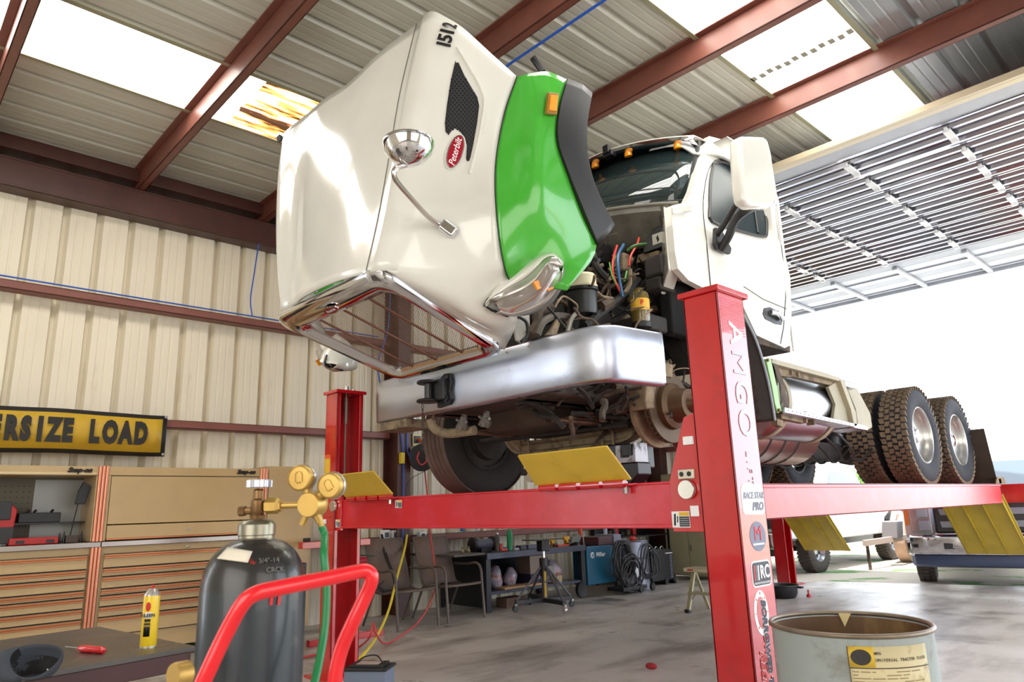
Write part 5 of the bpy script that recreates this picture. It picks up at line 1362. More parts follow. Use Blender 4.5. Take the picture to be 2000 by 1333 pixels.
MB().lathe([(.001, .10), (.16, .10), (.175, .104), (.175, .112), (.001, .116)], rc-ra*.04, ra, 32).build('front_disc', m_black, rl_)
MB().lathe([(.001, -.012), (.175, -.012), (.175, 0), (.001, 0)], rc-ra*.04, ra, 32).build('back_disc', m_black, rl_)
b = MB()
for k in range(5): b.lathe([(.145, .008+.018*k), (.155, .017+.018*k), (.145, .026+.018*k)], rc-ra*.04, ra, 32, cap=False)
b.build('wound_hose', mat('hose_red', (190, 46, 44), .45), rl_)
MB().tube(smooth_line([rc+ra*.085+Vector((0, -.06, .06)), rc+ra*.10+Vector((0, -.09, -.02)), rc+ra*.10+Vector((0, -.03, -.10)), rc+ra*.1+Vector((.0, .05, -.06)), rc+ra*.095+Vector((0, .05, .0))], 4), .010, 8).build('hose_loop', MATS['hose_red'], rl_)
MB().box(-7.62, -7.56, 5.14, 5.20, 1.84, 1.98).build('reel_bracket', mat('bracket_yellow', (214, 186, 40), .5), rl_, bevel=.005)
ob = thing('outlet_box', 'pale outlet box with a red plug on the wall girt right of the reel', 'outlet', (-7.78, 5.85, 2.17))
p = at(815, 859, 'x', -7.76)
MB().box(-7.80, -7.76, p.y-.075, p.y+.075, p.z-.085, p.z+.075).build('box', mat('outlet_cream', (232, 216, 160), .5), ob, bevel=.006)
MB().box(-7.762, -7.745, p.y-.05, p.y+.05, p.z-.05, p.z+.045).build('socket', m_black, ob, bevel=.004)
MB().tube([(-7.75, p.y, p.z), (-7.69, p.y+.02, p.z-.03)], .022, 8).build('plug', mat('plug_orange', (220, 90, 40), .5), ob)
line_thing('power_cord', 'red cord hanging from the outlet box down past the crossbeam to the floor', 'cord', [(-7.69, p.y+.02, p.z-.03), at(828, 905, 'x', -7.62), at(835, 972, 'x', -7.55), at(840, 1040, 'x', -7.3), at(850, 1120, 'x', -7.0), at(847, 1160, 'x', -6.8), at(820, 1212, 'x', -6.5), at(780, 1245, 'x', -6.15), at(752, 1258, 'z', .02), at(735, 1240, 'x', -5.9), at(729, 1218, 'x', -5.95), at(722, 1245, 'x', -5.9), at(705, 1262, 'z', .02), at(684, 1268, 'z', .02), at(560, 1290, 'z', .02)], .0095, mat('cord_red', (196, 70, 66), .5))
line_thing('air_hose', 'yellow air hose hanging from the wall and sweeping down to the battery', 'air hose', [at(795, 1046, 'x', -7.55), at(790, 1075, 'x', -7.3), at(775, 1130, 'x', -6.9), at(760, 1190, 'x', -6.5), at(738, 1240, 'x', -6.0), at(712, 1277, 'x', -5.6), at(690, 1296, 'z', .02), at(660, 1312, 'z', .02)], .013, mat('hose_yellow', (226, 206, 60), .45))
line_thing('cable', 'black cable hanging from the wall in a loop beside the post', 'cable', [at(745, 1045, 'x', -7.5), at(752, 1085, 'x', -7.3), at(766, 1120, 'x', -7.1), at(770, 1145, 'x', -7.0), at(760, 1157, 'x', -7.0), at(742, 1148, 'x', -7.0), at(737, 1138, 'x', -7.0)], .012, m_hose)
line_thing('cable', 'thin black cable looping over the first patio chair', 'cable', [at(747, 1045, 'x', -7.5), at(757, 1090, 'x', -7.3), at(772, 1130, 'x', -7.05), at(768, 1152, 'x', -7.0), at(750, 1157, 'x', -7.0), at(738, 1150, 'x', -7.0), at(750, 1135, 'x', -7.0)], .007, m_hose)
line_thing('wire', 'thin dark wire hanging below the hose reel', 'wire', [(-7.5, 5.5, 1.76), at(798, 940, 'x', -7.5), at(792, 975, 'x', -7.5)], .004, m_hose)
for px, w_, h_, lab in ((752, .10, .14, 'small grey switch box on the low girt left of the yellow hose'), (768, .05, .13, 'narrow metal valve on the low girt beside the switch box'), (823, .10, .09, 'square outlet with a round socket on the low girt')):
    p = at(px, 1047, 'x', -7.76)
    o = MB().box(-7.80, -7.72, p.y-w_/2, p.y+w_/2, p.z-h_/2, p.z+h_/2).build('wall_fitting', m_galv, bevel=.005); tag(o, lab, 'fitting')
    if px == 823: MB().lathe([(.03, 0), (.03, .01), (.001, .012)], (-7.72, p.y, p.z), (1, 0, 0), 16).build('socket', m_black, o)
    else: MB().box(-7.722, -7.715, p.y-w_*.3, p.y+w_*.3, p.z-.02, p.z+.04).build('cover', mat('cover_grey', (90, 96, 110), .5), o)
# bottles standing on the low girt (tops peek below the beam)
for i, px in enumerate((905, 935, 985)):
    p = at(px, 1034, 'x', -7.84); o = MB().lathe([(.03, 0), (.035, .01), (.035, .10), (.015, .13), (.015, .15), (.001, .15)], (-7.86, p.y, .955), (0, 0, 1), 12).build('spray_bottle', mat('bottle_%d' % i, ((60, 110, 160), (220, 220, 220), (200, 200, 210))[i], .4))
    tag(o, ('blue bottle standing on the low wall girt', 'white bottle on the girt right of the blue bottle', 'white bottle on the girt nearest the bench middle')[i], 'bottle')

# ------------------------------------------------------------------ patio chairs against the wall
m_sling = mat('sling_fabric', (112, 96, 88), .8, var=.08, vs=20, dirt=(120, 92, 66), ds=3, dth=(.5, .7))
m_cframe = mat('chair_frame', (96, 86, 78), .45, var=.1)
def patio_chair(y, label):
    """faces +x; y is the chair's centre line"""
    t = thing('patio_chair', label, 'chair', (-7.0, y, 0))
    xf, xb, hw = -6.72, -7.28, .27
    seat = [[Vector((xf+.0, s, .395)), Vector((xf-.03, s, .405)), Vector((xf-.25, s, .37)), Vector((xb+.06, s, .375))] for s in (-hw+.03, -hw/2, 0, hw/2, hw-.03)]
    for i, r_ in enumerate(seat):
        if 0 < i < 4:
            for p_ in r_: p_.z -= .012
    MB().grid([[p_+Vector((0, y, 0)) for p_ in r_] for r_ in seat]).build('seat', m_sling, t, solid=.006)
    back = [[Vector((xb+.07, s, .38)), Vector((xb-.02, s, .60)), Vector((xb-.09, s, .80)), Vector((xb-.14, s, .93-.02*(s/hw)**2))] for s in (-hw+.03, -hw/2, 0, hw/2, hw-.03)]
    MB().grid([[p_+Vector((.012*(abs(i-2) < 2), y, 0)) for p_ in r_] for i, r_ in enumerate(back)]).build('backrest', m_sling, t, solid=.006)
    for sg in (-1, 1):
        s = y+sg*hw
        MB().tube(smooth_line([(xf+.02, s, 0), (xf-.02, s, .38), (xf-.04, s, .55), (xf-.12, s, .615), (xf-.30, s, .60), (xb+.02, s, .60)], 4), .016, 8).build('arm', m_cframe, t)
        MB().tube([(xb-.12, s, 0), (xb+.10, s, .38)], .014, 8).build('leg', m_cframe, t)
        MB().tube(smooth_line([(xf-.02, s-sg*.02, .40), (xb+.10, s-sg*.02, .37), (xb-.02, s-sg*.02, .60), (xb-.14, s-sg*.02, .93)], 4), .013, 8).build('side_rail', m_cframe, t)
    MB().tube([(xb-.14, y-hw+.02, .93), (xb-.14, y+hw-.02, .93)], .013, 8).build('top_rail', m_cframe, t)
    MB().tube([(xf-.03, y-hw+.02, .39), (xf-.03, y+hw-.02, .39)], .013, 8).build('front_rail', m_cframe, t)
    return t
patio_chair(4.80, 'brown sling patio chair nearer the red post')
patio_chair(5.48, 'brown sling patio chair next to the black workbench')

# red and black shop press behind the front left post
pr_ = thing('shop_press', 'red and black hydraulic floor press partly hidden behind the far front post', 'press', (-7.0, 4.1, 0))
MB().box(-7.1, -7.0, 3.55, 4.36, .90, .97).build('head_beam', m_red, pr_, bevel=.006)
MB().box(-7.1, -7.02, 4.10, 4.18, .05, .92).build('column', m_black, pr_, bevel=.005)
MB().box(-6.75, -6.68, 3.5, 4.34, .0, .06).build('base', m_red, pr_, bevel=.006)
MB().box(-7.1, -6.7, 4.08, 4.16, 0, .05).build('foot', m_red, pr_, bevel=.006)
MB().tube([(-7.0, 4.12, .74), (-7.0, 4.30, .74)], .04, 12).build('ram', mat('ram_red', (170, 30, 50), .4), pr_)
b = MB()
for z in (.78, .62, .38): b.tube(smooth_line([(-6.99, 4.02, z), (-6.93, 4.2, z+.02), (-6.98, 4.4, z)], 3), .008, 6)
b.build('hydraulic_hose', m_hose, pr_, kind='stuff')
# black rolling cart / speaker box behind the cylinder, left of the post
o = MB().box(-6.9, -6.5, 3.0, 3.35, .12, .80).build('black_cabinet', m_black, bevel=.01); tag(o, 'black box standing between tool cabinets and red post', 'box')

# ------------------------------------------------------------------ workbench and the things on and under it
m_bench = mat('bench_black', (24, 26, 32), .4)
wbk = thing('workbench', 'black steel workbench along the wall right of the chairs', 'workbench', (-7.3, 6.9, 0))
MB().box(-7.90, -6.93, 6.0, 7.86, .665, .70).build('worktop', mat('bench_top', (62, 64, 70), .35, var=.2, vs=5), wbk, bevel=.004)
MB().box(-6.945, -6.925, 6.0, 7.86, .63, .705).build('top_edge', mat('bench_edge', (66, 70, 84), .3, .5, var=.2), wbk, bevel=.003)
MB().box(-7.90, -6.95, 5.50, 5.99, .69, .715).build('side_shelf', mat('bench_top2', (84, 78, 72), .5), wbk, bevel=.004)
for y in (6.0, 7.78):
    for x in (-7.0, -7.86): MB().box(x-.03, x+.05, y, y+.08, 0, .665).build('leg', m_bench, wbk, bevel=.004)
MB().box(-7.88, -6.99, 6.02, 6.05, .05, .66).build('end_panel', m_bench, wbk)
MB().box(-7.88, -6.97, 6.05, 7.80, .20, .235).build('lower_shelf', mat('bench_shelf', (52, 58, 74), .4), wbk, bevel=.004)
MB().box(-7.9, -7.88, 6.05, 7.8, .2, .66).build('back_panel', m_bench, wbk)
def PB(px, py, x): return at(px, py, 'x', x)
bag_m = mat('clear_bag', (176, 168, 184), .3, coat=.4, dirt=(170, 90, 70), ds=9, dth=(.5, .65), bump=.8, bs=22)
for k, (px, py, r_, lab) in enumerate(((966, 1152, .13, 'clear plastic bag at the left of the bench shelf'), (997, 1145, .11, 'clear plastic bag with red contents right of the first bag'), (1080, 1120, .13, 'grey plastic bag behind the jack under the bench'))):
    p = PB(px, py, -7.25); p.z = .235+r_*.95
    b = MB().ball(p, r_, 14, (1, .95, 1.05))
    for v in b.v:
        v.x += .02*math.sin(23*v.y+k); v.y += .018*math.sin(29*v.z+2*k)
        if v.z > p.z+r_*.8: v.z += .03
        v.z = max(v.z, .237)
    tag(b.build('plastic_bag', bag_m, smooth=60), lab, 'bag')
p = PB(1040, 1118, -7.3)
o = MB().box(-7.5, -7.22, p.y-.12, p.y+.22, .36, .60).build('cardboard_box', mat('wrapped_box', (134, 112, 100), .35, var=.1, coat=.3), bevel=.006); tag(o, 'plastic wrapped cardboard box on the bench shelf', 'box')
o = MB().box(-7.52, -7.2, p.y-.13, p.y+.23, .236, .36).build('dark_box', mat('box_navy', (52, 48, 70), .5), bevel=.005); tag(o, 'dark blue box under the wrapped cardboard box', 'box')
text('box_lettering', 'D', m_galv, (-7.195, p.y+.02, .31), (0, 1, 0), (0, 0, 1), .06, o)
o = MB().box(-7.2, -7.0, 6.35, 7.1, .236, .262).build('wood_plank', mat('plank_wood', (176, 138, 98), .7, var=.15, stretch=(1, .1, 1)), bevel=.003); tag(o, 'raw wooden plank lying on the lower bench shelf', 'plank')
o = MB().box(-7.25, -7.05, 6.42, 6.75, 0, .12).build('wood_block', mat('block_wood', (116, 92, 80), .8, var=.2)); tag(o, 'dark wooden block on the floor under the bench', 'block')
o = MB().box(-7.12, -7.0, 7.32, 7.42, .237, .33).build('small_carton', mat('carton_tan', (170, 150, 110), .7)); tag(o, 'crumpled tan carton at right of the bench shelf', 'carton')
p = PB(1072, 1130, -7.15)
o = MB().box(-7.3, -7.15, p.y-.04, p.y+.12, .237, .45).build('white_panel', mat('panel_grey', (150, 146, 140), .6)); tag(o, 'grey box behind the transmission jack', 'box')
# on the bench
t = thing('bench_grinder', 'dark bench grinder on the left of the workbench', 'grinder', (-7.3, 6.2, .70))
p = PB(942, 1062, -7.3); yg = p.y
MB().tube([(-7.3, yg-.12, .80), (-7.3, yg+.16, .80)], .065, 14).build('motor', mat('grinder_grey', (96, 98, 116), .4), t)
for y in (yg-.16, yg+.18): MB().lathe([(.08, -.03), (.095, -.02), (.095, .02), (.08, .03)], (-7.3, y, .80), (0, 1, 0), 18).build('wheel_guard', m_black, t)
MB().box(-7.36, -7.22, yg-.08, yg+.10, .70, .75).build('base', m_black, t)
for k, (px, c, h, r_, lab) in enumerate(((972, (70, 66, 62), .24, .032, 'dark spray can standing on the workbench'), (996, (26, 140, 84), .28, .038, 'tall green can standing on the workbench'))):
    p = PB(px, 1075, -7.15); t = thing('spray_can', lab, 'spray can', (-7.15, p.y, .70))
    MB().lathe([(r_, 0), (r_, h*.82), (r_*.7, h*.9), (r_*.5, h*.92)], (-7.15, p.y, .70), (0, 0, 1), 16).build('body', mat('can%d' % k, c, .3), t)
    MB().lathe([(r_*.55, h*.9), (r_*.55, h), (.001, h)], (-7.15, p.y, .70), (0, 0, 1), 12).build('cap', m_silver if k == 0 else MATS['can1'], t)
t = thing('red_clamp', 'small red C-shaped clamp on the workbench between two cans', 'clamp', (-7.1, 6.4, .70))
p = PB(985, 1078, -7.1)
MB().tube(smooth_line([(-7.1, p.y-.04, .80), (-7.1, p.y-.06, .74), (-7.1, p.y-.02, .715), (-7.1, p.y+.05, .72)], 4), .018, 8).build('frame', MATS['line_red'], t)
for k, (px, py, sx, sy, sz, c, lab) in enumerate(((1018, 1080, .05, .05, .03, (60, 62, 76), 'dark tool box low on the bench middle'), (1035, 1076, .06, .08, .03, (84, 84, 100), 'grey case on the bench left of the jack'), (1008, 1085, .03, .04, .015, (190, 188, 186), 'white box on the bench front edge'), (1028, 1073, .02, .05, .01, (150, 150, 158), 'flat silver wrench on the bench'), (1095, 1064, .06, .11, .012, (210, 70, 40), 'orange tray on the right of the bench'))):
    p = PB(px, py, -7.12)
    o = MB().box(-7.12-sx, -7.12+sx, p.y-sy, p.y+sy, .70, .70+2*sz).build('bench_item', mat('item%d' % k, c, .4), bevel=.004); tag(o, lab, 'tool')
line_thing('purple_rod', 'purple rod lying along the back of the workbench', 'rod', [(-7.45, 6.3, .709), (-7.45, 6.9, .709), (-7.45, 7.2, .709)], .008, mat('rod_purple', (110, 60, 170), .4))
for k, (px, lab) in enumerate(((1080, 'yellow and black cordless drill left of the other'), (1108, 'yellow and black cordless drill beside the grey vise'))):
    p = PB(px, 1055, -7.1); t = thing('cordless_drill', lab, 'drill', (-7.1, p.y, .725), group=None)
    MB().prism([(-7.1, p.y-.06, .83), (-7.1, p.y+.06, .83), (-7.1, p.y+.06, .79), (-7.1, p.y+.02, .78), (-7.1, p.y+.05, .725), (-7.1, p.y-.0, .725), (-7.1, p.y-.02, .78), (-7.1, p.y-.06, .79)], (-.05, 0, 0)).build('body', mat('drill_yellow', (214, 158, 30), .4), t, bevel=.006)
    MB().box(-7.16, -7.08, p.y-.0, p.y+.07, .722, .75).build('battery', m_black, t, bevel=.004)
t = thing('bench_vise', 'grey bench vise at the right end of the workbench', 'vise', (-7.1, 7.7, .70))
p = PB(1130, 1060, -7.05)
MB().prism([(-7.1, p.y-.10, .74), (-7.1, p.y-.08, .82), (-7.1, p.y+.02, .83), (-7.1, p.y+.08, .86), (-7.1, p.y+.12, .80), (-7.1, p.y+.08, .73), (-7.1, p.y-.04, .72)], (-.12, 0, 0)).build('jaw', mat('vise_grey', (110, 112, 104), .5, var=.2), t, bevel=.01)
MB().lathe([(.08, 0), (.07, .02), (.05, .04), (.001, .05)], (-7.12, p.y, .70), (0, 0, 1), 16).build('base', m_black, t)
MB().tube([(-7.05, p.y+.10, .86), (-7.03, p.y+.10, .60)], .007, 6).build('handle', m_bolt, t)
for px, lab in ((903, 'small brass valve left on the bench side shelf'), (915, 'small brass valve right on the bench side shelf')):
    p = PB(px, 1072, -7.2)
    o = MB().lathe([(.02, 0), (.025, .02), (.012, .05), (.02, .07), (.001, .08)], (-7.2, p.y, .715), (0, 0, 1), 10).build('brass_valve', mat('dull_brass', (140, 130, 90), .5, .6)); tag(o, lab, 'valve')

# ------------------------------------------------------------------ transmission jack
tj = thing('transmission_jack', 'dark grey transmission jack on a four legged base with casters', 'jack', (-6.45, 6.85, 0))
m_jk = mat('jack_grey', (74, 74, 82), .4, var=.15)
jc = Vector((-6.60, 7.05, 0)); feet = [at(1007, 1190, 'z', .04), at(1103, 1192, 'z', .04), at(1117, 1180, 'z', .04), at(1035, 1176, 'z', .04)]
jc = sum(feet, Vector())/4; jc.z = 0
for f_ in feet:
    f_ = Vector((f_.x, f_.y, .115))
    MB().tube([jc+Vector((0, 0, .56)), f_], .014, 8).build('strut', m_jk, tj)
    MB().bar(jc+Vector((0, 0, .11)), f_, .05, .05).build('leg', m_black, tj, bevel=.004)
    d = (f_-jc).normalized()
    MB().lathe([(.001, -.018), (.035, -.018), (.04, 0), (.035, .018), (.001, .018)], (f_.x, f_.y, .04), d.cross(Vector((0, 0, 1))), 16).build('caster', m_silver if f_.x > -6.4 else m_black, tj)
    MB().box(f_.x-.02, f_.x+.02, f_.y-.02, f_.y+.02, .075, .10).build('caster_fork', m_bolt, tj)
MB().tube([jc+Vector((0, 0, .10)), jc+Vector((0, 0, .44))], .035, 12).build('pump', m_jk, tj)
MB().tube([jc+Vector((0, 0, .40)), jc+Vector((0, 0, .62))], .055, 14).build('sleeve', m_black, tj)
MB().tube([jc+Vector((0, 0, .6)), jc+Vector((0, 0, .72))], .022, 12).build('ram', m_chrome, tj)
MB().box(jc.x-.05, jc.x+.05, jc.y-.07, jc.y+.07, .70, .84).build('head', m_black, tj, bevel=.01)
MB().box(jc.x-.14, jc.x+.14, jc.y-.24, jc.y+.24, .84, .852).build('saddle', m_black, tj, bevel=.003)
MB().tube([jc+Vector((.06, -.05, .46)), jc+Vector((.07, -.06, .16))], .014, 8).build('handle', mat('handle_yellow', (214, 170, 30), .4), tj)
MB().box(jc.x+.03, jc.x+.10, jc.y-.12, jc.y+.03, .33, .345).build('pedal', m_jk, tj, bevel=.003)

# ------------------------------------------------------------------ welders, drum, plasma cutter
we = thing('welder', 'blue welding machine on wheels at the end of the workbench', 'welder', (-6.9, 7.9, 0))
m_mill = mat('welder_blue', (10, 84, 112), .4)
py0, py1 = 7.60, 8.25
MB().box(-6.88, -6.60, py0, py1, .15, .68).build('housing', m_mill, we, bevel=.012)
MB().box(-6.615, -6.59, py1-.02, py1+.02, .15, .66).build('front_panel', m_black, we)
text('maker_lettering', 'Miller', m_print_w, (-6.596, py0+.30, .555), (0, 1, 0), (0, 0, 1), .085, we, bold=.002, ext=.001)
lg = MB().lathe([(.001, 0), (.042, 0), (.042, .002), (.001, .003)], (-6.6, py0+.12, .555), (1, 0, 0), 20).build('maker_logo', m_print_w, we)
for k in range(3): MB().prism([(-6.595, py0+.093+.02*k, .53), (-6.595, py0+.102+.02*k, .53), (-6.595, py0+.112+.02*k, .58), (-6.595, py0+.103+.02*k, .58)], (.002, 0, 0)).build('logo_bar', MATS['welder_blue'], lg, smooth=0)
MB().lathe([(.06, -.02), (.10, -.025), (.105, 0), (.10, .025), (.06, .02)], (-6.62, 7.47, .11), (1, 0, 0), 20).build('wheel', m_black, we)
MB().lathe([(.001, -.015), (.055, -.015), (.055, .015), (.001, .015)], (-6.62, 7.47, .11), (1, 0, 0), 16).build('wheel_disc', m_grime, we)
MB().lathe([(.035, -.015), (.04, 0), (.035, .015)], (-6.5, 8.3, .04), (1, 0, 0), 14).build('caster', m_black, we)
MB().box(-6.66, -6.6, py0+.05, py0+.09, .68, .69).build('lid_seam', m_black, we)
we.location += Vector((-.33, .28, 0))
# wire feeder standing on the welder
wf_ = thing('wire_feeder', 'maroon and grey wire feeder lying on top of the blue welder', 'wire feeder', (-6.9, 8.1, .68))
MB().box(-7.0, -6.62, 7.92, 8.25, .68, .80).build('body', mat('feeder_maroon', (78, 40, 44), .5), wf_, bevel=.012)
MB().box(-6.98, -6.60, 8.25, 8.42, .66, .82).build('face', mat('feeder_grey', (126, 128, 146), .4), wf_, bevel=.01)
o = MB().lathe([(.035, 0), (.035, .10), (.001, .10)], (-7.2, 7.75, .70), (0, 0, 1), 12).build('paper_cup', mat('cup_cream', (226, 206, 170), .6)); tag(o, 'cream tub standing behind the welder near the bench end', 'tub')
wf_.location += Vector((-.30, .22, 0))
# coils of welding cable hung on the machine front
for lab, cx, cz, rr_, n_, x_, seed in (('coil of black welding cable hanging over the front of the blue welder', 8.45, .46, .27, 9, -6.76, 3), ('loose black cable loops hanging lower in front of the welder', 8.55, .28, .22, 8, -6.70, 5), ('black cable coil hanging on the right side of the grey drum', 9.05, .40, .22, 4, -6.70, 8)):
    q = random.Random(seed); t = thing('welding_cable', lab, 'cable', (x_, cx, .05))
    for k in range(n_):
        a_, b_ = rr_*q.uniform(.55, 1.0), rr_*q.uniform(.85, 1.15); oy, oz = q.uniform(-.08, .06), q.uniform(-.05, .04)
        ring = [Vector((x_+q.uniform(-.01, .01)+.03*math.sin(tt*2+k)+.012*k/2, cx+oy+a_*math.cos(tt), max(.03, cz+oz+b_*math.sin(tt)-.05*math.cos(tt)**2))) for tt in [2*PI*i/16 for i in range(17)]]
        MB().tube(smooth_line(ring, 2), .011, 6, cap=False).build('cable_loop', mat('cable_black', (44, 42, 44), .5), t)
dmm = thing('steel_drum', 'grey steel drum standing behind the welding cables', 'drum', (-6.98, 9.0, 0))
MB().lathe([(.001, 0), (.25, 0), (.255, .02), (.25, .03), (.25, .22), (.262, .235), (.25, .25), (.25, .44), (.262, .455), (.25, .47), (.25, .69), (.258, .70), (.25, .71), (.001, .70)], (-7.0, 9.0, 0), (0, 0, 1), 32).build('shell', mat('drum_grey', (134, 138, 152), .35, .5, var=.12), dmm)
o = MB().ball((-6.95, 8.98, .735), .05, 10, (1, 1.3, .8)).build('red_bag', mat('bag_red', (206, 48, 40), .5, bump=.6, bs=30)); tag(o, 'small red pouch on top of the grey drum', 'pouch')
o = MB().ball(at(1244, 1118, 'x', -6.68), .055, 10, (.4, .8, 1.5)).build('welding_mask', mat('mask_white', (222, 226, 230), .4)); tag(o, 'white oval shield hanging among the welding cables', 'shield')
t = thing('handwheel_cart', 'low black welding cart base with rubber wheels under the cables', 'cart', (-6.5, 8.5, 0))
MB().box(-6.7, -6.40, 8.2, 8.75, .05, .10).build('deck', m_black, t, bevel=.006)
for y in (8.62, 8.9): MB().lathe([(.03, -.02), (.055, -.018), (.06, 0), (.055, .018), (.03, .02)], (-6.42, y, .06), (1, .2, 0), 18).build('wheel', m_black, t)
pc_ = thing('plasma_cutter', 'black upright plasma cutter with louvred side', 'plasma cutter', (-6.98, 9.6, 0))
MB().prism([(-7.05, 9.28, .06), (-7.05, 9.86, .06), (-7.05, 9.86, .50), (-7.05, 9.82, .53), (-7.05, 9.30, .56), (-7.05, 9.28, .53)], (.28, 0, 0)).build('housing', m_black, pc_, bevel=.02)
MB().prism([(-6.76, 9.60, 0), (-6.76, 9.66, 0), (-6.76, 9.70, .07), (-6.76, 9.80, .07), (-6.76, 9.86, 0), (-6.76, 9.90, 0), (-6.76, 9.87, .1), (-6.76, 9.60, .1)], (-.25, 0, 0)).build('foot', m_black, pc_, bevel=.004)
b = MB()
for k in range(12): b.box(-6.77, -6.765, 9.76, 9.82, .10+.03*k, .115+.03*k)
b.build('louvre', mat('louvre_grey', (110, 112, 130), .5), pc_, kind='stuff', smooth=0)
MB().box(-6.77, -6.762, 9.66, 9.84, .465, .478).build('name_strip', m_print_w, pc_)
MB().ball((-6.765, 9.63, .472), .012, 8).build('logo_dot', m_print_r, pc_)
b = MB()
for k in range(3): b.tube(smooth_line([(-6.9, 9.4+.15*k, .54), (-6.9, 9.45+.15*k, .575), (-6.9, 9.5+.15*k, .54)], 3), .006, 6)
b.build('carry_handle', m_bolt, pc_)
pc_.location += Vector((-.15, .10, 0)); t.location += Vector((-.2, .05, 0)) if t.name.startswith('handwheel') else Vector()
# black shelf with tools behind, dark rack, notice
sh = thing('tool_rack', 'black steel rack with small tools in the back corner', 'rack', (-7.6, 9.9, 0))
for y in (9.1, 10.6):
    for x in (-7.85, -7.45): MB().box(x, x+.04, y, y+.04, 0, 1.05).build('upright', m_black, sh)
for z in (.12, .45, .72): MB().box(-7.86, -7.40, 9.1, 10.64, z, z+.02).build('shelf', m_grime if z < .7 else m_black, sh)
MB().box(-7.88, -7.86, 9.1, 10.64, .72, 1.1).build('back_panel', m_black, sh)
o = MB().box(-7.856, -7.85, 10.2, 10.33, .86, 1.0).build('paper_notice', m_print_w, bevel=0); tag(o, 'small white paper notice on the black rack', 'notice')
for k in range(6):
    y = 9.2+.16*k; o = MB().box(-7.8, -7.72, y, y+.09, .74, .80+.03*(k % 3)).build('rack_tool', (m_black, m_grime, mat('tool_red', (170, 40, 40), .5))[k % 3], bevel=.006)
    tag(o, ('%s tool, %s in the row on the black rack' % (('black', 'brown', 'red')[k % 3], ('leftmost', 'second from left', 'third from left', 'fourth from left', 'fifth from left', 'rightmost')[k])), 'tool', 'small tools on the black rack')
for k, (y, c, lab) in enumerate(((8.4, (206, 76, 40), 'orange spray can standing behind the maroon wire feeder'), (9.0, (180, 180, 200), 'silver can on the rack end'))):
    o = MB().lathe([(.033, 0), (.033, .17), (.02, .19), (.001, .20)], (-7.5, y, .74), (0, 0, 1), 12).build('aerosol_can', mat('aerosol%d' % k, c, .4)); tag(o, lab, 'spray can')
b = MB().box(-7.6, -7.4, 8.3, 9.08, .70, .74); tag(b.build('side_shelf', m_black), 'black shelf behind the grey drum', 'shelf')

# beige steel cabinet at the back corner
bc_ = thing('storage_cabinet', 'tall beige steel storage cabinet in the back corner', 'cabinet', (-7.1, 10.8, 0))
MB().box(-7.50, -6.55, 10.62, 11.05, .05, 1.75).build('carcass', mat('cabinet_beige', (150, 144, 114), .5, var=.05), bc_, bevel=.006)
MB().box(-7.03, -6.57, 10.60, 10.62, .07, 1.73).build('door', mat('cabinet_beige2', (164, 158, 128), .45, var=.04), bc_, bevel=.004)
MB().box(-7.49, -7.04, 10.60, 10.62, .07, 1.73).build('door', MATS['cabinet_beige2'], bc_, bevel=.004)
MB().box(-7.0, -6.98, 10.585, 10.60, .45, .55).build('handle', m_bolt, bc_)

# step ladder behind the near post
sl_ = thing('step_ladder', 'small aluminium step ladder behind the near red post', 'step ladder', (-4.85, 7.35, 0))
m_lad = mat('ladder_alu', (176, 170, 138), .45, .4, var=.08)
f1 = at(1344, 1198, 'z', 0); f2 = at(1390, 1203, 'z', 0)
tvec = (f2-f1).normalized(); bk = Vector((-tvec.y, tvec.x, 0))
wd_ = .42
for s in (0, wd_):
    MB().bar(f1+tvec*s, f1+tvec*(s-(.03 if s else -.03))+bk*.14+Vector((0, 0, .47)), .055, .025).build('side_rail', m_lad, sl_, bevel=.003)
    MB().bar(f1+tvec*s+bk*.42, f1+tvec*s+bk*.18+Vector((0, 0, .47)), .04, .02).build('rear_leg', m_lad, sl_, bevel=.003)
    MB().obox(f1+tvec*s+Vector((0, 0, .02)), tvec*.03, bk*.03, Vector((0, 0, .02))).build('foot_cap', m_black, sl_, bevel=.004)
MB().obox(f1+tvec*wd_/2+bk*.12+Vector((0, 0, .48)), tvec*(wd_/2+.02), bk*.12, Vector((0, 0, .022))).build('top_step', mat('ladder_top', (206, 200, 170), .4), sl_, bevel=.008)
MB().obox(f1+tvec*wd_/2+bk*.06+Vector((0, 0, .22)), tvec*(wd_/2-.01), bk*.06, Vector((0, 0, .012))).build('step', m_lad, sl_, bevel=.004)
MB().obox(f1+tvec*.08+bk*-.003+Vector((0, 0, .48)), tvec*.04, bk*.002, Vector((0, 0, .008))).build('red_sticker', m_print_r, sl_, smooth=0)
for s, q in ((.03, .09), (wd_-.03, wd_-.09)): MB().tube([f1+tvec*s+bk*.05+Vector((0, 0, .14)), f1+tvec*q+bk*.05+Vector((0, 0, .21))], .006, 6).build('brace', m_bolt, sl_)

# black drain pan by the rear post
q = at(1528, 1160, 'z', .05); q.z = 0
dp = MB().lathe([(.001, .01), (.15, .01), (.16, .0), (.19, .05), (.20, .14), (.215, .15), (.215, .165), (.19, .16), (.175, .05), (.001, .03)], q, (0, 0, 1), 28).build('drain_pan', m_black); tag(dp, 'round black oil drain pan on the floor by the rear post', 'pan')
MB().obox(q+Vector((.21, .1, .13)), (.03, 0, 0), (0, .03, 0), (0, 0, .012)).build('pour_spout', m_black, dp, bevel=.004)
o = MB().lathe([(.03, 0), (.03, .03), (.012, .04), (.012, .09), (.001, .09)], q+Vector((.25, .22, 0)), (0, 0, 1), 12).build('red_wheel_bolt', m_red); tag(o, 'small red floor bolt beside the drain pan', 'bolt')
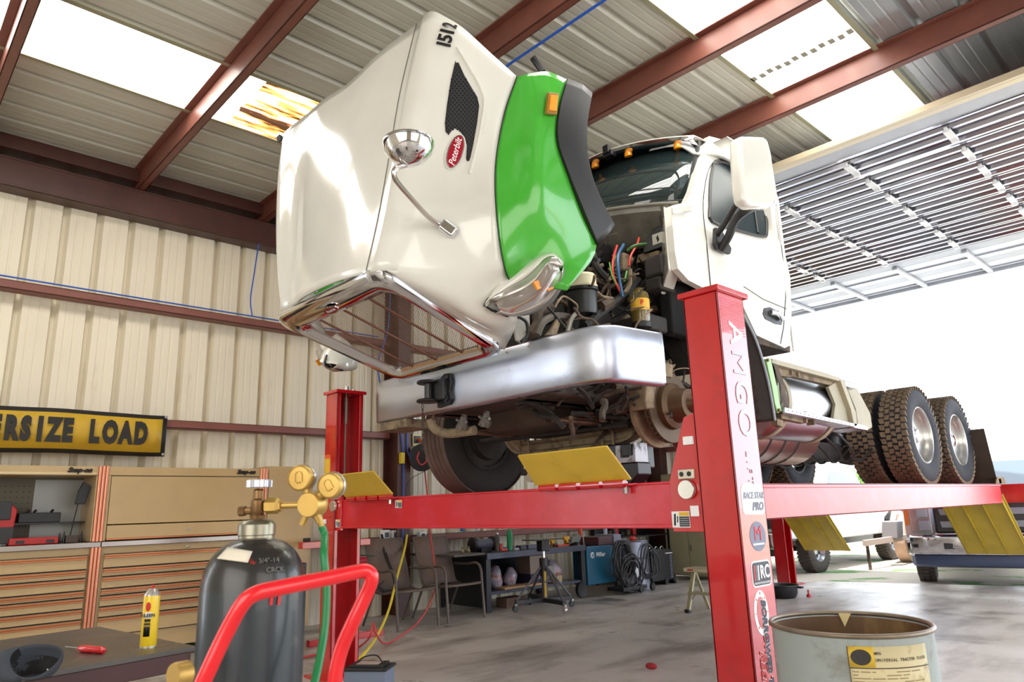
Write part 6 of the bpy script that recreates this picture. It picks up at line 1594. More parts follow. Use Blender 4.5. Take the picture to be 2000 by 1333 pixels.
# scraps
o = MB().ball(at(1272, 1302, 'z', .03), .04, 10, (1.3, .9, .6)).build('red_rag', mat('rag_red', (150, 34, 40), .8, bump=.6, bs=40)); tag(o, 'small red rag lying on the open floor', 'rag')
# ------------------------------------------------------------------ foreground table
tb = thing('work_table', 'low dark steel work table in the left foreground', 'table', (-3.9, .6, 0))
ang = R(-7.0); TU = Vector((-math.cos(R(7)), -math.sin(R(7)), 0)); TV = Vector((math.sin(R(7))*1.2, -1, 0)).normalized()
C0 = Vector((-3.27, 1.19, 0)); TL, TW = 1.9, 1.03
m_tt = mat('table_top', (78, 72, 66), .35, var=.2, vs=3, dirt=(100, 92, 84), ds=4, dth=(.55, .8), rvar=.1)
def tq(u, v, z): return C0+TU*u+TV*v+Vector((0, 0, z))
MB().prism([tq(0, 0, .70), tq(TW, 0, .70), tq(TW, TL, .70), tq(0, TL, .70)], (0, 0, .02)).build('tabletop', m_tt, tb, bevel=.003)
fr_ = mat('table_frame', (66, 30, 28), .5, var=.15)
for a, b_ in (((.03, .03), (TW-.03, .03)), ((.03, .03), (.03, TL-.03)), ((TW-.03, .03), (TW-.03, TL-.03))):
    MB().bar(tq(*a, .665), tq(*b_, .665), .05, .07).build('apron', fr_, tb, bevel=.004)
for u, v in ((.04, .05), (TW-.04, .05), (.04, TL-.05), (TW-.04, TL-.05)):
    MB().bar(tq(u, v, 0), tq(u, v, .63), .05, .05, up=(1, 0, 0)).build('leg', fr_, tb, bevel=.004)
ZT = .72
# spray can with yellow label
p = at(289, 1264, 'z', ZT)
sc = thing('brake_cleaner_can', 'yellow aerosol can with red nozzle standing on the dark table', 'spray can', (p.x, p.y, ZT))
cr_ = .033; m_cy = mat('can_yellow', (240, 204, 40), .3, coat=.3)
MB().lathe([(cr_*.95, 0), (cr_, .004), (cr_, .205), (cr_*.98, .21)], p, (0, 0, 1), 28).build('can', m_cy, sc)
MB().lathe([(cr_*1.02, 0), (cr_*1.02, .005)], p, (0, 0, 1), 28).build('rim', m_silver, sc)
MB().lathe([(cr_*1.02, .208), (cr_*.95, .215), (cr_*.6, .232), (cr_*.5, .236)], p, (0, 0, 1), 28).build('shoulder', m_silver, sc)
MB().lathe([(.006, .234), (.006, .25), (.001, .252)], p, (0, 0, 1), 10).build('nozzle', m_print_r, sc)
vd = (Vector((0, 0, 1.25))-p); vd.z = 0; vd.normalize(); vr = Vector((0, 0, 1)).cross(vd)
def on_can(a, z, r_=cr_): return p+(vd*math.cos(a)+vr*math.sin(a))*r_+Vector((0, 0, z))
def can_patch(a0, a1, z0, z1, m, name, e=.0006):
    rows = [[on_can(a0+(a1-a0)*i/8, z, cr_+e) for i in range(9)] for z in (z0, z1)]
    return MB().grid(rows).build(name, m, sc, solid=.0004)
can_patch(-.75, .05, .045, .115, m_print_k, 'label_panel')
can_patch(-.75, .2, .118, .142, m_print_w, 'label_stripe')
rows = [[on_can(-.35+.30*math.cos(2*PI*i/20)*k/3, .165+.019*math.sin(2*PI*i/20)*k/3, cr_+.0008) for i in range(21)] for k in range(4)]
MB().grid(rows).build('label_disc', m_print_r, sc)
text('label_lettering', 'KLEEN', m_print_k, on_can(-.28, .130, cr_+.003), vr*math.cos(-.28)-vd*math.sin(-.28), (0, 0, 1), .019, sc, bold=.0005, ext=.0003)
text('label_lettering', 'BRAKE', m_cy, on_can(-.35, .102, cr_+.003), vr*math.cos(-.35)-vd*math.sin(-.35), (0, 0, 1), .012, sc, ext=.0003)
text('label_lettering', 'CLEANER', m_cy, on_can(-.35, .088, cr_+.003), vr*math.cos(-.35)-vd*math.sin(-.35), (0, 0, 1), .010, sc, ext=.0003)
# screwdriver
a_ = at(203, 1271, 'z', ZT+.014); b_ = at(154, 1267, 'z', ZT+.014); c_ = at(128, 1264, 'z', ZT+.006)
sd = thing('screwdriver', 'screwdriver with red handle lying on the dark table', 'screwdriver', (b_.x, b_.y, ZT))
L_ = (b_-a_).length; d_ = (b_-a_).normalized()
MB().lathe([(.001, 0), (.012, .003), (.015, .015), (.013, L_*.4), (.015, L_*.6), (.014, L_*.85), (.008, L_), (.001, L_)], a_, d_, 12).build('handle', mat('driver_red', (214, 30, 36), .25, coat=.3), sd)
MB().tube([b_, c_], .0035, 8).build('shank', m_bolt, sd)
# cap lying upside down
cc_ = at(62, 1290, 'z', ZT+.05)
cp = thing('baseball_cap', 'dark grey cap lying upside down on the table corner', 'cap', (cc_.x, cc_.y, ZT))
m_cap = mat('cap_grey', (62, 66, 74), .9, var=.08); m_capin = mat('cap_inside', (20, 20, 21), .8)
tcm = (Vector((0, 0, CAMZ))-cc_).normalized(); axc = (Vector((0, 0, 1))*.62+tcm*.75-RGT*.22).normalized()
cu_ = (RGT-axc*RGT.dot(axc)).normalized(); cv_ = axc.cross(cu_)
cc_ = at(72, 1288, 'z', ZT+.065)
rows = []
for i in range(9):
    f_ = i/8; th_ = f_*PI/2*1.02
    rows.append([cc_-axc*.085*math.cos(th_)+cu_*(.084*math.sin(th_)*math.cos(t_))+cv_*(.070*math.sin(th_)*math.sin(t_))+axc*.014*math.cos(2*t_)*f_ for t_ in [2*PI*k/32 for k in range(33)]])
for r_ in rows:
    for p_ in r_: p_.z = max(p_.z, ZT+.003)
MB().grid(rows).build('crown', m_cap, cp, solid=.004, smooth=60, soff=-1)
MB().grid([[lerp(p_, cc_, .05) for p_ in r_] for r_ in rows], flip=True).build('lining', m_capin, cp, smooth=60)
rim = rows[-1]; br = []
for k in range(13, 24):
    t_ = 2*PI*k/32; w_ = math.sin((k-13)/10*PI)**.6
    o_ = cu_*math.cos(t_)*.085+cv_*math.sin(t_)*.035
    br.append([rim[k], rim[k]+o_*.5*w_-axc*.006, rim[k]+o_*w_-axc*.022])
MB().grid(br).build('visor', m_cap, cp, solid=.003, smooth=60)
MB().ball(cc_-axc*.05+cu_*.03, .003, 6).build('eyelet', m_galv, cp)
# a second brass regulator low in the corner, on its own cylinder
q = atd(356, 1318, 1.40)
g2 = thing('small_gas_cylinder', 'brass regulator low at the bottom edge beside the dark gas cylinder', 'regulator', (q.x, q.y, 0))
MB().lathe([(.001, 0), (.085, 0), (.09, .02), (.09, q.z-.30), (.08, q.z-.22), (.04, q.z-.15), (.03, q.z-.12), (.001, q.z-.12)], (q.x, q.y, 0), (0, 0, 1), 28).build('cylinder', mat('cylinder_maroon', (86, 26, 30), .4), g2)
m_brass = mat('brass', (190, 156, 84), .42, .6, var=.08, vs=20)
dq = (Vector((0, 0, CAMZ))-q).normalized(); sd_ = RGT*.9-dq*.4
MB().lathe([(.001, -.02), (.023, -.02), (.025, -.014), (.025, .010), (.022, .014), (.001, .014)], q, (sd_*.6-dq*.3+Vector((0, 0, .1))), 24).tube([q, (q.x, q.y, q.z-.13)], .010, 10).build('regulator_body', m_brass, g2)

# ------------------------------------------------------------------ gas cylinder with regulator
cx_, cy2 = -1.665, .727
gc = thing('gas_cylinder', 'large dark grey gas cylinder with brass regulator in the left foreground', 'gas cylinder', (cx_, cy2, 0))
def cyl_mat():
    m = bpy.data.materials.new('cylinder_paint'); m.use_nodes = True; nt = m.node_tree; b = nt.nodes['Principled BSDF']; N = nt.nodes.new; L = nt.links.new
    tc = N('ShaderNodeTexCoord'); n = N('ShaderNodeTexNoise'); n.inputs['Scale'].default_value = 9; n.inputs['Detail'].default_value = 8; L(tc.outputs['Object'], n.inputs['Vector'])
    sp = N('ShaderNodeSeparateXYZ'); L(tc.outputs['Object'], sp.inputs[0])
    z = N('ShaderNodeMapRange'); z.inputs[1].default_value = 1.085; z.inputs[2].default_value = 1.095; L(sp.outputs['Z'], z.inputs[0])
    base = N('ShaderNodeMix'); base.data_type = 'RGBA'; L(z.outputs[0], base.inputs[0]); base.inputs[6].default_value = S(42, 50, 56); base.inputs[7].default_value = S(36, 34, 33)
    r = N('ShaderNodeMapRange'); r.inputs[1].default_value = .58; r.inputs[2].default_value = .70; L(n.outputs['Fac'], r.inputs[0])
    mm = N('ShaderNodeMath'); mm.operation = 'MULTIPLY'; L(r.outputs[0], mm.inputs[0])
    z2 = N('ShaderNodeMapRange'); z2.inputs[1].default_value = .9; z2.inputs[2].default_value = 1.15; z2.inputs[3].default_value = .12; z2.inputs[4].default_value = .8; L(sp.outputs['Z'], z2.inputs[0]); L(z2.outputs[0], mm.inputs[1])
    x = N('ShaderNodeMix'); x.data_type = 'RGBA'; L(mm.outputs[0], x.inputs[0]); L(base.outputs[2], x.inputs[6]); x.inputs[7].default_value = S(150, 145, 132)
    n2 = N('ShaderNodeTexNoise'); n2.inputs['Scale'].default_value = 16; n2.inputs['Detail'].default_value = 3; L(tc.outputs['Object'], n2.inputs['Vector'])
    r2 = N('ShaderNodeMapRange'); r2.inputs[1].default_value = .70; r2.inputs[2].default_value = .73; L(n2.outputs['Fac'], r2.inputs[0])
    x2 = N('ShaderNodeMix'); x2.data_type = 'RGBA'; L(r2.outputs[0], x2.inputs[0]); L(x.outputs[2], x2.inputs[6]); x2.inputs[7].default_value = S(150, 34, 30)
    L(x2.outputs[2], b.inputs['Base Color']); b.inputs['Roughness'].default_value = .32; b.inputs['Coat Weight'].default_value = .2
    return m
prof = [(.001, 0), (.105, 0), (.116, .015), (.116, 1.085)]
for k in range(1, 10):
    a = PI/2*k/9.6; prof.append((.116-.078*(1-math.cos(a)), 1.085+.11*math.sin(a)))
prof += [(.040, 1.198), (.001, 1.198)]
shell = MB().lathe(prof, (cx_, cy2, 0), (0, 0, 1), 64).build('shell', cyl_mat(), gc, smooth=40)
MB().lathe([(.046, 1.186), (.046, 1.192), (.040, 1.20), (.040, 1.205), (.042, 1.207), (.042, 1.23), (.036, 1.238), (.022, 1.243), (.001, 1.243)], (cx_, cy2, 0), (0, 0, 1), 32).build('neck_ring', mat('ring_steel', (150, 146, 130), .35, .9, var=.1), gc)
MB().lathe([(.047, 1.182), (.047, 1.190), (.043, 1.194)], (cx_, cy2, 0), (0, 0, 1), 32).build('collar', m_black, gc)
m_valve = mat('old_brass', (128, 98, 64), .4, .8, var=.15)
V0 = Vector((cx_, cy2, 0))
vl = MB().lathe([(.016, 1.24), (.018, 1.25), (.014, 1.256), (.017, 1.262), (.017, 1.285), (.013, 1.29), (.013, 1.308), (.009, 1.312)], V0, (0, 0, 1), 20).build('valve', m_valve, gc)
hw = MB(); n_ = 40; rows = []
for z, s in ((1.318, .8), (1.316, 1.0), (1.332, 1.0), (1.334, .8)):
    rows.append([V0+Vector((math.cos(2*PI*k/n_), math.sin(2*PI*k/n_), 0))*(.029+.0028*math.cos(8*2*PI*k/n_))*s+Vector((0, 0, z)) for k in range(n_+1)])
hw.grid(rows); hw.lathe([(.001, 1.318), (.024, 1.318), (.024, 1.333), (.001, 1.333)], V0, (0, 0, 1), 24)
hw.build('handwheel', mat('wheel_alu', (182, 182, 190), .35, .9), gc)
RS = (RGT*.97+FWD*-.1); RS.z = 0; RS.normalize()
MB().tube([V0+Vector((0, 0, 1.262)), V0-RS*.045+Vector((0, 0, 1.262))], .009, 10).tube([V0-RS*.030+Vector((0, 0, 1.262)), V0-RS*.045+Vector((0, 0, 1.262))], .012, 8).build('side_plug', m_valve, vl)
nutc = V0+Vector((0, 0, 1.272))
MB().lathe([(.013, .018), (.019, .022), (.019, .048), (.014, .054), (.014, .058)], nutc, RS, 6).build('inlet_nut', m_brass, vl, smooth=20)
RG = atd(596, 990, 1.62); RG = nutc+RS*((RG-nutc).dot(RS)); 
MB().tube([nutc+RS*.05, RG], .0075, 12).build('inlet_stem', m_brass, vl)
rgt = MB(); tc_ = (Vector((0, 0, CAMZ))-RG).normalized(); fn = (tc_*.86-RS*.42+Vector((0, 0, -.03))).normalized()
rb_ = rgt.lathe([(.001, -.034), (.026, -.034), (.030, -.026), (.031, -.012), (.029, .0), (.028, .014), (.0265, .017), (.001, .017)], RG, fn, 40).build('regulator_body', m_brass, gc, smooth=40)
def gauge(px, py, ang_):
    G = atd(px, py, (RG-Vector((0, 0, CAMZ))).dot(FWD)+.004)
    dirr = (G-RG).normalized()
    gb = MB().lathe([(.001, -.016), (.026, -.016), (.0305, -.014), (.0305, .006), (.0295, .010), (.027, .012), (.026, .0095), (.001, .0105)], G, fn, 40).build('gauge', m_brass, rb_, smooth=40)
    MB().tube([RG+dirr*.02, G-dirr*.026], .0085, 8).build('gauge_neck', m_brass, rb_)
    ux = RGT*math.cos(ang_)+UPV*math.sin(ang_); ux = (ux-fn*ux.dot(fn)).normalized(); uy = fn.cross(ux)
    arc = [G+fn*.0115+ux*(.009*math.cos(t_))+uy*(.006+.009*math.sin(t_)) for t_ in [PI*k/8 for k in range(9)]]
    arc = [arc[0]-uy*.016]+arc+[arc[-1]-uy*.016]
    MB().tube(arc, .0009, 5).ball(G+fn*.011+ux*.003-uy*.011, .0023, 6).ball(G+fn*.011-ux*.0035-uy*.011, .0023, 6).build('gauge_relief', m_brass, rb_)
    MB().lathe([(.0312, -.018), (.0325, -.012), (.0318, -.006)], G, fn, 40, cap=False).build('gauge_bezel', m_silver, rb_)
gauge(588, 934, 0.05); gauge(646, 949, .55)
o1 = RG+(UPV*-1*.9-RGT*.42)*.030; MB().tube([RG+(o1-RG)*.7, o1, RG+(o1-RG)*1.75], .008, 6).build('relief_valve', m_brass, rb_, smooth=20)
o2 = RG+(UPV*-1*.85+RGT*.42)*.030; o3 = RG+(o2-RG)*2.1
MB().tube([RG+(o2-RG)*.7, RG+(o2-RG)*1.6], .0095, 6).build('outlet_nut', m_brass, rb_, smooth=20)
MB().tube([RG+(o2-RG)*1.6, o3], .007, 10).build('hose_barb', m_brass, rb_)
gh = MB().tube(smooth_line([o3-(o3-o2)*.1, o3+Vector((0, 0, -.02))+RGT*.006, atd(633, 1085, 1.60), atd(638, 1150, 1.58), atd(634, 1230, 1.55), atd(622, 1300, 1.5), atd(608, 1370, 1.45), atd(600, 1480, 1.45)], 5), .0088, 12).build('gas_hose', mat('hose_green', (24, 120, 66), .4)); tag(gh, 'green gas hose hanging from the brass regulator', 'hose')
# white tag on the shoulder
def on_cyl(px, py):
    o_ = Vector((0, 0, CAMZ)); d_ = FWD+RGT*((px-1000)/FPX)-UPV*((py-666.5)/FPX)
    best = None
    for k in range(4000):
        t_ = 1.3+.0002*k; q_ = o_+d_*t_; r_ = math.hypot(q_.x-cx_, q_.y-cy2)
        rr2 = .1165 if q_.z < 1.085 else (.1165-.078*(1-math.sqrt(max(0, 1-((q_.z-1.085)/.115)**2))))
        if r_ < rr2+.0015 and q_.z < 1.2: return q_
    return o_+d_*1.6
tg = [on_cyl(*q_) for q_ in ((445,1070),(493,1078),(484,1101),(424,1092))]
rows = [[lerp(tg[0], tg[1], i/3), lerp(tg[3], tg[2], i/3)] for i in range(4)]
rows = []
for j in range(4):
    rows.append([on_cyl(445+(493-445)*i/4+(424-445)*j/3*(1-i/4)+(484-493)*j/3*(i/4), 1070+8*i/4+22*j/3) for i in range(5)])
MB().grid(rows).build('paper_tag', mat('tag_cream', (224, 216, 196), .7), gc, solid=.0012, smooth=60)
for s_, px, py in (('3/4"-14', 525, 1096), ('CRCK', 537, 1114)):
    p_ = on_cyl(px, py); q_ = on_cyl(px+14, py-1); u_ = on_cyl(px, py-10)
    nn_ = (q_-p_).cross(u_-p_).normalized()
    text('stamped_lettering', s_, mat('stamp_grey', (110, 108, 100), .5), p_+nn_*.002, q_-p_, u_-p_, .016, gc, ext=.0003)
for px in (530, 545):
    p_ = on_cyl(px, 1172); q_ = on_cyl(px+6, 1172); u_ = on_cyl(px, 1162); nn_ = (q_-p_).cross(u_-p_).normalized()
    text('painted_mark', '1', MATS['print_red'], p_+nn_*.001, q_-p_, u_-p_, .03, gc, bold=.002, ext=.0004)
# red cylinder cart
ct = thing('cylinder_cart', 'red tube cylinder cart handle in front of the dark gas cylinder', 'cart', (-1.5, .6, 0))
hp_ = [atd(330, 1480, 1.22), atd(398, 1330, 1.24), atd(440, 1240, 1.26), atd(474, 1180, 1.27), atd(500, 1160, 1.28), atd(540, 1150, 1.30), atd(640, 1130, 1.36), atd(700, 1117, 1.40), atd(718, 1117, 1.41), atd(726, 1130, 1.41), atd(716, 1160, 1.41), atd(690, 1215, 1.40), atd(668, 1265, 1.40), atd(655, 1320, 1.39), atd(650, 1400, 1.38), atd(650, 1500, 1.38)]
MB().tube(smooth_line(hp_, 4), .0145, 16).build('handle', m_redbright, ct, smooth=60)
p0, p1 = hp_[0], hp_[-1]
for q_ in (p0, p1): MB().tube([q_, (q_.x, q_.y, .12)], .0145, 12).build('upright', m_redbright, ct)
MB().lathe([(.06, -.03), (.12, -.035), (.125, 0), (.12, .035), (.06, .03)], (p0.x-.02, p0.y-.05, .125), RS, 24).build('wheel', m_black, ct)
MB().lathe([(.06, -.03), (.12, -.035), (.125, 0), (.12, .035), (.06, .03)], (p1.x+.06, p1.y, .125), RS, 24).build('wheel', m_black, ct)
MB().tube([(p0.x, p0.y, .3), (p1.x, p1.y, .3)], .012, 10).build('cross_bar', m_redbright, ct)

# ------------------------------------------------------------------ battery on the floor
q = at(722, 1296, 'z', .22)
bt = thing('truck_battery', 'grey truck battery with black top and carry strap on the floor', 'battery', (q.x, q.y, 0))
a_ = R(38); ux, uy = Vector((math.cos(a_), math.sin(a_), 0)), Vector((-math.sin(a_), math.cos(a_), 0))
c_ = Vector((q.x, q.y, 0))
MB().obox(c_+Vector((0, 0, .095)), ux*.15, uy*.10, (0, 0, .095)).build('case', mat('battery_grey', (112, 124, 144), .4), bt, bevel=.006)
MB().obox(c_+Vector((0, 0, .195)), ux*.158, uy*.108, (0, 0, .010)).obox(c_+Vector((0, 0, .212)), ux*.12, uy*.08, (0, 0, .010)).build('lid', m_black, bt, bevel=.004)
MB().obox(c_+Vector((0, 0, .223)), ux*.08, uy*.05, (0, 0, .001)).build('top_label', mat('battery_label', (190, 170, 160), .5), bt, smooth=0)
MB().tube(smooth_line([c_-ux*.10+Vector((0, 0, .215)), c_-ux*.04+Vector((0, 0, .26)), c_+ux*.05+Vector((0, 0, .27)), c_+ux*.10+Vector((0, 0, .215))], 4), .005, 6).build('carry_strap', m_black, bt)

# ------------------------------------------------------------------ drum in the right foreground
q = at(1657, 1214, 'z', .82); DR = .262
dr_ = thing('oil_drum', 'open grey steel drum with oil-stained label in the right foreground', 'drum', (q.x, q.y, 0))
m_drum = mat('drum_paint', (158, 166, 164), .4, var=.05, vs=6, dirt=(104, 92, 76), ds=4.5, dth=(.54, .74))
m_drin = mat('drum_inside', (96, 68, 40), .55, var=.35, vs=5, dirt=(160, 128, 84), ds=4, dth=(.5, .7), stretch=(1, 1, .3))
c_ = Vector((q.x, q.y, 0))
sh_ = MB().lathe([(DR, 0), (DR, .20), (DR+.012, .215), (DR+.012, .23), (DR, .245), (DR, .50), (DR+.012, .515), (DR+.012, .53), (DR, .545), (DR, .80), (DR+.004, .806)], c_, (0, 0, 1), 72, cap=False).build('shell', m_drum, dr_)
MB().lathe([(DR-.003, .80), (DR-.003, .02), (.001, .015)], c_, (0, 0, 1), 60, cap=False).build('inner_wall', m_drin, dr_)
rg = [c_+Vector((DR*1.008*math.cos(2*PI*k/64), DR*1.008*math.sin(2*PI*k/64), .812)) for k in range(65)]
MB().tube(rg, .0085, 8, cap=False).build('rim', mat('drum_rim', (126, 112, 96), .4, .5, var=.25, vs=10), dr_, smooth=80)
vd = (Vector((0, 0, CAMZ))-c_); vd.z = 0; vd.normalize(); vr = Vector((0, 0, 1)).cross(vd)
def dc(a, z, e=.0015): return c_+(vd*math.cos(a)+vr*math.sin(a))*(DR+e)+Vector((0, 0, z))
def dpatch(a0, a1, z0, z1, m, name, e=.001, n=14):
    # split where the label crosses the swage
    return MB().grid([[dc(a0+(a1-a0)*i/n, z, e) for i in range(n+1)] for z in (z0, z1)]).build(name, m, dr_, solid=.0008)
m_lab = mat('label_paper', (206, 192, 150), .6, var=.05, vs=10, dirt=(128, 96, 48), ds=10, dth=(.52, .72))
dpatch(-.06, .98, .55, .782, m_lab, 'label', .0012)
dpatch(-.06, .98, .38, .50, m_lab, 'label', .0012)
dpatch(-.06, .24, .720, .782, mat('label_gold', (216, 180, 60), .5, dirt=(150, 120, 40), ds=8), 'label_logo_field', .002)
rows = [[dc(.085+.115*k/3*math.cos(2*PI*i/24), .750+.024*k/3*math.sin(2*PI*i/24), .003) for i in range(25)] for k in range(4)]
MB().grid(rows).build('label_logo', mat('logo_ink', (40, 36, 34), .5), dr_)
dpatch(-.06, .98, .716, .719, mat('ink_brown', (60, 48, 34), .6), 'label_rule', .0024)
dpatch(-.06, -.052, .56, .782, MATS['ink_brown'], 'label_rule', .0024)
def dtext(s_, a, z, size, m, **k):
    for i, ch in enumerate(s_):
        if ch == ' ': continue
        aa = a+i*size*.62/DR
        text('label_lettering', ch, m, dc(aa, z, .003), vr*math.cos(aa)-vd*math.sin(aa), (0, 0, 1), size, dr_, ext=.0002, bold=.0003, **k)
dtext('UNIVERSAL TRACTOR FLUID', .26, .742, .0125, MATS['ink_brown'], squash=.8)
dtext('MFG', .25, .762, .011, MATS['ink_brown'])
b = MB(); q_ = random.Random(4)
for k in range(15):
    z = .705-.0098*k
    a0 = -.03
    while a0 < .72:
        a1 = a0+q_.uniform(.03, .22)
        if q_.random() < .78: b.add([dc(a0, z, .0028), dc((a0+a1)/2, z, .0028), dc(a1, z, .0028), dc(a1, z+.003, .0028), dc((a0+a1)/2, z+.003, .0028), dc(a0, z+.003, .0028)], [(0, 1, 4, 5), (1, 2, 3, 4)])
        a0 = a1+.02
b.build('label_small_print', mat('ink_faded', (140, 122, 84), .7), dr_, kind='stuff', smooth=0)
dtext('2-05-22', .80, .655, .014, MATS['ink_brown']); dtext('10-12', .82, .63, .013, MATS['ink_brown'])
# torn flap of label at the far rim
MB().prism([dc(PI-.05, .812, -.012), dc(PI+.13, .812, -.012), dc(PI+.06, .762, -.012)], (vd*.002)).build('torn_flap', mat('flap_cream', (214, 194, 140), .5), dr_, smooth=0)
# ------------------------------------------------------------------ outside
m_car = mat('pickup_white', (226, 232, 238), .18, coat=.6)
m_carb = mat('pickup_dark', (34, 38, 46), .35)
m_grass = mat('bush_green', (116, 150, 84), .8, var=.3, vs=3)
m_carglass = mat('car_glass', (70, 84, 96), .04, spec=.8)
m_hl = mat('headlamp_clear', (200, 210, 220), .08, coat=.6)
def pickup(loc, rz, label, kind):
    """built facing -y, centred on x, front bumper at y=0"""
    t = thing('pickup_truck', label, 'pickup', loc, rz)
    def B(mb, name, m, par=t, **k): return mb.build(name, m, par, world=False, **k)
    W = 1.0
    body = [(.0, .62), (.06, 1.12), (1.25, 1.22), (1.45, 1.27), (3.9, 1.27), (3.9, 1.32), (5.7, 1.32), (5.7, .62), (4.95, .55), (4.85, .85), (4.55, 1.0), (4.2, .85), (4.1, .55), (1.75, .55), (1.6, .85), (1.28, 1.0), (.92, .85), (.82, .60)]
    # nose to tail side profile with wheel arches
    b = MB(); b.prism([(-W, y+.12, z) for y, z in body], (2*W, 0, 0)); o = B(b, 'body', m_car, bevel=.05, seg=3, smooth=40)
    cab_ = [(1.55, 1.25), (2.15, 1.80), (2.35, 1.88), (3.6, 1.88), (3.85, 1.30)]
    b = MB(); n_ = len(cab_)
    A_ = [Vector((-W*.93, y, z)) for y, z in cab_]; Bv = [Vector((W*.93, y, z)) for y, z in cab_]
    for v in A_+Bv:
        v.x *= (1-(v.z-1.25)*.22)
    b.add(A_+Bv, [tuple(range(n_)), tuple(range(2*n_-1, n_-1, -1))]+[(i, (i+1) % n_, n_+(i+1) % n_, n_+i)[::-1] for i in range(n_)])
    B(b, 'cab', m_car, bevel=.04, smooth=40)
    B(MB().prism([(-.78, 1.62, 1.32), (.78, 1.62, 1.32), (.70, 2.10, 1.765), (-.70, 2.10, 1.765)], (0, -.015, .012)), 'windscreen', m_carglass)
    for sg in (-1, 1): B(MB().prism([(sg*.925, 2.05, 1.36), (sg*.925, 3.6, 1.36), (sg*.86, 3.5, 1.78), (sg*.86, 2.42, 1.78)], (sg*.015, 0, 0)), 'side_window', m_carglass)
    # front
    if kind == 'big':
        B(MB().box(-.62, .62, .03, .10, .76, 1.17), 'grille_recess', m_carb, bevel=.03)
        g_ = B(MB().box(-.64, .64, .06, .09, 1.16, 1.20).box(-.64, .64, .06, .09, .73, .77), 'grille_frame', m_chrome, bevel=.01)
        for z in (1.045, .88): B(MB().prism([(-.54, .0, z-.045), (.54, .0, z-.045), (.56, .0, z+.045), (-.56, .0, z+.045)], (0, .03, 0)), 'grille_bar', mat('bar_grey', (120, 128, 142), .3, .6), bevel=.008)
        B(MB().lathe([(.001, 0), (.09, 0), (.095, .01)], (0, -.01, .96), (0, -1, 0), 24), 'emblem', mat('emblem_blue', (150, 165, 190), .2, .6))
        B(MB().tube([(.11*math.cos(2*PI*k/24), -.02, .96+.045*math.sin(2*PI*k/24)) for k in range(25)], .008, 6, cap=False), 'emblem_rim', m_chrome)
        for sg in (-1, 1):
            h = B(MB().prism([(sg*.66, .02, .76), (sg*.90, .10, .78), (sg*.92, .12, 1.15), (sg*.66, .02, 1.15)], (0, .05, 0)), 'headlight', m_hl, bevel=.01)
            B(MB().box(sg*.69, sg*.83, .0, .03, .98, 1.10), 'lamp_cell', mat('lamp_cell', (130, 138, 152), .15, .6), h, bevel=.006)
            B(MB().box(sg*.68, sg*.82, .0, .03, .80, .94), 'lamp_cell', MATS['lamp_cell'], h, bevel=.006)
            B(MB().box(sg*.93, sg*.99, .15, .3, .8, 1.1), 'corner_lamp', m_amber, h, bevel=.006)
            B(MB().prism([(sg*.66, -.06, .57), (sg*.83, -.03, .57), (sg*.84, -.03, .64), (sg*.80, -.03, .68), (sg*.67, -.06, .68)], (0, .03, 0)), 'fog_lamp', m_carb, bevel=.004)
        bm = [(-.98, .16), (-.93, .02), (-.75, -.06), (-.3, -.09), (.3, -.09), (.75, -.06), (.93, .02), (.98, .16)]
        B(MB().grid([[Vector((x, y+d, z)) for x, y in bm] for z, d in ((.73, .03), (.70, 0), (.58, -.0), (.50, .02), (.47, .06))]), 'bumper', m_chrome, solid=.02)
        [B(MB().box(xa_, xa_+.35, -.10, -.08, .56, .64), 'bumper_slot', m_carb, bevel=.01) for xa_ in (-.55, .20)]
        B(MB().box(-.14, .14, -.105, -.09, .54, .66), 'plate_mount', mat('plate_grey2', (120, 126, 140), .4), bevel=.008)
        B(MB().grid([[Vector((x*.97, y+d, z)) for x, y in bm] for z, d in ((.48, .02), (.36, .06), (.33, .15))]), 'air_dam', mat('dam_blue', (62, 78, 108), .5), solid=.02)
    else:
        B(MB().box(-.60, .60, .03, .09, .78, 1.12), 'grille_recess', m_carb, bevel=.03)
        for z in (.85, .95, 1.05): B(MB().box(-.56, .56, .01, .05, z-.02, z+.02), 'grille_bar', m_chrome, bevel=.006)
        for sg in (-1, 1):
            h = B(MB().prism([(sg*.64, .02, .80), (sg*.90, .08, .80), (sg*.97, .18, 1.02), (sg*.90, .08, 1.08), (sg*.64, .02, 1.02)], (0, .05, 0)), 'headlight', mat('headlamp_dark', (40, 52, 60), .06, coat=.6), bevel=.01)
            B(MB().box(sg*.66, sg*.92, .0, .06, 1.08, 1.13), 'turn_strip', mat('strip_orange', (206, 120, 60), .3), h, bevel=.004)
        bm = [(-1.0, .30), (-.98, .05), (-.80, -.05), (-.3, -.08), (.3, -.08), (.80, -.05), (.98, .05), (1.0, .30)]
        B(MB().grid([[Vector((x, y+d, z)) for x, y in bm] for z, d in ((.74, .03), (.71, 0), (.58, 0), (.50, .02), (.44, .08))]), 'bumper', m_chrome, solid=.02)
        B(MB().grid([[Vector((x*.97, y+d, z)) for x, y in bm] for z, d in ((.46, .03), (.36, .08))]), 'air_dam', m_carb, solid=.02)
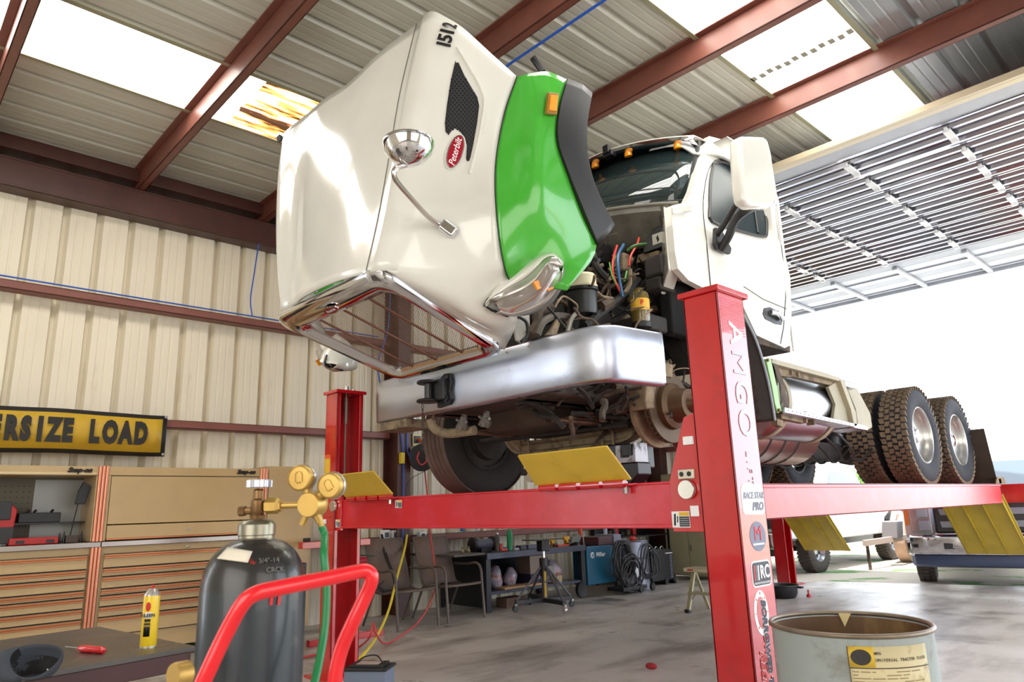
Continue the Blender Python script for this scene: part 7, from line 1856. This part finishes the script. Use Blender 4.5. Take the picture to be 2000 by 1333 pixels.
    for sg in (-1, 1):
        for y in (1.40, 4.65):
            wv = B(MB().lathe([(.22, -.12), (.34, -.13), (.39, -.11), (.405, -.05), (.405, .05), (.39, .11), (.34, .13), (.22, .12)], (sg*.86, y, .405), (1, 0, 0), 36, cap=False), 'wheel', mat('car_tyre', (76, 70, 66), .8, var=.1), smooth=50)
            B(MB().lathe([(.24, .09), (.23, .11), (.21, .06), (.20, .03), (.06, .05), (.001, .06)], (sg*.86, y, .405), (sg, 0, 0), 36, cap=False), 'rim', mat('car_rim', (206, 210, 214), .25, .8), wv)
            hb2 = MB()
            for k in range(8):
                a = 2*PI*k/8+.2; hb2.lathe([(.001, 0), (.035, 0), (.035, .004)], (sg*(.86+.045), y+.13*math.cos(a), .405+.13*math.sin(a)), (sg, 0, 0), 10)
            B(hb2, 'rim_holes', m_carb, wv, kind='stuff', smooth=0)
            tb_ = MB()
            for k in range(40):
                a = 2*PI*k/40
                for xo in (-.08, 0, .08):
                    aa = a+(xo > 0)*.08; tb_.obox((sg*.86+xo, y+.408*math.cos(aa), .405+.408*math.sin(aa)), (.033, 0, 0), (0, -.022*math.sin(aa), .022*math.cos(aa)), (0, .008*math.cos(aa), .008*math.sin(aa)))
            B(tb_, 'tread_blocks', MATS['car_tyre'], wv, kind='stuff', smooth=0)
        B(MB().tube(smooth_line([(sg*1.005, 1.40+.50*math.cos(a), .42+.50*math.sin(a)) for a in [PI*k/8 for k in range(9)]], 3), .025, 6), 'arch_trim', m_carb)
        B(MB().box(sg*.98, sg*1.18, 1.95, 2.05, 1.32, 1.52), 'door_mirror', m_carb, bevel=.03)
        B(MB().box(sg*1.0, sg*1.012, 2.6, 2.8, 1.08, 1.11), 'door_handle', m_chrome, bevel=.005)
    B(MB().box(-.3, .3, .3, 5.4, .35, .5).tube([(-.86, 1.4, .4), (.86, 1.4, .4)], .05, 8), 'chassis', m_carb)
    return t
GZ = -.03
pw = at(1600, 1118, 'z', GZ)      # near front wheel of the left pickup
pickup((pw.x-.95, pw.y-1.40, GZ), R(-2), 'white pickup with chrome bumper parked outside behind the far rear ramp', 'small')
pw2 = at(1815, 1135, 'z', GZ)
a2 = R(15)
pickup((pw2.x+math.cos(a2)*.86+math.sin(a2)*1.4, pw2.y+math.sin(a2)*.86-math.cos(a2)*1.4, GZ), a2, 'white pickup with large dark grille parked outside facing the shop', 'big')

# flatbed trailer beyond
tq_ = at(1772, 1098, 'z', GZ)
tr = thing('trailer', 'white trailer with dusty white wheel standing outside between the two pickups', 'trailer', (tq_.x, tq_.y, GZ))
def trl(v): return Vector((tq_.x+v[0], tq_.y+v[1], GZ+v[2]))
wv = MB().lathe([(.26, -.12), (.40, -.13), (.46, -.1), (.47, 0), (.46, .1), (.40, .13), (.26, .12)], trl((0, 0, .47)), (1, .15, 0), 36, cap=False).build('wheel', mat('dusty_tyre', (190, 160, 140), .8, var=.1), tr, smooth=50)
MB().lathe([(.30, .10), (.27, .07), (.2, .02), (.001, .03)], trl((0, 0, .47)), (1, .15, 0), 36, cap=False).build('rim', mat('white_rim', (235, 235, 235), .4), wv)
MB().tube(smooth_line([trl((0, .56*math.cos(a), .45+.60*math.sin(a))) for a in [PI*k/8 for k in range(9)]], 3), .05, 8).build('mudguard', mat('guard_tan', (168, 158, 148), .6), tr)
MB().box(tq_.x-1.7, tq_.x+.3, tq_.y+2.1, tq_.y+5.5, .62, 1.55).build('body', mat('trailer_white', (238, 240, 242), .4), tr, bevel=.03)
MB().bar(trl((.22, 2.2, .52)), trl((.22, -.4, .50)), .08, .10).bar(trl((.22, -.4, .50)), trl((.05, -2.1, .47)), .08, .10).build('drawbar', mat('drawbar_rust', (170, 150, 140), .7), tr)
MB().obox(trl((.15, -.95, .66)), (.14, 0, 0), (0, .16, 0), (.02, 0, .16)).build('winch_stand', mat('stand_grey', (120, 116, 118), .6), tr, bevel=.02)
MB().tube([trl((.05, -2.0, .45)), trl((.05, -2.0, .0))], .03, 8).build('jack_stand', m_grime, tr)
# distant bushes and trees, field edge
rt = random.Random(11)
def bush(x, y, h, wd_, label, m, group):
    t = thing('bush', label, 'bush', (x, y, GZ), group=group)
    b = MB()
    for k in range(420):
        a, e = rt.uniform(0, 2*PI), rt.uniform(-1, 1); r_ = rt.uniform(.55, 1)
        s_ = math.sqrt(1-e*e)
        p_ = Vector((x+wd_*r_*s_*math.cos(a), y+wd_*r_*s_*math.sin(a), h*.55+h*.48*e*r_))
        u_ = Vector((rt.uniform(-1, 1), rt.uniform(-1, 1), rt.uniform(-1, 1))).normalized()*rt.uniform(.18, .34)*h/2.5; v_ = u_.orthogonal().normalized()*u_.length*.8
        b.add([p_-u_, p_+v_*.7, p_+u_, p_-v_*.7], [(0, 1, 2, 3)])
    b.build('foliage', m, t, smooth=0, kind='stuff')
    MB().tube([(x, y, GZ), (x, y, h*.6)], .12, 6, r1=.05).build('trunk', mat('bark', (110, 92, 74), .9), t)
m_b2 = mat('bush_pale', (150, 170, 120), .8, var=.3, vs=3)
for i, (px, dep, h, wd_) in enumerate(((1655, 60, 3.6, 2.0), (1940, 70, 4.2, 2.6), (1985, 60, 3.6, 1.9), (2065, 66, 4.4, 2.8), (1895, 84, 4.4, 2.6), (2170, 62, 4, 2.6), (2270, 66, 4, 2.8))):
    p_ = atd(px, 950, dep)
    bush(p_.x, p_.y, h, wd_, 'pale green bush at the far edge of the field outside', (m_grass, m_b2)[i % 2], 'distant bushes beyond the field')
# small car far off (blue windscreen seen past the rear bracket)
cb_ = thing('parked_car', 'white car with blue-tinted windscreen parked outside at the right edge', 'car', (0, 0, 0))
q = atd(2010, 938, 21); cb_.location = (q.x, q.y, GZ)
for nm, m_, pts, wd_ in (('body', m_car, [(-2.2, .35), (-2.2, .85), (-1.1, .98), (1.6, 1.0), (2.1, .9), (2.1, .35)], .9), ('cabin', mat('windscreen_blue', (120, 150, 190), .1), [(-1.1, .96), (-.4, 1.42), (1.0, 1.42), (1.6, .98)], .78)):
    MB().prism([(q.x-wd_, q.y+y, z) for y, z in pts], (2*wd_, 0, 0)).build(nm, m_, cb_, bevel=.06, smooth=40)
for sx in (-.85, .85):
    for sy in (-1.4, 1.3): MB().lathe([(.001, -.1), (.3, -.1), (.32, 0), (.3, .1), (.001, .1)], (q.x+sx, q.y+sy, .29), (1, 0, 0), 20).build('wheel', m_carb, cb_)
